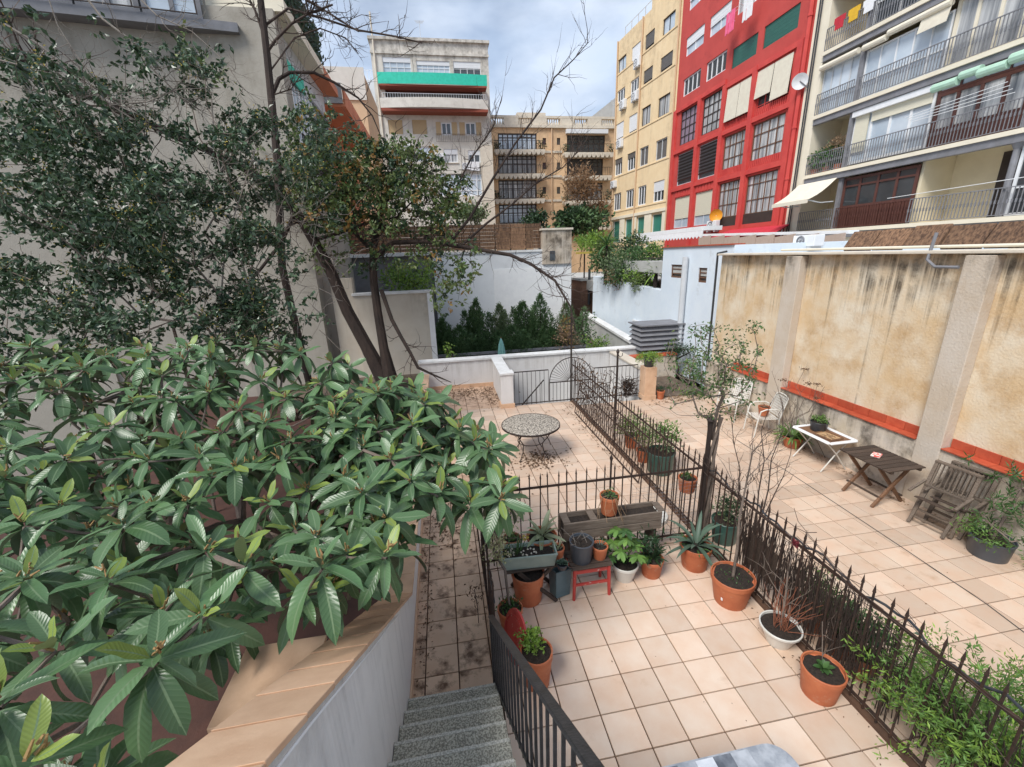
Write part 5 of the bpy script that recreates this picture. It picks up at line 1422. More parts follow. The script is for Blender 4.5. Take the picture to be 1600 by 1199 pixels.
# leaning red round tabletop behind the handrail
rt = thing('red_round_tabletop', 'faded red round metal tabletop leaning behind the stair railing', 'tabletop', (-.40, -.62, 0))
rt.rotation_euler = (0, R(-74), R(12))
MB().lathe([(0, 0), (.23, .0), (.255, -.004), (.26, -.022), (.25, -.026), (.0, -.018)], n=32).build('disc', 'red_metal', rt, (.27, 0, 0))
MB().tube([(.20*math.cos(a)+.27, .20*math.sin(a), .006) for a in [i*math.pi/14 for i in range(29)]], .004, 5).build('bead', 'red_metal', rt)
# wooden trough bench on the cross fence
tr = thing('wooden_trough', 'weathered wooden plank trough on posts in front of the cross fence', 'planter', (1.16, .55, 0))
for z in (.50, .63): MB().box((-.66, -.13, z), (.66, -.105, z+.12)).build('plank', 'wood_grey', tr, bevel=.004)
for z in (.50, .63): MB().box((-.66, .105, z), (.66, .13, z+.12)).build('plank', 'wood_grey', tr, bevel=.004)
MB().box((-.66, -.104, .49), (.66, .104, .51)).build('plank', 'wood_grey', tr)
MB().box((-.64, -.1, .512), (.64, .1, .69)).build('soil', 'soil', tr)
for x in (-.655, -.3, .62): MB().box((x, -.1, .735), (x+.09, .1, .752)).build('slat', 'wood_grey', tr)
for x in (-.6, .55): MB().box((x, -.1, 0), (x+.06, .1, .489)).build('post', 'wood_dark', tr)
# white lid, closed parasol, patchwork table
wl_ = thing('white_drum_lid', 'white ribbed plastic drum lid lying on the terrace behind the netting', 'lid', (2.15, 1.35, 0))
MB().lathe([(0, .06), (.10, .06), (.11, .072), (.13, .072), (.14, .06), (.24, .06), (.25, .068), (.275, .06), (.28, .0)], n=32).build('lid', 'plastic_white', wl_)
MB().lathe([(.04, .062), (.05, .08), (.06, .062)], n=16).build('cap', 'plastic_white', wl_)
us = thing('closed_parasol', 'closed pale teal garden parasol beyond the low parapet', 'parasol', (1.22, 11, -.05))
MB().tube([(0, 0, 0), (0, 0, 1.22)], .018, 8).build('pole', 'wood_brown', us)
b = MB(); vs_ = []
for i, (r_, z) in enumerate(((.13, .25), (.16, .32), (.14, .7), (.10, .95), (.03, 1.16), (.0, 1.2))):
    for k in range(16): a = 2*math.pi*k/16; q = r_*(1 if k % 2 else .72); vs_.append((q*math.cos(a), q*math.sin(a), z))
b.add(vs_, [(i*16+k, i*16+(k+1) % 16, (i+1)*16+(k+1) % 16, (i+1)*16+k) for i in range(5) for k in range(16)]); b.build('canopy', 'teal_cloth', us)
pt_ = thing('patchwork_table', 'low table covered with grey patchwork oilcloth at the foot of the patio', 'table', (.86, -2.50, 0))
for i, (c1, c2) in enumerate((((.45, .47, .50), (.30, .32, .35)), ((.10, .11, .13), (.22, .24, .27)), ((.62, .64, .67), (.48, .50, .54)), ((.24, .26, .29), (.40, .42, .45)))):
    mat('patch_%d' % i, c1, c2, 14, .35, detail=5, rnd=.1)
b = MB(); n = 14
ol = [(-.62, .30), (.28, .30)]+[(.28+.14*math.sin(a)*1.0, .16+.14*math.cos(a)) for a in [i*math.pi/12 for i in range(1, 7)]]+[(.42, -.9), (-.62, -.9)]
b.add([(x, y, z) for z in (.715, .735) for x, y in ol], [tuple(range(len(ol)-1, -1, -1)), tuple(len(ol)+i for i in range(len(ol)))]+[(i, (i+1) % len(ol), len(ol)+(i+1) % len(ol), len(ol)+i) for i in range(len(ol))])
b.build('top', 'patch_3', pt_)
for i in range(7):
    for j in range(8):
        x0, y0 = -.61+i*.128, .29-(j+1)*.145
        x1, y1 = x0+.126, y0+.143
        if x1 > .42: x1 = .415
        if i >= 6 and j == 0: continue
        if i == 6 : x1 = min(x1, .285)
        MB().box((x0, y0, .736), (x1, y1, .7385)).build('patch', 'patch_%d' % ([0, 1, 3, 2, 1, 0, 3][i] if j == 0 else [2, 0, 1, 3, 0, 1, 2][(i+j) % 7]), pt_)
for x in (-.5, .3):
    for y in (-.8, .18): MB().tube([(x, y, 0), (x, y, .714)], .02, 8).build('leg', 'plastic_black', pt_)
# loose cable on the side patio, hose on fence
pc = [gp(1151, 688), gp(1230, 738), gp(1310, 790), gp(1400, 850), gp(1472, 899), gp(1540, 945), gp(1600, 990)]
pc = [p+Vector((random.gauss(0, .01), 0, .008)) for p in pc]
tag(MB().tube(pc, .0045, 5).build('ground_cable', 'plastic_black'), 'thin black cable lying straight along the side patio tiles', 'cable')
hp = []
for i in range(40):
    y = .7-i*.085; hp.append((XD+.03+.02*math.sin(i*.9), y, 1.09+.035*math.sin(i*.7)+.02*math.sin(i*1.9)))
tag(MB().tube(hp, .011, 6).build('garden_hose', 'plastic_black'), 'black garden hose laid along the top rail of the divider fence', 'hose')

# ================================================================== PLANT TOOLS
class LeafT:
    def __init__(s, W, segs=6, droop=.4, fold=.18, peak=.62, tip=.6):
        s.v = []; s.uv = []; s.f = []
        for i in range(segs+1):
            t = i/segs
            pr_ = (t**(peak))*((1-t)**tip); mxp = (peak/(peak+tip))**peak*(tip/(peak+tip))**tip
            wd = W*.5*max(pr_/mxp, .06 if i < segs else 0)
            a = droop*t
            y = math.sin(a)/droop if droop else t
            z = -(1-math.cos(a))/droop if droop else 0
            for k, sx_ in enumerate((-1, 0, 1)):
                s.v.append(Vector((sx_*wd, y, z+abs(sx_)*wd*fold*2))); s.uv.append((sx_, t))
        for i in range(segs):
            for k in (0, 1): a = i*3+k; s.f.append((a, a+1, a+4, a+3))
    def mesh(s, m):
        me = bpy.data.meshes.new('leaf'); me.from_pydata(s.v, [], s.f)
        ul = me.uv_layers.new(name='UVMap'); k = 0
        for f in s.f:
            for i in f: ul.data[k].uv = s.uv[i]; k += 1
        me.polygons.foreach_set('use_smooth', [True]*len(s.f)); me.materials.append(MAT[m]); return me
def frame(d, up=Vector((0, 0, 1)), roll=0.):
    d = d.normalized(); x = d.cross(up)
    if x.length < 1e-3: x = d.cross(Vector((1, 0, 0)))
    x.normalize(); z = x.cross(d)
    if roll: q = Matrix.Rotation(roll, 3, d); x = q @ x; z = q @ z
    return Matrix(((x.x, d.x, z.x), (x.y, d.y, z.y), (x.z, d.z, z.z)))
def addleaf(mb, T, p, M3, s):
    if mb.uv is None: mb.uv = []
    mb.add([p + M3 @ (v*s) for v in T.v], T.f, True); mb.uv += T.uv
def objleaf(me, parent, p, M3, s, name='leaf'):
    o = link(name, me, None, parent)
    M = M3.to_4x4() @ Matrix.Scale(s, 4); M.translation = p
    o.matrix_local = M
    return o
def rv(s=1.): return Vector((random.gauss(0, s), random.gauss(0, s), random.gauss(0, s)))
def smallleaf(mb, p, d, s, wd=.5, up=None):
    """two-plane folded little leaf"""
    d = d.normalized(); x = d.cross(up or rv()); 
    if x.length < 1e-3: x = d.orthogonal()
    x.normalize(); n = x.cross(d)
    w_ = s*wd*.5
    mb.add([p, p+d*s*.45+x*w_+n*w_*.4, p+d*s, p+d*s*.45-x*w_+n*w_*.4], [(0,1,2),(0,2,3)])
def cloud(mb, c, r, n, s, wd=.5, shell=.35, dirup=.2, jit=.35):
    """leaves filling an ellipsoid, thinner inside, on little sprays"""
    c = Vector(c)
    k = 0
    while k < n:
        u = rv().normalized(); q = (shell+(1-shell)*random.random()**.5)
        p = c+Vector((u.x*r[0]*q, u.y*r[1]*q, u.z*r[2]*q))
        for j in range(random.randint(3, 6)):
            d = (u*.6+rv(.7)+Vector((0, 0, dirup))).normalized()
            smallleaf(mb, p+rv(s*.7), d, s*random.uniform(1-jit, 1+jit), wd); k += 1
def grow(root_pts, tips, step=.3, bias=.25, sag=.0, jit=.04):
    """nodes of a branching skeleton: every tip is joined to the nearest sensible node"""
    N = [(Vector(p), i-1) for i, p in enumerate(root_pts)]
    plen = [0.]
    for i in range(1, len(N)): plen.append(plen[-1]+(N[i][0]-N[i-1][0]).length)
    r0 = N[0][0]
    ends = []
    for t in sorted(tips, key=lambda t: (t-r0).length):
        bi = min(range(len(N)), key=lambda i: (N[i][0]-t).length+bias*plen[i])
        p = N[bi][0]; L_ = (t-p).length; n = max(1, int(L_/step)); par = bi
        side = rv(1).normalized()*L_*.10
        for k in range(1, n+1):
            f = k/n
            q = p.lerp(t, f)+side*math.sin(math.pi*f)+rv(jit)*(1 if k < n else 0)-Vector((0, 0, sag*L_*math.sin(math.pi*f)))
            N.append((q, par)); plen.append(plen[par]+L_/n); par = len(N)-1
        ends.append(par)
    cnt = [0]*len(N)
    for e in ends:
        i = e
        while i >= 0: cnt[i] += 1; i = N[i][1]
    return N, cnt, ends
def skin(mb, N, cnt, ends, rt=.004, pw=.45, n=5, rmax=9, skip=0):
    done = set()
    for e in sorted(ends, key=lambda e: -cnt[e]):
        ch = []; i = e
        while i >= 0:
            ch.append(i)
            if i in done: break
            done.add(i); i = N[i][1]
        ch = ch[::-1]
        if len(ch) < 2: continue
        rr_ = [min(rmax, rt*max(1, cnt[i])**pw) for i in ch]
        rr_[0] = min(rr_[0], rr_[1]*1.25)
        mb.tube([N[i][0] for i in ch], rr_, n, False)
def wander(a, b, n, amp):
    a, b = Vector(a), Vector(b); L_ = (b-a).length
    return [a.lerp(b, i/n)+(rv(amp*L_) if 0 < i < n else Vector((0, 0, 0))) for i in range(n+1)]
def twigs(mb, poly, r0, n, ln, lv_=2, spread=.8, up=.15, tips=None):
    """recursive bare twigs off a polyline"""
    poly = [Vector(p) for p in poly]
    for k in range(n):
        t = random.uniform(.15, 1.)*(len(poly)-1); i = min(int(t), len(poly)-2); p = poly[i].lerp(poly[i+1], t-i)
        d0 = (poly[i+1]-poly[i]).normalized()
        d = (d0+rv(spread)+Vector((0, 0, up))).normalized(); L_ = ln*random.uniform(.4, 1.15)
        q = [p]
        for j in range(4): d = (d+rv(.22)+Vector((0, 0, .06))).normalized(); q.append(q[-1]+d*L_/4)
        mb.tube(q, [r0*(1-.2*j) for j in range(5)], 3 if lv_ < 2 else 4, False)
        if tips is not None and lv_ <= 1: tips.append((q[-1], d)); tips.append((q[2], d))
        if lv_ > 1: twigs(mb, q, r0*.62, 3, ln*.55, lv_-1, spread, up, tips)
def pxline(pts): return [atD(x, y, d) for x, y, d in pts]

# ================================================================== LOQUAT
LT = [LeafT(.30, 6, .5, .16), LeafT(.26, 6, .9, .24), LeafT(.34, 6, .25, .12), LeafT(.29, 6, 1.25, .26), LeafT(.24, 6, .7, .34), LeafT(.33, 6, 1.0, .1)]
for T_ in LT:
    for v in T_.v: a_ = .35*v.y*random.uniform(.6, 1)*(1 if T_.v[4].x < 0 else 1); v.z += .03*math.sin(v.y*9+T_.v[4].x*40)*abs(v.x)/.15; v.x += .05*math.sin(v.y*2.5)*(-1 if LT.index(T_) % 2 else 1)
lq = thing('loquat_tree', 'big loquat tree with long ribbed leaves in rosettes filling the left garden', 'tree', (-3.4, 1.2, -.35))
LQ0 = lq.location.copy()
poly = [(0, 545), (90, 535), (180, 525), (290, 530), (420, 528), (480, 548), (560, 578), (640, 598), (700, 622), (740, 655), (795, 722), (800, 770), (745, 805), (690, 815), (630, 845), (590, 885), (520, 920), (440, 940), (350, 985), (300, 1045), (230, 1120), (170, 1199), (0, 1199)]
def inpoly(x, y):
    c = False; n = len(poly)
    for i in range(n):
        (x1, y1), (x2, y2) = poly[i], poly[(i+1) % n]
        if (y1 > y) != (y2 > y) and x < (x2-x1)*(y-y1)/(y2-y1)+x1: c = not c
    return c
def ldepth(x, y):
    tab = [(520, 5.2), (600, 4.5), (700, 3.7), (800, 3.0), (900, 2.4), (1000, 1.9), (1100, 1.62), (1200, 1.42)]
    for (a, da), (b, db) in zip(tab, tab[1:]):
        if y <= b: d = da+(db-da)*(y-a)/(b-a); break
    else: d = 1.7
    if x > 560: d += .35*(x-560)/240
    return d
random.seed(21)
ros = []
tries = 0
def hole(x, y):   # places where the shaded wall and red floor show between the boughs
    return ((x-130)/170)**2+((y-1105)/95)**2 < 1 or ((x-60)/55)**2+((y-660)/40)**2 < 1 or ((x-350)/50)**2+((y-775)/26)**2 < 1 or ((x-640)/45)**2+((y-790)/28)**2 < 1
while tries < 30000 and len(ros) < 230:
    tries += 1
    x, y = random.uniform(-60, 800), random.uniform(528, 1230)
    if not inpoly(max(1, x), min(1198, y)): continue
    if hole(x, y) and random.random() < .93: continue
    d = ldepth(x, y)
    layer = random.random()
    sep = .27 if d > 3 else .31
    d2 = d+random.uniform(-.2, .35)+(0 if layer < .66 else random.uniform(.35, .9))
    p = atD(x, y, d2)
    if p.z < .9 or (p.x > -1.45 and p.y < -.3): continue
    if any((p-q).length < sep for q, _ in ros): continue
    ros.append((p, d2))
k_ = 0
while k_ < 4000 and len(ros) < 285:      # the bough hanging over the low wall and the path
    k_ += 1
    x, y = (random.uniform(520, 795), random.uniform(600, 800)) if random.random() < .7 else (random.uniform(500, 650), random.uniform(790, 950))
    if not inpoly(x, y) or hole(x, y): continue
    p = atD(x, y, ldepth(x, y)+random.uniform(-.25, .6))
    if p.z < .95 or any((p-q).length < .2 for q, _ in ros): continue
    ros.append((p, 3))
bud = MB()
leaves = []
for p, d in ros:
    ax = (Vector((random.gauss(0, .32), random.gauss(-.12, .32), 1))).normalized()
    F3 = ax.to_track_quat('Z', 'Y').to_matrix()
    n = random.randint(10, 14); a0 = random.uniform(0, 6.28); sz = random.uniform(.85, 1.12)
    for k in range(n):
        f = k/(n-1); a = a0+k*2.399
        el = R(58-92*f**.8+random.gauss(0, 9))
        dr = F3 @ Vector((math.cos(a)*math.cos(el), math.sin(a)*math.cos(el), math.sin(el)))
        s = sz*(.15+.165*min(1, f*1.8))*random.uniform(.85, 1.1)
        young = f < .22 and random.random() < .5
        T = 2 if young else (random.choice((0, 0, 2, 4)) if f < .5 else random.choice((0, 1, 3, 4, 5)))
        up = (ax*.7+Vector((0, 0, .6))+rv(.12))
        pp = p+dr*.015-ax*(.05*f)
        leaves.append(((pp-CAM).length/s, pp, frame(dr, up, random.gauss(0, .18)), s, T, young))
    for k in range(random.randint(3, 7)):
        q = p+ax*random.uniform(.0, .06)+rv(.012); bud.tube([q, q+(ax+rv(.3))*.035], [.007, .004], 4)
leaves.sort(key=lambda t: t[0])
LM = [t.mesh('loquat') for t in LT]; LY = [t.mesh('loquat_young') for t in LT]
m1, m2 = MB(), MB()
for k, (_, p, M3, s, T, yg) in enumerate(leaves):
    if k < 300: objleaf((LY if yg else LM)[T], lq, p-LQ0, M3, s)
    else: addleaf(m2 if yg else m1, LT[T], p-LQ0, M3, s)
m1.build('foliage', 'loquat', lq, kind='stuff', sharp=180); m2.build('young_foliage', 'loquat_young', lq, kind='stuff', sharp=180)
bw(bud, 'buds', 'bud', lq, kind='stuff')
roots = [(-3.4, 1.2, -.35), (-3.35, 1.0, .2), (-3.2, .7, .7), (-3.1, .3, 1.1)]
roots2 = [(-3.45, 1.25, -.35), (-3.8, 1.7, .4), (-3.9, 2.0, 1.1), (-3.7, 2.2, 1.6)]
r1 = [p-Vector((0, 0, .03)) for p, d in ros if p.y < .6]; r2 = [p-Vector((0, 0, .03)) for p, d in ros if p.y >= .6]
for rt_, tp in ((roots, r1), (roots2, r2)):
    N, cnt, ends = grow(rt_, tp, .22, .18, .06, .02); b = MB(); skin(b, N, cnt, ends, .0075, .42, 6, .075); bw(b, 'trunk', 'bark_pale', lq)

# ================================================================== LEFT EVERGREEN
random.seed(5)
pv = thing('evergreen_tree', 'loose dark leaved evergreen tree against the pale building on the left', 'tree', (-5.2, 3.6, -.35))
ell = [(60, 130, 70, 60, 6.2, 1), (110, 210, 130, 50, 6.4, 1.3), (190, 300, 140, 60, 6.6, 1.5), (330, 255, 90, 55, 7.0, 1), (75, 335, 95, 50, 6.2, 1), (300, 385, 110, 50, 6.8, 1.1), (385, 415, 85, 65, 7.2, 1.3), (425, 505, 75, 50, 7.2, 1.3), (340, 480, 90, 45, 7, .9), (200, 420, 120, 45, 6.5, 1.0), (100, 470, 110, 45, 6.2, 1.1), (480, 240, 70, 65, 7.6, 1.0), (230, 110, 60, 40, 6.6, .35), (300, 130, 65, 55, 7, .7), (30, 250, 50, 40, 6, .6), (250, 520, 140, 30, 6.5, 1.0), (60, 530, 80, 25, 6, .8), (380, 330, 60, 40, 7, .5), (20, 420, 40, 40, 6, .6)]
tips = []; fol = MB(); pale = MB(); flw = MB(); tgm = MB()
ell += [(x_, y_, 75, 48, 7.9, .75) for x_, y_ in ((60, 400), (170, 360), (290, 330), (400, 300), (120, 280), (250, 450), (380, 520), (150, 530), (30, 180), (180, 180), (430, 200))]
for cx, cy, rx, ry, d, wgt in ell:
    n = int(rx*ry/66*wgt); ctr = []
    for k in range(max(2, n//9)):
        a = random.uniform(0, 6.28); q = random.random()**.6
        ctr.append(atD(cx+rx*q*math.cos(a), cy+ry*q*math.sin(a), d+random.gauss(0, .5)))
    for k in range(n):
        p = random.choice(ctr)+Vector((random.gauss(0, .20), random.gauss(0, .2), random.gauss(0, .13))); tips.append(p)
        out_ = (rv(.5)+Vector((0, -.2, -.15))).normalized()
        st_p = p-out_*.22
        if k % 2 == 0: tgm.tube([st_p-out_*.15, st_p+rv(.02), p+out_*.1], [.004, .003, .0015], 3, False)
        for j in range(random.randint(13, 22)):
            t = random.random(); pp = st_p.lerp(p+out_*.1, t)+rv(.02)
            smallleaf(pale if random.random() < .38 else fol, pp, (out_*.4+rv(.6)+Vector((0, 0, -.25))), random.uniform(.065, .115), .55)
        if random.random() < .10:
            for j in range(14): smallleaf(flw, p+rv(.05), rv(), .035, .5)
tips = random.sample(tips, 420); bw(tgm, 'twigs', 'bark_pale', pv, kind='stuff'); bw(fol, 'foliage', 'privet', pv, kind='stuff'); bw(pale, 'pale_foliage', 'privet_pale', pv, kind='stuff'); bw(flw, 'flower_sprays', 'flower_yellow', pv, kind='stuff')
N, cnt, ends = grow([(-5.2, 3.6, -.35), (-5.1, 3.6, 1), (-5.0, 3.5, 2.2), (-4.9, 3.3, 3.2)], tips, .35, .3, .02, .04)
b = MB(); skin(b, N, cnt, ends, .0035, .36, 5, .07); bw(b, 'trunk', 'bark_pale', pv)

# ---- pale dead twig tangle hanging in the evergreen
dt = thing('bare_twig_tangle', 'pale leafless twigs arching in front of the evergreen', 'branches', (-4.6, 4.4, -.35))
b = MB()
for pl_, r_ in (([(0, 95, 6.0), (60, 110, 6.1), (130, 140, 6.3), (175, 165, 6.5), (230, 160, 6.6), (280, 140, 6.8), (345, 138, 7)], .014), ([(0, 35, 6), (60, 70, 6.2), (120, 120, 6.4), (165, 160, 6.6), (220, 195, 6.8)], .022),
               ([(130, -10, 6.4), (160, 30, 6.5), (200, 60, 6.6), (230, 100, 6.7), (268, 138, 6.8), (300, 170, 7)], .018), ([(215, -5, 6.8), (245, 25, 6.8), (300, 50, 7), (350, 95, 7.1), (380, 140, 7.2)], .011),
               ([(75, -5, 6.2), (90, 40, 6.3), (115, 80, 6.4), (150, 130, 6.5)], .009), ([(410, 560, 7.2), (395, 470, 7.1), (372, 390, 7.1), (350, 300, 7.1), (335, 220, 7.1), (330, 150, 7.1)], .02), ([(330, 560, 7.0), (345, 470, 7), (352, 380, 7), (378, 300, 7), (400, 230, 7.1)], .016),
               ([(440, 560, 7.4), (430, 480, 7.4), (400, 420, 7.3), (440, 350, 7.3), (470, 330, 7.3)], .012), ([(120, 185, 6.2), (118, 165, 6.2), (140, 150, 6.2), (190, 150, 6.3)], .012)):
    L_ = pxline(pl_); b.tube(L_, [r_*(1-.6*i/len(L_)) for i in range(len(L_))], 5, False); twigs(b, L_, r_*.45, 16, .75, 2, .9, .05)
for k in range(70):
    x, y = random.uniform(330, 540), random.uniform(330, 520); p = atD(x, y, random.uniform(7, 8)); d = rv().normalized()
    q = [p]
    for j in range(5): d = (d+rv(.35)).normalized(); q.append(q[-1]+d*.16)
    b.tube(q, [.006*(1-.12*j) for j in range(6)], 3, False)
bw(b, 'twigs', 'bark_grey', dt, kind='stuff')

# ================================================================== LEANING TREE with long limbs
random.seed(11)
lt_ = thing('leaning_tree', 'dark trunked tree leaning over the terrace corner with long half-bare limbs', 'tree', (-2.75, 10, -.35))
base = Vector((-2.72, 10.0, -.35))
limbs = [
 ([(603, 600, 13.6), (572, 540, 13.4), (543, 487, 13.2), (517, 425, 12.9), (490, 376, 12.6), (462, 330, 12.2), (430, 296, 11.8), (380, 263, 11.2), (330, 238, 10.6), (270, 212, 10.1), (220, 187, 9.6), (170, 165, 9.2), (110, 132, 8.7), (60, 105, 8.3), (-10, 75, 8)], [.27, .20, .185, .165, .15, .125, .11, .10, .09, .08, .07, .065, .055, .05, .04]),
 ([(612, 600, 13.5), (600, 545, 13.4), (591, 492, 13.3), (584, 440, 13.2), (583, 395, 13.1), (592, 350, 13), (602, 310, 13), (614, 268, 13)], [.25, .15, .135, .12, .11, .09, .07, .045]),
 ([(596, 455, 13.2), (612, 500, 13), (626, 526, 12.8), (641, 552, 12.6), (653, 575, 12.4), (676, 586, 12.3), (705, 598, 12.2)], [.07, .06, .055, .05, .045, .03, .012]),
 ([(584, 405, 13.1), (613, 380, 12.8), (665, 378, 12.5), (720, 386, 12.2), (797, 399, 11.8), (829, 413, 11.6), (867, 439, 11.3), (891, 479, 11.1), (900, 520, 11)], [.09, .075, .065, .06, .05, .042, .034, .024, .012]),
 ([(700, 384, 12.3), (735, 340, 12.2), (770, 280, 12), (805, 225, 11.9), (845, 172, 11.8), (866, 122, 11.7), (895, 95, 11.6), (920, 66, 11.5)], [.045, .04, .034, .028, .024, .02, .014, .008]),
 ([(720, 386, 12.2), (760, 350, 12), (800, 320, 11.9), (840, 285, 11.8), (880, 262, 11.7), (905, 235, 11.6)], [.038, .032, .026, .02, .014, .008]),
 ([(660, 378, 12.5), (700, 320, 12.4), (735, 250, 12.3), (770, 200, 12.2), (785, 150, 12.1)], [.04, .032, .024, .016, .008]),
 ([(490, 376, 12.6), (530, 365, 12.6), (570, 350, 12.6), (620, 340, 12.5), (660, 300, 12.4)], [.06, .05, .04, .03, .015]),
 ([(462, 330, 12.2), (440, 380, 12), (400, 430, 11.8), (370, 455, 11.6)], [.06, .05, .04, .02]),
 ([(583, 395, 13.1), (550, 360, 12.9), (520, 340, 12.7), (470, 345, 12.5), (420, 370, 12.3)], [.06, .05, .04, .03, .015]),
 ([(424, 152, 9.5), (436, 124, 9.5), (453, 114, 9.5), (490, 114, 9.6), (523, 130, 9.8), (560, 154, 10), (582, 182, 10.2), (600, 225, 10.3)], [.045, .042, .038, .034, .028, .022, .016, .01]),
]
tw = MB(); tipz = []
for k, (pl_, rr_) in enumerate(limbs):
    L_ = pxline(pl_)
    bw(MB().tube(L_, rr_, 9), 'trunk' if k < 2 else 'limb', 'bark', lt_)
    if k in (0, 1):
        seg = L_[5:] if k == 0 else L_[4:]
        twigs(tw, seg, .022 if k == 0 else .02, 26, 1.3, 2, .8, .25, tipz)
    elif k in (4, 5, 6): twigs(tw, L_[1:], .010, 22, 1.05, 2, .6, .4, None)
    elif k == 3: twigs(tw, L_[1:], .012, 34, 1.1, 2, .75, .0, None)
    else: twigs(tw, L_, .014, 10, .9, 2, .8, .15, tipz if k != 10 else None)
for k in range(240):   # dense twig thicket round the fork
    x, y = random.uniform(450, 750), random.uniform(260, 410); p = atD(x, y, random.uniform(12, 13)); d = (rv()+Vector((.3, 0, .3))).normalized(); q = [p]
    for j in range(5): d = (d+rv(.3)).normalized(); q.append(q[-1]+d*.26)
    tw.tube(q, [.011*(1-.13*j) for j in range(6)], 3, False)
bw(tw, 'twigs', 'twig_dark', lt_, kind='stuff')
fa, fo, fd = MB(), MB(), MB()
for cx, cy, rx, ry, d, wgt in ((545, 270, 95, 60, 12.4, 1.7), (620, 262, 75, 48, 12.6, 1.5), (672, 330, 55, 50, 12.5, 1.3), (570, 340, 70, 35, 12.5, 1.1), (500, 320, 60, 45, 12.2, 1.2), (700, 430, 30, 65, 12.2, .8), (735, 415, 22, 40, 12, .6), (480, 240, 50, 35, 12, .9), (640, 400, 60, 22, 12.6, .7), (310, 90, 45, 55, 9.5, .2), (600, 300, 130, 70, 13, .7), (700, 300, 45, 40, 12.6, .7), (440, 270, 60, 50, 12, .6), (480, 180, 35, 40, 11.5, .5), (540, 400, 70, 30, 12.8, .5)):
    n = int(rx*ry/36*wgt)
    for k in range(n):
        a = random.uniform(0, 6.28); q = random.random()**.55
        p = atD(cx+rx*q*math.cos(a), cy+ry*q*math.sin(a), d+random.gauss(0, .55)); out_ = (rv(.6)+Vector((0, 0, -.1))).normalized()
        c_ = fo if random.random() < .09 else (fd if random.random() < .28 else fa)
        for j in range(random.randint(9, 15)):
            smallleaf(c_, p+out_*random.uniform(-.2, .15)+rv(.05), (out_*.3+rv(.6)+Vector((0, 0, -.3))), random.uniform(.10, .17), .55)
bw(fa, 'foliage', 'autumn', lt_, kind='stuff'); bw(fo, 'turning_foliage', 'orange_leaf', lt_, kind='stuff'); bw(fd, 'dark_foliage', 'leaf_dark', lt_, kind='stuff')

# ---- tall bare tree beside the pale building
bt2 = thing('tall_bare_tree', 'tall leafless tree with a straight dark trunk beside the pale building', 'tree', (-4.2, 6.2, -.35))
L_ = pxline([(446, 590, 10.2), (441, 420, 9.9), (434, 260, 9.6), (425, 165, 9.5), (417, 85, 9.4), (407, 0, 9.3), (400, -80, 9.3)])
L_[0] = Vector((L_[1].x+.1, L_[1].y+.3, -.35))
bw(MB().tube(L_, [.09, .085, .08, .08, .075, .07, .06], 9), 'trunk', 'bark', bt2)
b = MB()
for pl_, r_ in (([(417, 82, 9.4), (430, 64, 9.4), (455, 38, 9.3), (482, 22, 9.3), (520, 8, 9.3)], .035), ([(412, 42, 9.4), (450, 14, 9.4), (500, 28, 9.5), (560, 48, 9.6), (620, 58, 9.7), (660, 68, 9.8)], .028), ([(405, -10, 9.3), (470, -5, 9.4), (520, 25, 9.5), (560, 50, 9.5)], .026), ([(415, 66, 9.4), (400, 20, 9.3), (380, -20, 9.2)], .03), ([(420, 115, 9.45), (460, 60, 9.6), (500, 45, 9.6), (540, 60, 9.6), (560, 85, 9.7)], .02), ([(424, 150, 9.5), (455, 140, 9.4), (475, 110, 9.4)], .016)):
    P_ = pxline(pl_); b.tube(P_, [r_*(1-.55*i/len(P_)) for i in range(len(P_))], 6, False); twigs(b, P_, r_*.4, 16, .8, 2, .7, .1)
bw(b, 'limbs', 'twig_dark', bt2, kind='stuff')

# ================================================================== HEDGE OF CONIFERS
random.seed(3)
def conifer(label, x, ytop, hw_, Yc, m, base=555, group=None, lean=0):
    g0 = atY(x, base, Yc); tp = atY(x, ytop, Yc); g0.z = -.05
    t = thing('conifer_shrub', label, 'shrub', (g0.x, Yc, -.05), group=group)
    h = tp.z+.05; rad = hw_/F*(Vector((g0.x, Yc, 1))-CAM).dot(_f)
    MB().tube([(0, 0, 0), (.02, 0, h*.85)], [.035, .01], 6).build('stem', 'bark', t)
    b = MB(); plumes = [(0, 0, 1., 1.)]+[(random.gauss(0, .45)*rad, random.gauss(0, .4)*rad, random.uniform(.55, .92), random.uniform(.35, .6)) for _ in range(6)]
    for (ox_, oy_, hf, rf_) in plumes:
        for k in range(int(1500*h*rad*hf*rf_*1.3)):
            z = random.random()**1.1; rr_ = rad*rf_*(1-z**2.2)*(.85+.25*math.sin(z*11+ox_*30))+.03; a = random.uniform(0, 6.28); q = random.random()**.45
            p = Vector((ox_+rr_*q*math.cos(a), oy_+rr_*q*math.sin(a), z*h*hf+random.gauss(0, .05))); d = Vector((math.cos(a)*.6, math.sin(a)*.6, .8))+rv(.45)
            smallleaf(b, p, d, random.uniform(.06, .14), .3)
    b.build('foliage', m, t, kind='stuff')
    return t
conifer('low dark conifer at the end of the hedge next to the garden wall', 695, 500, 34, 13.2, 'conifer')
conifer('narrow dark conifer second from the garden wall end of the hedge', 748, 470, 24, 13.4, 'conifer')
conifer('pale green feathery conifer in the hedge just behind the closed parasol', 783, 478, 26, 13.5, 'conifer_pale')
conifer('tallest dark conifer of the hedge, with a broad pointed top', 845, 462, 28, 13.3, 'conifer')
conifer('dark pointed conifer crowded against the tallest one of the hedge', 820, 474, 24, 13.6, 'conifer')
conifer('pale loose conifer between the tallest conifer and the orange shrub', 884, 476, 24, 13.5, 'conifer_pale')
conifer('low mid-green conifer filling the hedge front below the taller ones', 720, 512, 40, 12.8, 'conifer')
conifer('low bushy conifer in front of the tallest one', 800, 512, 46, 12.8, 'conifer')
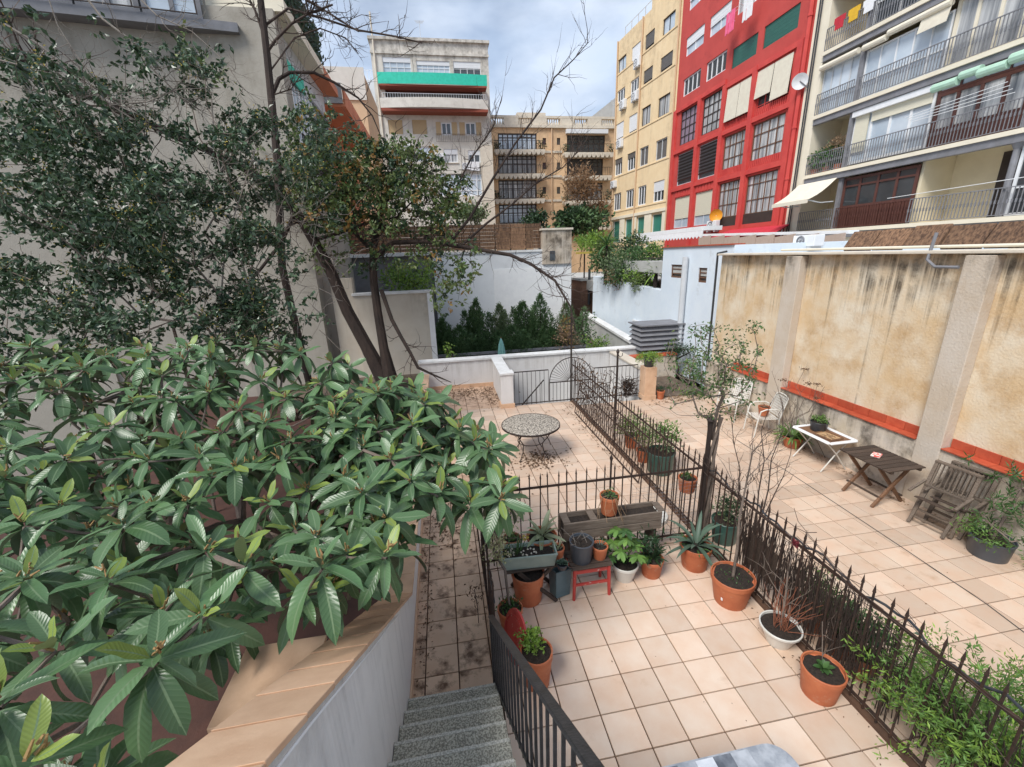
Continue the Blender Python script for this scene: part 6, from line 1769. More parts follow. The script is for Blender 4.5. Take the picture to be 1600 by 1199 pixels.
conifer('low bushy conifer beside the orange shrub', 862, 515, 36, 12.8, 'conifer')
def bush(label, px_, py_, rx, ry, Yc, m, n, s, zb=-.05, wd=.5, name='bush', cat='bush', m2=None):
    c = atY(px_, py_, Yc); k = (Vector((c.x, Yc, c.z))-CAM).dot(_f)/F
    t = thing(name, label, cat, (c.x, Yc, zb)); b = MB(); b2 = MB()
    cl_ = Vector((0, 0, c.z-zb))
    tips_ = []
    for i in range(9):
        u = rv().normalized(); q = Vector((u.x*rx*k*.55, u.y*rx*k*.55, u.z*ry*k*.55))
        cloud(b if (i % 3 or not m2) else b2, cl_+q, (rx*k*.55, rx*k*.55, ry*k*.55), n//9, s, wd); tips_.append(cl_+q)
    b.build('foliage', m, t, kind='stuff')
    if m2 and b2.v: b2.build('pale_foliage', m2, t, kind='stuff')
    N, cnt, ends = grow([(0, 0, 0), (0, 0, max(.1, (c.z-zb)*.4))], tips_, .2, .2); sb = MB(); skin(sb, N, cnt, ends, .012, .4, 5); sb.build('stems', 'bark', t)
    return t
bush('orange-tinted dry shrub at the hedge beside the tall iron post', 885, 528, 18, 28, 12.2, 'dry_tan', 500, .10, m2='orange_leaf')
bush('fresh green shrub right of the orange one behind the parapet', 915, 515, 22, 30, 12.4, 'leaf_mid', 600, .10, m2='conifer')
bush('yellow-green shrub against the grey yard wall', 935, 535, 20, 22, 11.6, 'lime', 500, .09, m2='fern')
bush('bright lime green bush glowing above the beige garden wall', 640, 432, 45, 30, 12.6, 'lime', 1700, .12, m2='fern')
bush('small light green sapling just behind the parapet near the garden wall', 704, 548, 9, 14, 10.2, 'lime', 120, .08)
hb = thing('hedge_planter', 'long dark planter rail in front of the conifer hedge', 'planter', (2.2, 12.3, -.05))
bw(MB().box((-1.1, 12.2, .30), (5.4, 12.26, .40)), 'rail', 'beam_grey', hb); bw(MB().box((-1.1, 12.28, -.05), (5.4, 12.5, .29)), 'trough', 'plastic_black', hb)
bush('rounded dark green tree in front of the peach block', 905, 352, 42, 20, 38, 'leaf_dark', 3000, .45, -1.6, name='garden_tree', cat='tree', m2='conifer')
bush('russet brown leafless-looking tree in front of the peach block gallery', 908, 290, 30, 24, 42, 'dry_brown', 1700, .40, -1.6, .25, 'garden_tree', 'tree', m2='dry_tan')
bush('small russet tree at the foot of the yellow block', 935, 325, 20, 14, 42, 'dry_brown', 800, .40, -1.6, .25, 'garden_tree', 'tree')
bush('grey-green tree crown in front of the concrete block', 735, 332, 24, 14, 34, 'conifer_pale', 900, .3, -1.6, name='garden_tree', cat='tree')
bush('dark green tree by the chimney block below the peach galleries', 835, 345, 24, 10, 40, 'leaf_dark', 800, .35, -1.6, name='garden_tree', cat='tree')
# ---- roof terrace planting behind the blue-white wall
bush('lime green hedge along the far roof terrace', 925, 378, 32, 12, 26, 'lime', 1500, .2, 2.8, m2='fern')
bush('brownish green shrub mass spilling over the blue-white wall', 975, 415, 40, 30, 14, 'conifer_pale', 2000, .12, 2.5, m2='leaf_mid')
bush('olive green shrub beside the tower of the blue-white house', 1012, 408, 26, 30, 12.6, 'leaf_mid', 1500, .11, 2.5, m2='lime')
bush('dark shrub on the roof terrace behind the white canopy', 985, 385, 28, 18, 17, 'leaf_dark', 1100, .14, 2.8, m2='autumn')
struct(MB().box((7.2, 9.5, 2.0), (13.5, 28, 2.55)).build('roof_terrace', 'grey_wall'))
bush('loose green shrub at the far end of the roof terrace railing', 945, 405, 30, 22, 15.5, 'leaf_mid', 1300, .13, 2.55, m2='autumn')
bush('yellow-green shrub in the middle of the roof terrace planting', 1000, 435, 24, 18, 12.2, 'autumn', 1100, .10, 2.3, m2='lime')
bush('rusty leaved shrub among the roof terrace plants', 965, 440, 22, 16, 14.2, 'dry_tan', 700, .11, 2.3, m2='leaf_mid')
def palm(label, x, y, Yc, size, m, zb=2.55, n=26):
    c = atY(x, y, Yc); t = thing('palm', label, 'palm', (c.x, Yc, zb)); h = c.z-zb
    MB().tube([(0, 0, 0), (0, 0, max(.1, h))], [.07, .05], 7).build('trunk', 'bark', t)
    T = LeafT(.07, 5, .9, .25, .3, .6); me = T.mesh(m)
    for k in range(n):
        a = k*2.399; el = R(75-95*(k/n)); d = Vector((math.cos(a)*math.cos(el), math.sin(a)*math.cos(el), math.sin(el)))
        objleaf(me, t, Vector((0, 0, max(.1, h))), frame(d), size*random.uniform(.8, 1.1))
palm('spiky green yucca leaning over the blue-white wall', 1025, 428, 11.2, .75, 'lime')
palm('tall feathery palm on the roof terrace behind the shrubs', 948, 385, 15, 1.1, 'leaf_mid')
rt2 = thing('terrace_railing', 'thin dark railing along the roof terrace with yellow awnings behind', 'railing', (9, 14, 2.55))
for i in range(24):
    p = Vector((7.3, 16.6-i*.28, 2.55)); bw(MB().tube([p, p+Vector((0, 0, 1.15))], .012, 4), 'bar', 'iron', rt2)
bw(MB().tube([(7.3, 16.6, 3.7), (7.3, 10.1, 3.7)], .02, 5), 'rail', 'iron', rt2)
ya = thing('yellow_awning', 'pale yellow awning strip stretched behind the roof terrace plants', 'awning', (12, 20, 2.55))
p, q = atY(905, 400, 19), atY(1036, 388, 19)
bw(MB().bar(Vector((p.x, 19, q.z-.12)), Vector((q.x+1, 19, q.z-.12)), 1.2, .1), 'fabric', 'flower_yellow', ya)
for x in (p.x+.4, (p.x+q.x)/2, q.x+.6): bw(MB().tube([(x, 19.3, 2.5), (x, 19.3, q.z-.17)], .04, 6), 'post', 'iron', ya)

# ================================================================== POTS AND POT PLANTS
random.seed(17)
def pot_profile(r, h, tap=.72, rim=.09, lip=.012):
    return [(0, 0), (r*tap, 0), (r*tap*1.02, .006), (r*(tap+(1-tap)*.80), h-h*rim-.004), (r-.004, h-h*rim), (r, h-h*rim+.004), (r*1.01, h-.004), (r-.002, h), (r-lip, h-.002), (r-lip-.004, h-.03), (r*.8, h-.035)]
def potted(label, loc, r, h, m='terracotta', tap=.72, rim=.18, name='potted_plant', cat='potted plant', sx=1, sy=1, rz=0, soil=True):
    t = thing(name, label, cat, loc, rz)
    MB().lathe(pot_profile(r, h, tap, rim), n=28, sx=sx, sy=sy).build('pot', m, t)
    if soil:
        b = MB(); pr_ = [(r*.93, h-.032), (r*.6, h-.022), (r*.25, h-.016), (0, h-.018)]
        b.lathe(pr_, n=20, sx=sx, sy=sy); b.v = [(x, y, z+random.uniform(-.006, .006)) for x, y, z in b.v]; b.build('soil', 'soil', t)
    return t
def ground_pot(px_, py_, wpx, h, label, m='terracotta', **kw):
    g0 = gp(px_, py_); k = (g0-CAM).dot(_f)/F
    return potted(label, (g0.x, g0.y, 0), wpx/2*k*1.04, h, m, **kw)
def bushy(t, c, r, n, s, m, wd=.5, m2=None, name='foliage', stems=7, sm='bark_pale', z0=None, up=.2):
    b, b2 = MB(), MB(); tips_ = []
    for i in range(6):
        u = rv().normalized(); q = Vector(c)+Vector((u.x*r[0], u.y*r[1], u.z*r[2]))*.5; tips_.append(q)
        cloud(b2 if (m2 and i % 2) else b, q, [v*.6 for v in r], n//6, s, wd, .2, up)
    b.build(name, m, t, kind='stuff')
    if b2.v: b2.build('pale_foliage', m2, t, kind='stuff')
    z0 = z0 if z0 is not None else .1
    N, cnt, ends = grow([(0, 0, z0), (0, 0, z0+.05)], tips_, .08, .1, 0, .01); sb = MB(); skin(sb, N, cnt, ends, .0035, .5, 5); sb.build('stem', sm, t)
def straps(t, z, n, L_, wd, m, el0=80, el1=5, droop=1.0, obj=True, spread=.03):
    T = [LeafT(wd, 6, droop, .25, .25, .55), LeafT(wd, 6, droop*.5, .25, .25, .55)]; me = [q.mesh(m) for q in T]
    b = MB()
    for k in range(n):
        a = k*2.399+random.gauss(0, .2); f = k/max(1, n-1); el = R(el0+(el1-el0)*f+random.gauss(0, 6))
        d = Vector((math.cos(a)*math.cos(el), math.sin(a)*math.cos(el), math.sin(el))); p = Vector((math.cos(a)*spread, math.sin(a)*spread, z)); s = L_*random.uniform(.75, 1.1)
        if obj: objleaf(me[k % 2], t, p, frame(d), s)
        else: addleaf(b, T[k % 2], p, frame(d), s)
    if b.v: b.build('leaves', m, t, kind='stuff', sharp=180)
# terracotta pot with the thin bare sapling
t = ground_pot(1140, 938, 60, .36, 'wide terracotta pot with a thin tall bare sapling beside the divider fence', cat='potted tree', name='potted_sapling')
pts = [(0, 0, .3), (.02, .02, .7), (.0, .03, 1.1), (.05, .06, 1.5), (.09, .08, 1.9)]
MB().tube(pts, [.018, .015, .013, .010, .007], 7).build('stem', 'bark_pale', t)
b = MB(); twigs(b, pts[2:], .006, 9, .55, 2, .6, .5); twigs(b, pts[1:3], .005, 3, .3, 1, .8, .3); b.build('twigs', 'bark_pale', t, kind='stuff')
b = MB()
for k in range(40): smallleaf(b, Vector((random.gauss(0, .09), random.gauss(0, .09), .345)), rv()+Vector((0, 0, 1)), .03)
b.build('weeds', 'leaf_mid', t, kind='stuff')
MB().box((-.195, -.115, .13), (-.19, -.09, .16)).build('sticker', 'white_frame', t)
# white bowl with dry red twigs
t = ground_pot(1215, 1003, 56, .22, 'white oval plastic pot with dry reddish twigs by the brushwood screen', 'plastic_white', tap=.55, rim=.14)
b = MB()
for k in range(26):
    a = random.uniform(0, 6.28); p = Vector((.06*math.cos(a), .06*math.sin(a), .19)); d = Vector((random.gauss(0, .35), random.gauss(.0, .35), 1)).normalized(); q = [p]
    for j in range(4): d = (d+rv(.12)).normalized(); q.append(q[-1]+d*random.uniform(.08, .16))
    b.tube(q, [.004, .0035, .003, .0025, .0015], 4, False)
b.build('twigs', 'twig_red', t, kind='stuff')
b = MB(); q = [(0, 0, .19), (.05, .05, .5), (.07, .1, .8), (.11, .12, 1.0)]; b.tube(q, [.012, .010, .008, .005], 5); twigs(b, q, .006, 8, .4, 2, .6, .4); b.build('stem', 'bark_pale', t)
t2 = MB()
for k in range(60): smallleaf(t2, Vector((.16, .16, 1.08))+rv(.018), rv(), .03, .8)
t2.build('bloom', 'flower_red', t)
# terracotta pot with small green plant
t = ground_pot(1278, 1082, 57, .30, 'terracotta pot with a small glossy green seedling near the patio corner', tap=.78)
T = LeafT(.5, 5, .5, .15); me = T.mesh('leaf_mid')
for k in range(13):
    a = k*2.399; el = R(70-5.5*k); objleaf(me, t, Vector((.0, .0, .29)), frame(Vector((math.cos(a)*math.cos(el), math.sin(a)*math.cos(el), math.sin(el)))), random.uniform(.06, .11))
b = MB(); q = [(.05, .06, .27), (.06, .1, .42), (.12, .2, .6)]; b.tube(q, .004, 4); twigs(b, q, .003, 4, .2, 1); b.build('stem', 'bark_pale', t)
# aloe
t = ground_pot(1084, 884, 45, .33, 'terracotta pot with a large grey-green aloe at the fence corner', tap=.76)
straps(t, .32, 20, .46, .13, 'aloe', 82, -8, 1.25)
straps(t, .31, 8, .20, .14, 'leaf_mid', 70, 20, .8, True, .09)
# dark leaved plant pot
t = ground_pot(1017, 897, 34, .25, 'small terracotta pot with a dark spiky leaved plant beside the white pot', tap=.76)
bushy(t, (0, .02, .42), (.16, .15, .16), 200, .07, 'leaf_dark', .35, z0=.22)
straps(t, .26, 26, .19, .16, 'leaf_dark', 85, 5, .6, True, .04)
# white pot with umbrella plant
t = ground_pot(975, 903, 40, .24, 'cream white pot with a big-leaved light green umbrella plant', 'plastic_white', tap=.62)
T = LeafT(.40, 5, .5, .12, .7, .45); me = T.mesh('fern'); me2 = T.mesh('leaf_mid')
stm = MB()
for k in range(15):
    a = k*2.399; rad = .03+.26*(k/14)**.7; h = .66-.34*(k/14)+random.gauss(0, .04); c = Vector((rad*math.cos(a)-.03, rad*math.sin(a)+.03, h))
    stm.tube([(0, 0, .21), (c.x*.4, c.y*.4, h*.75), c], [.007, .005, .003], 5)
    for j in range(8):
        b_ = j*math.pi/4+random.gauss(0, .1); d = Vector((math.cos(b_), math.sin(b_), -.12+random.gauss(0, .1))); objleaf(me if k % 3 else me2, t, c, frame(d), random.uniform(.10, .145))
stm.build('stem', 'leaf_mid', t)
# on the red stool
t = potted('tall black plastic pot with bare soil and dry sticks on the red stool', (.63, .13, .451), .145, .27, 'plastic_slate', .8, .08)
b = MB()
for k in range(7): b.tube([(random.gauss(0, .05), random.gauss(0, .05), .24), (random.gauss(0, .09), random.gauss(0, .09), .33)], .003, 4)
b.build('dry_sticks', 'bark_grey', t)
t = potted('small terracotta pot with a spindly succulent on the red stool', (.86, .12, .451), .098, .17)
straps(t, .15, 9, .12, .10, 'aloe', 80, 30, .4)
# on the dark table
tg = thing('sage_window_box', 'pale sage window box with bulb leaves on the dark folding table', 'planter', (-.02, .12, .521), -.06)
b = MB(); a, c, h = (.29, .095), (.32, .125), .18
vs_ = [(sx*q[0], sy*q[1], z) for q, z in ((a, 0), (c, h), ((c[0]-.012, c[1]-.012), h), ((a[0]-.0, a[1]-.0), .12)) for sx, sy in ((-1,-1),(1,-1),(1,1),(-1,1))]
b.add(vs_, [(3,2,1,0)]+[(i*4+k, i*4+(k+1) % 4, (i+1)*4+(k+1) % 4, (i+1)*4+k) for i in range(3) for k in range(4)]); b.build('box', 'planter_sage', tg)
b = MB(); b.box((-.325, -.13, .165), (.325, -.112, .185)); b.box((-.325, .112, .165), (.325, .13, .185)); b.box((-.325, -.111, .165), (-.308, .111, .185)); b.box((.308, -.111, .165), (.325, .111, .185)); b.build('rim', 'planter_sage', tg, bevel=.004)
MB().box((-.29, -.095, .1), (.29, .095, .15)).build('soil', 'soil', tg)
b = MB()
for k in range(26): p = Vector((random.uniform(-.26, .1), random.uniform(-.07, .07), .152)); b.lathe([(0, 0), (.012, .004), (.009, .012), (0, .014)], p, 6)
b.build('pebbles', 'stone_trim', tg, kind='stuff')
T = LeafT(.06, 6, .7, .2, .2, .5); me = T.mesh('leaf_mid')
for k in range(22): a = random.uniform(0, 6.28); el = R(random.uniform(55, 88)); objleaf(me, tg, Vector((-.14+random.gauss(0, .05), random.gauss(0, .03), .15)), frame(Vector((math.cos(a)*math.cos(el), math.sin(a)*math.cos(el), math.sin(el)))), random.uniform(.16, .26))
b = MB(); 
for k in range(25): smallleaf(b, Vector((-.03, .03, .33))+rv(.015), rv(), .03, .8)
b.build('yellow_bloom', 'flower_yellow', tg)
t = potted('wide terracotta bowl with a pale striped agave at the back of the dark table', (.20, .36, .521), .19, .17, tap=.7, rim=.22)
straps(t, .18, 16, .30, .22, 'agave_pale', 80, 0, .7)
t = potted('old terracotta pot with low green succulents at the back corner of the dark table', (-.17, .37, .521), .11, .19, 'terracotta_old')
bushy(t, (0, 0, .20), (.08, .08, .03), 130, .03, 'fern', .6, z0=.16)
t = potted('small terracotta pot with a pale sprout at the end of the dark table', (.335, .13, .521), .085, .15)
straps(t, .13, 6, .11, .2, 'agave_pale', 85, 50, .3)
tm = thing('succulent_dish', 'low dark dish of grey rosette succulents hanging off the dark table end', 'potted plant', (.34, -.05, .521))
MB().lathe(pot_profile(.07, .07, .7, .2), n=20).build('pot', 'plastic_black', tm)
T = LeafT(.6, 3, .5, .2); me = T.mesh('aloe')
for i in range(4):
    c = Vector((random.gauss(0, .03), random.gauss(0, .03), .075))
    for k in range(12): a = k*2.399; el = R(80-6*k); objleaf(me, tm, c, frame(Vector((math.cos(a)*math.cos(el), math.sin(a)*math.cos(el), math.sin(el)))), .045)
t = potted('big empty-looking terracotta tub under the dark folding table', (-.03, .13, 0), .20, .40, tap=.78, rim=.12)
pb_ = thing('blue_planter', 'empty slate blue plastic planter standing on end beside the red stool', 'planter', (.36, .12, 0))
pb_.rotation_euler = (R(-8), R(6), R(18))
b = MB(); vs_ = [(x, y, z) for (x0, y0, z) in ((.10, .075, 0), (.115, .09, .34), (.095, .07, .34), (.085, .06, .02)) for x, y in ((-x0, -y0), (x0, -y0), (x0, y0), (-x0, y0))]
b.add(vs_, [(3,2,1,0)]+[(i*4+k, i*4+(k+1) % 4, (i+1)*4+(k+1) % 4, (i+1)*4+k) for i in range(3) for k in range(4)]+[(12,13,14,15)]); b.build('body', 'planter_blue', pb_, bevel=.012)
b = MB(); b.box((-.12, -.095, .325), (.12, -.078, .345)); b.box((-.12, .078, .325), (.12, .095, .345)); b.build('rim', 'planter_blue', pb_, bevel=.004)
# pot on the trough, pots behind railing
t = potted('terracotta pot with trailing pale stems standing on the wooden trough', (1.14, .55, .754), .125, .26, tap=.78)
bushy(t, (0, 0, .27), (.09, .09, .04), 120, .035, 'leaf_mid', z0=.22)
b = MB()
for k in range(12):
    a = random.uniform(3.5, 6.4); q = [(0, 0, .25), (.13*math.cos(a), .13*math.sin(a), .27), (.2*math.cos(a), .2*math.sin(a), .15+random.gauss(0, .05)), (.24*math.cos(a+.2), .24*math.sin(a+.2), random.gauss(.0, .06))]; b.tube(q, .0025, 4)
b.build('trailing_stems', 'dry_tan', t)
t = potted('terracotta pot with lime green succulents just behind the stair railing', (-.16, -.92, 0), .155, .40, tap=.75)
bushy(t, (-.03, .05, .47), (.12, .12, .07), 420, .035, 'lime', .7, z0=.36)
# variegated shrub
t = potted('terracotta pot with a tall variegated shrub beside the red tabletop', (-.31, -.25, 0), .14, .28, cat='potted tree', name='potted_shrub')
pts = [(0, 0, .25), (-.02, .03, .55), (-.03, .04, .75)]
MB().tube(pts, [.014, .012, .010], 6).build('stem', 'bark_pale', t)
b, sb = MB(), MB(); tips_ = []
for cc, rr_, n in (((-.10, .15, .98), (.13, .14, .22), 430), ((.06, .45, 1.18), (.20, .18, .20), 430), ((-.12, .3, 1.28), (.1, .1, .14), 160)):
    cloud(b, cc, rr_, n, .036, .45, .1, .1)
    for k in range(14): tips_.append(Vector(cc)+Vector((random.gauss(0, rr_[0]*.6), random.gauss(0, rr_[1]*.6), random.gauss(0, rr_[2]*.6))))
b.build('foliage', 'variegated', t, kind='stuff')
N, cnt, ends = grow(pts, tips_, .1, .15, 0, .01); skin(sb, N, cnt, ends, .003, .45, 5); sb.build('branches', 'bark_pale', t)
bb = MB()
for k in range(130): smallleaf(bb, Vector((random.gauss(0, .07), random.gauss(0, .07), .30)), rv(.5)+Vector((0, 0, 1)), .05, .4)
bb.build('weeds', 'leaf_mid', t, kind='stuff')
# little red-leaved weed beside path fence
t = thing('path_weed', 'thin reddish weed growing by the path fence', 'weed', (-.66, -.12, 0))
b = MB(); q = [(0, 0, 0), (.0, .02, .2), (-.02, .03, .45)]; b.tube(q, .004, 4); twigs(b, q, .003, 5, .15, 1); b.build('stem', 'twig_dark', t)
b = MB()
for k in range(40): smallleaf(b, Vector((-.02+random.gauss(0, .05), .03+random.gauss(0, .05), .25+random.random()*.25)), rv(), .05, .35)
b.build('foliage', 'litter', t)
# hanging pot at corner
t = potted('terracotta pot with creeping succulents hung on the divider fence near its corner post', (2.47, .93, .68), .13, .21, tap=.8)
bushy(t, (0, 0, .22), (.10, .10, .03), 160, .03, 'leaf_mid', .5, z0=.18)
b = MB().tube([(.1, 0, .12), (.15, 0, .16), (.15, 0, .38)], .005, 4); b.build('hanger', 'iron', t)
# twin little pots
t = thing('twin_clay_pots', 'two small empty clay pots standing together by the netting corner', 'pots', (2.38, -.18, 0))
for x, y, z in ((-.07, .02, .10), (.08, .0, .12)): MB().lathe(pot_profile(.065, .10, .65, .25), (x, y, z), 18).build('pot', 'terracotta_old', t)
MB().lathe([(.05, 0), (.06, .02), (.035, .06), (.05, .10)], (-.07, .02, 0), 14).build('stand', 'terracotta_old', t); MB().lathe([(.05, 0), (.06, .02), (.035, .07), (.05, .12)], (.08, 0, 0), 14).build('stand', 'terracotta_old', t)
# pots in the side patio, behind the fence
t = potted('dark green plastic pot with a bushy grey-green plant behind the corner post', (2.92, .62, 0), .19, .34, 'plastic_green', .8, .1)
bushy(t, (0, 0, .50), (.22, .22, .2), 700, .05, 'leaf_dark', .35, 'conifer_pale', z0=.3)
t = potted('big dark green pot with a leafy yellow-green bush behind the leaning panel', (3.02, 2.65, 0), .26, .42, 'plastic_green', .82, .1)
bushy(t, (0, 0, .72), (.34, .34, .32), 900, .06, 'fern', .4, 'conifer_pale', z0=.4)
t = potted('terracotta pot with pale spiky leaves standing behind the vine-covered fence', (2.95, 3.75, 0), .15, .28)
bushy(t, (0, 0, .5), (.25, .25, .25), 500, .09, 'lime', .2, 'conifer_pale', z0=.26)
t = potted('terracotta pot with tall yellowish stems beside the hook post', (2.9, 3.1, .0), .14, .26)
bushy(t, (0, 0, .6), (.22, .25, .35), 450, .06, 'fern', .35, 'variegated', z0=.24)
for k, (px_, py_, lab, m_, rr_) in enumerate(((1290, 960, 'terracotta pot with a leafy dark bush pressed against the divider fence', 'leaf_mid', .26), (1372, 1030, 'old pot with a wiry small-leaved bush pressed against the divider fence', 'leaf_dark', .28), (1335, 1000, 'small pot with pale wispy grass behind the divider fence', 'conifer_pale', .2))):
    g0 = atX(px_, py_, 2.93); t = potted(lab, (2.93, g0.y+.1, 0), .13, .25, 'terracotta_old')
    bushy(t, (0, 0, max(.45, g0.z)), (rr_*.75, rr_, rr_), 650, .055, m_, .4, 'leaf_mid' if k else 'fern', z0=.22)
# asparagus fern mass at the near end
af = thing('feathery_fern_bush', 'big bright green feathery fern bush spilling through the near end of the divider fence', 'bush', (3.0, -2.45, 0))
b, b2 = MB(), MB(); stm = MB()
for k in range(170):
    a = random.uniform(0, 6.28); d = Vector((.55*math.cos(a), .85*math.sin(a), random.uniform(.6, 1.6))).normalized(); p = Vector((random.gauss(0, .09), random.gauss(0, .18), .15)); q = [p]
    for j in range(7): d = (d+rv(.08)-Vector((0, 0, .13))).normalized(); q.append(q[-1]+d*random.uniform(.10, .15))
    stm.tube(q, .0025, 3, False)
    for j in range(1, 8):
        for i in range(17): smallleaf(b2 if k % 3 == 0 else b, q[j]+rv(.035), rv(.6)+d*.5, random.uniform(.035, .062), .3)
b.build('foliage', 'fern', af, kind='stuff'); b2.build('bright_foliage', 'lime', af, kind='stuff'); stm.build('stems', 'leaf_mid', af)
# side-patio pots along the wall
t = potted('slate grey plastic tub with a straggly oleander against the stained wall', (6.05, -.36, 0), .22, .27, 'plastic_slate', .85, .12)
pts = [(0, 0, .25), (.05, -.02, .6), (.1, -.05, 1.0)]
b, lf = MB(), MB(); tips_ = []
for k in range(46): tips_.append(Vector((random.gauss(.08, .16), random.gauss(-.1, .28), random.uniform(.4, 1.25))))
N, cnt, ends = grow(pts, tips_, .1, .15, 0, .01); skin(b, N, cnt, ends, .004, .45, 5); b.build('stem', 'bark_pale', t)
for p in tips_:
    for j in range(13): smallleaf(lf, p-Vector((0, 0, .02*j*.4)), rv(.7)+Vector((0, 0, .35)), random.uniform(.07, .12), .2)
lf.build('foliage', 'leaf_mid', t, kind='stuff')
b = MB(); cloud(b, (-.1, .05, .36), (.26, .3, .12), 500, .05, .3); b.build('low_foliage', 'fern', t, kind='stuff')
t = thing('wall_foot_weeds', 'low green weeds along the foot of the stained wall beside the slate tub', 'weeds', (6.25, -.95, 0))
b = MB(); cloud(b, (0, -.1, .1), (.16, .5, .13), 900, .045, .35); b.build('foliage', 'fern', t, kind='stuff')
t = potted('terracotta pot overflowing with bright strappy leaves at the foot of the stained wall', (6.14, 3.0, 0), .19, .24)
straps(t, .22, 70, .36, .11, 'fern', 85, 5, 1.5, True, .08)
t = potted('black pot of low green herbs standing on the camping table', (6.08, 2.42, .621), .15, .17, 'plastic_black', .82, .1)
bushy(t, (0, 0, .20), (.13, .13, .05), 260, .04, 'fern', .5, z0=.14)
mat('tray', (.50, .33, .18), (.40, .25, .13), 9, .6, .1)
tr_ = thing('serving_tray', 'brown tray with crumbs on the camping table', 'tray', (6.0, 2.12, .6205), .1)
MB().box((-.13, -.17, 0), (.13, .17, .012)).build('base', 'tray', tr_, bevel=.003)
b = MB(); b.box((-.14, -.18, .0), (-.131, .18, .03)); b.box((.131, -.18, 0), (.14, .18, .03)); b.box((-.13, -.18, 0), (.13, -.171, .03)); b.box((-.13, .171, 0), (.13, .18, .03)); b.build('rim', 'wood_brown', tr_)
b = MB()
for k in range(30): p = Vector((random.gauss(0, .05), random.gauss(0, .07), .014)); b.lathe([(0, 0), (.012, .003), (.008, .01), (0, .011)], p, 5)
b.build('crumbs', 'dry_tan', tr_, kind='stuff')
t = potted('small terracotta pot on the seat of a white garden chair', (6.0, 3.72, .44), .12, .20)
bushy(t, (0, 0, .21), (.08, .08, .04), 90, .03, 'dry_tan', .5, z0=.17)
dw = thing('dried_flower_stalks', 'tall dead flower stalks with rusty heads in front of the red ledge', 'plant', (6.22, 3.15, 0))
b, fl_ = MB(), MB()
for k in range(13):
    q = wander((random.gauss(0, .1), random.gauss(0, .25), 0), (random.gauss(-.05, .15), random.gauss(-.1, .4), random.uniform(.9, 1.65)), 5, .03); b.tube(q, [.008, .007, .006, .005, .004, .003], 4); twigs(b, q[3:], .003, 3, .25, 1, .5, .4)
    if k % 3 == 0:
        for j in range(40): smallleaf(fl_, q[-1]+Vector((random.gauss(0, .04), random.gauss(0, .04), random.gauss(0, .012))), rv(), .03, .7)
b.build('stalks', 'bark_pale', dw); fl_.build('flower_heads', 'litter', dw)
# fern pot on the tiled pillar, small pot at its foot
t = potted('black pot with a bright arching fern on top of the tiled pillar', (4.71, 6.57, .931), .15, .30, 'plastic_black', .8, .1)
b = MB()
for k in range(46):
    a = k*2.399; d = Vector((math.cos(a), math.sin(a), random.uniform(.5, 1.5))).normalized(); q = Vector((0, 0, .28))
    for j in range(9):
        d = (d-Vector((0, 0, .22))).normalized(); q = q+d*.045
        for i in range(4): smallleaf(b, q+rv(.012), rv(.7)+d*.3, .05, .3)
b.build('foliage', 'lime', t, kind='stuff')
t = potted('small tilted terracotta pot at the foot of the tiled pillar', (5.04, 6.42, 0), .11, .24)
bushy(t, (0, 0, .3), (.12, .12, .08), 100, .05, 'leaf_dark', z0=.2)
bn = thing('dead_vine_clump', 'dark clump of dead climber hanging on the railing beside the tiled pillar', 'vine', (4.22, 6.76, 0))
b = MB()
for k in range(90):
    p = Vector((random.gauss(0, .1), random.gauss(0, .03), random.uniform(.05, .5))); d = rv().normalized(); q = [p]
    for j in range(5): d = (d+rv(.4)).normalized(); nx = q[-1]+d*.07; nx.y = max(-.09, min(.03, nx.y)); nx.z = max(.02, nx.z); q.append(nx)
    b.tube(q, random.uniform(.004, .009), 4, False)
b.build('stems', 'twig_dark', bn, kind='stuff')
b = MB(); cloud(b, (0, -.02, .32), (.15, .05, .22), 420, .06, .5); b.build('dead_leaves', 'litter_dark', bn, kind='stuff')

# ---- woody climber on the corner post
random.seed(31)
wc = thing('woody_climber', 'woody twiggy climber with sparse leaves crowning the corner post', 'shrub', (2.70, .80, 0))
b = MB()
for k in range(5):
    a = k*1.3; q = [(.05*math.cos(a), .05*math.sin(a), 0), (.05*math.cos(a+1), .05*math.sin(a+1), .5), (.06*math.cos(a+2), .05*math.sin(a+2), 1.0), (.05*math.cos(a+3), .06*math.sin(a+3), 1.5), (.09*math.cos(a+4), .09*math.sin(a+4), 1.85)]; b.tube(q, [.028, .024, .022, .02, .016], 7)
b.build('trunk', 'bark_pale', wc)
tips_ = []; dd = (Vector((2.7, .8, 1.8))-CAM).dot(_f)
for k in range(170):
    x, y = min(1185, max(1048, random.gauss(1115, 36))), min(650, max(512, random.gauss(580, 38))); tips_.append(atD(x, y, dd+random.gauss(0, .35))-wc.location)
for k in range(16): tips_.append(atD(random.uniform(1020, 1090), random.uniform(560, 640), dd+random.gauss(0, .4))-wc.location)
N, cnt, ends = grow([(0, 0, 1.5), (0, 0, 1.75), (.02, 0, 1.95)], tips_, .14, .2, 0, .03); sb = MB(); skin(sb, N, cnt, ends, .003, .42, 5, .022); sb.build('branches', 'bark_pale', wc)
b, b2 = MB(), MB()
for p in tips_[:170]:
    if random.random() < .85:
        for j in range(random.randint(8, 20)): smallleaf(b if random.random() < .6 else b2, p+rv(.04), rv(), random.uniform(.035, .06), .5)
b.build('foliage', 'leaf_mid', wc, kind='stuff'); b2.build('olive_foliage', 'autumn', wc, kind='stuff')
sp = thing('bare_sapling', 'slender bare sapling with red-brown stems just behind the divider fence', 'sapling', (2.86, .05, 0))
b = MB()
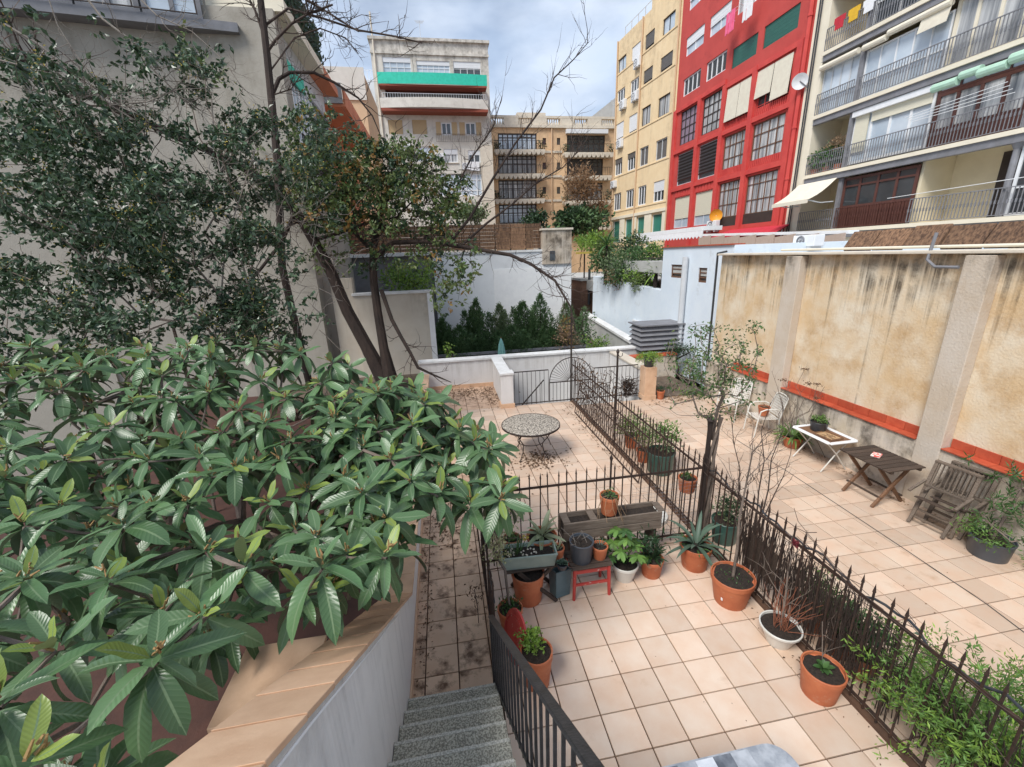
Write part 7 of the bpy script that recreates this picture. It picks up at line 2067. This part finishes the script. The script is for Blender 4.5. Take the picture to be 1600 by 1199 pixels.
for x1, y1, z1 in ((.15, .2, 2.2), (.5, .4, 2.1), (-.05, .6, 1.9), (.35, .0, 1.6)):
    q = wander((0, 0, 0), (x1, y1, z1), 6, .02); b.tube(q, [.014, .012, .010, .009, .007, .005, .003], 5); twigs(b, q[2:], .004, 8, .4, 2, .6, .4)
b.build('stems', 'twig_dark', sp, kind='stuff')
# ---- bed shrubs
for lab, x, y, rx, ry, Yc, m_, n, s, m2 in (('dark leafy shrub growing on the bed wall below the louvred box', 1062, 552, 26, 16, 8.2, 'leaf_dark', 700, .06, 'leaf_mid'), ('green shrub at the back of the leaf litter bed', 1085, 585, 22, 24, 7.6, 'leaf_mid', 500, .06, 'autumn'), ('low green shrub creeping over the litter onto the tiles', 1085, 622, 28, 14, 6.4, 'leaf_mid', 600, .05, 'lime'), ('tall thin leafy shrub at the end of the stained wall', 1130, 530, 16, 30, 6.9, 'leaf_mid', 300, .07, 'leaf_dark')):
    bush(lab, x, y, rx, ry, Yc, m_, n, s, .03, m2=m2)
# ---- brushwood screen and dead vines on the divider fence
random.seed(8)
bs = thing('brushwood_screen', 'dark brushwood screen tied to the near half of the divider fence', 'screen', (XD+.05, -.8, 0))
b = MB()
for k in range(620):
    y = random.uniform(-.75, .85) if k < 480 else random.uniform(-2.0, -.7)
    z0, z1 = random.uniform(.02, .4), random.uniform(.55, 1.02); x = random.gauss(.03, .012)
    q = [(x, y, z0), (x+random.gauss(0, .015), y+random.gauss(0, .02), (z0+z1)/2), (x+random.gauss(0, .02), y+random.gauss(0, .035), z1)]; b.tube(q, random.uniform(.0025, .0055), 3, False)
b.build('brushwood', 'twig_dark', bs, kind='stuff')
MB().box((.015, .25, .28), (.022, .66, .70)).build('sacking', 'wood_dark', bs)
vn = thing('dead_vine', 'dead brown vine tangled along the divider fence and its top rail', 'vine', (XD, 2, 0))
b = MB()
for k in range(85):
    far = k < 50
    y = random.uniform(3.6, 6.4) if far else random.uniform(-2.2, .8); d = Vector((random.gauss(0, .12), random.gauss(0, 1), random.gauss(.0, .7 if far else .15))).normalized(); q = [Vector((random.gauss(.0, .03), y-2, random.uniform(.2, 1.3) if far else 1.07+random.gauss(0, .05)))]
    for j in range(7 if far else 5):
        d = (d+Vector((random.gauss(0, .1), random.gauss(0, .4), random.gauss(0, .4 if far else .12)))).normalized(); nx = q[-1]+d*.14; nx.z = max(.05, min(1.55, nx.z)); nx.x = max(-.08, min(.1, nx.x)); q.append(nx)
    b.tube(q, random.uniform(.003, .008) if far else .0035, 4, False)
b.build('stems', 'twig_dark', vn, kind='stuff')
b = MB()
for k in range(260): smallleaf(b, Vector((random.gauss(0, .05), random.uniform(1.6, 4.4), random.uniform(.2, 1.4))), rv(), .07, .5)
b.build('dead_leaves', 'litter', vn, kind='stuff')
# ---- plants on balconies, cans etc.
for lab, x, y, m_ in (('leafy green plants with dried heads on the second-floor left balcony of the cream block', 1285, 240, 'leaf_mid'),):
    u, z = fr.px(x, y); c = fr.pt(u, lv[1], -.35); t = thing('balcony_plants', lab, 'plants', c); b, b2 = MB(), MB()
    cloud(b, (0, 0, .7), (.45, 1.0, .45), 900, .16, .5); cloud(b2, (0, -.5, 1.25), (.3, .6, .3), 350, .14, .3)
    b.build('foliage', m_, t, kind='stuff'); b2.build('dried_heads', 'dry_tan', t, kind='stuff')
    for yy in (-.7, 0, .7): MB().lathe(pot_profile(.2, .3), (0, yy, 0), 14).build('pot', 'terracotta', t)

# ---- fallen leaves
def litter(name, label, spots, m='litter', cat='fallen leaves'):
    b = MB()
    for (x, y, sx_, sy_, n, s) in spots:
        for k in range(n):
            p = Vector((random.gauss(x, sx_), random.gauss(y, sy_), .006+random.random()*.006)); d = Vector((random.gauss(0, 1), random.gauss(0, 1), random.gauss(0, .15)))
            smallleaf(b, p, d, s*random.uniform(.5, 1.3), .5, Vector((0, 0, 1)))
    o = b.build(name, m); o['kind'] = 'stuff'; o['label'] = label; o['category'] = cat; return o
litter('terrace_litter', 'brown fallen leaves scattered over the terrace tiles', [(.9, 3.6, .28, .22, 330, .06), (-.2, 8.3, .5, .4, 420, .07), (.45, 7.6, .15, .5, 120, .06), (2.4, 5.2, .12, .9, 220, .05), (1.0, 1.1, .4, .12, 160, .045), (1.0, 4.5, 1., 1.6, 60, .05), (-1.1, 5.5, .25, 1.5, 300, .07)])
litter('path_litter', 'dark rotting leaf crumbs along the path edge', [(-1.26, .6, .05, .9, 240, .03), (-1.0, 1.9, .2, .4, 200, .05)])
litter('bed_litter', 'pale dry leaf litter covering the planting bed', [(5.5, 7.2, .35, .45, 900, .08), (5.4, 6.3, .35, .25, 260, .06), (6.25, 4.6, .1, .8, 300, .05), (6.28, 2, .06, 1.2, 260, .04)], 'dry_tan')
litter('patio_litter', 'stray crumbs of leaf on the patio tiles', [(1.3, -.6, .9, .7, 22, .02), (2.45, -1.0, .06, .8, 60, .03), (4.4, 1, .9, 2.2, 60, .025)])
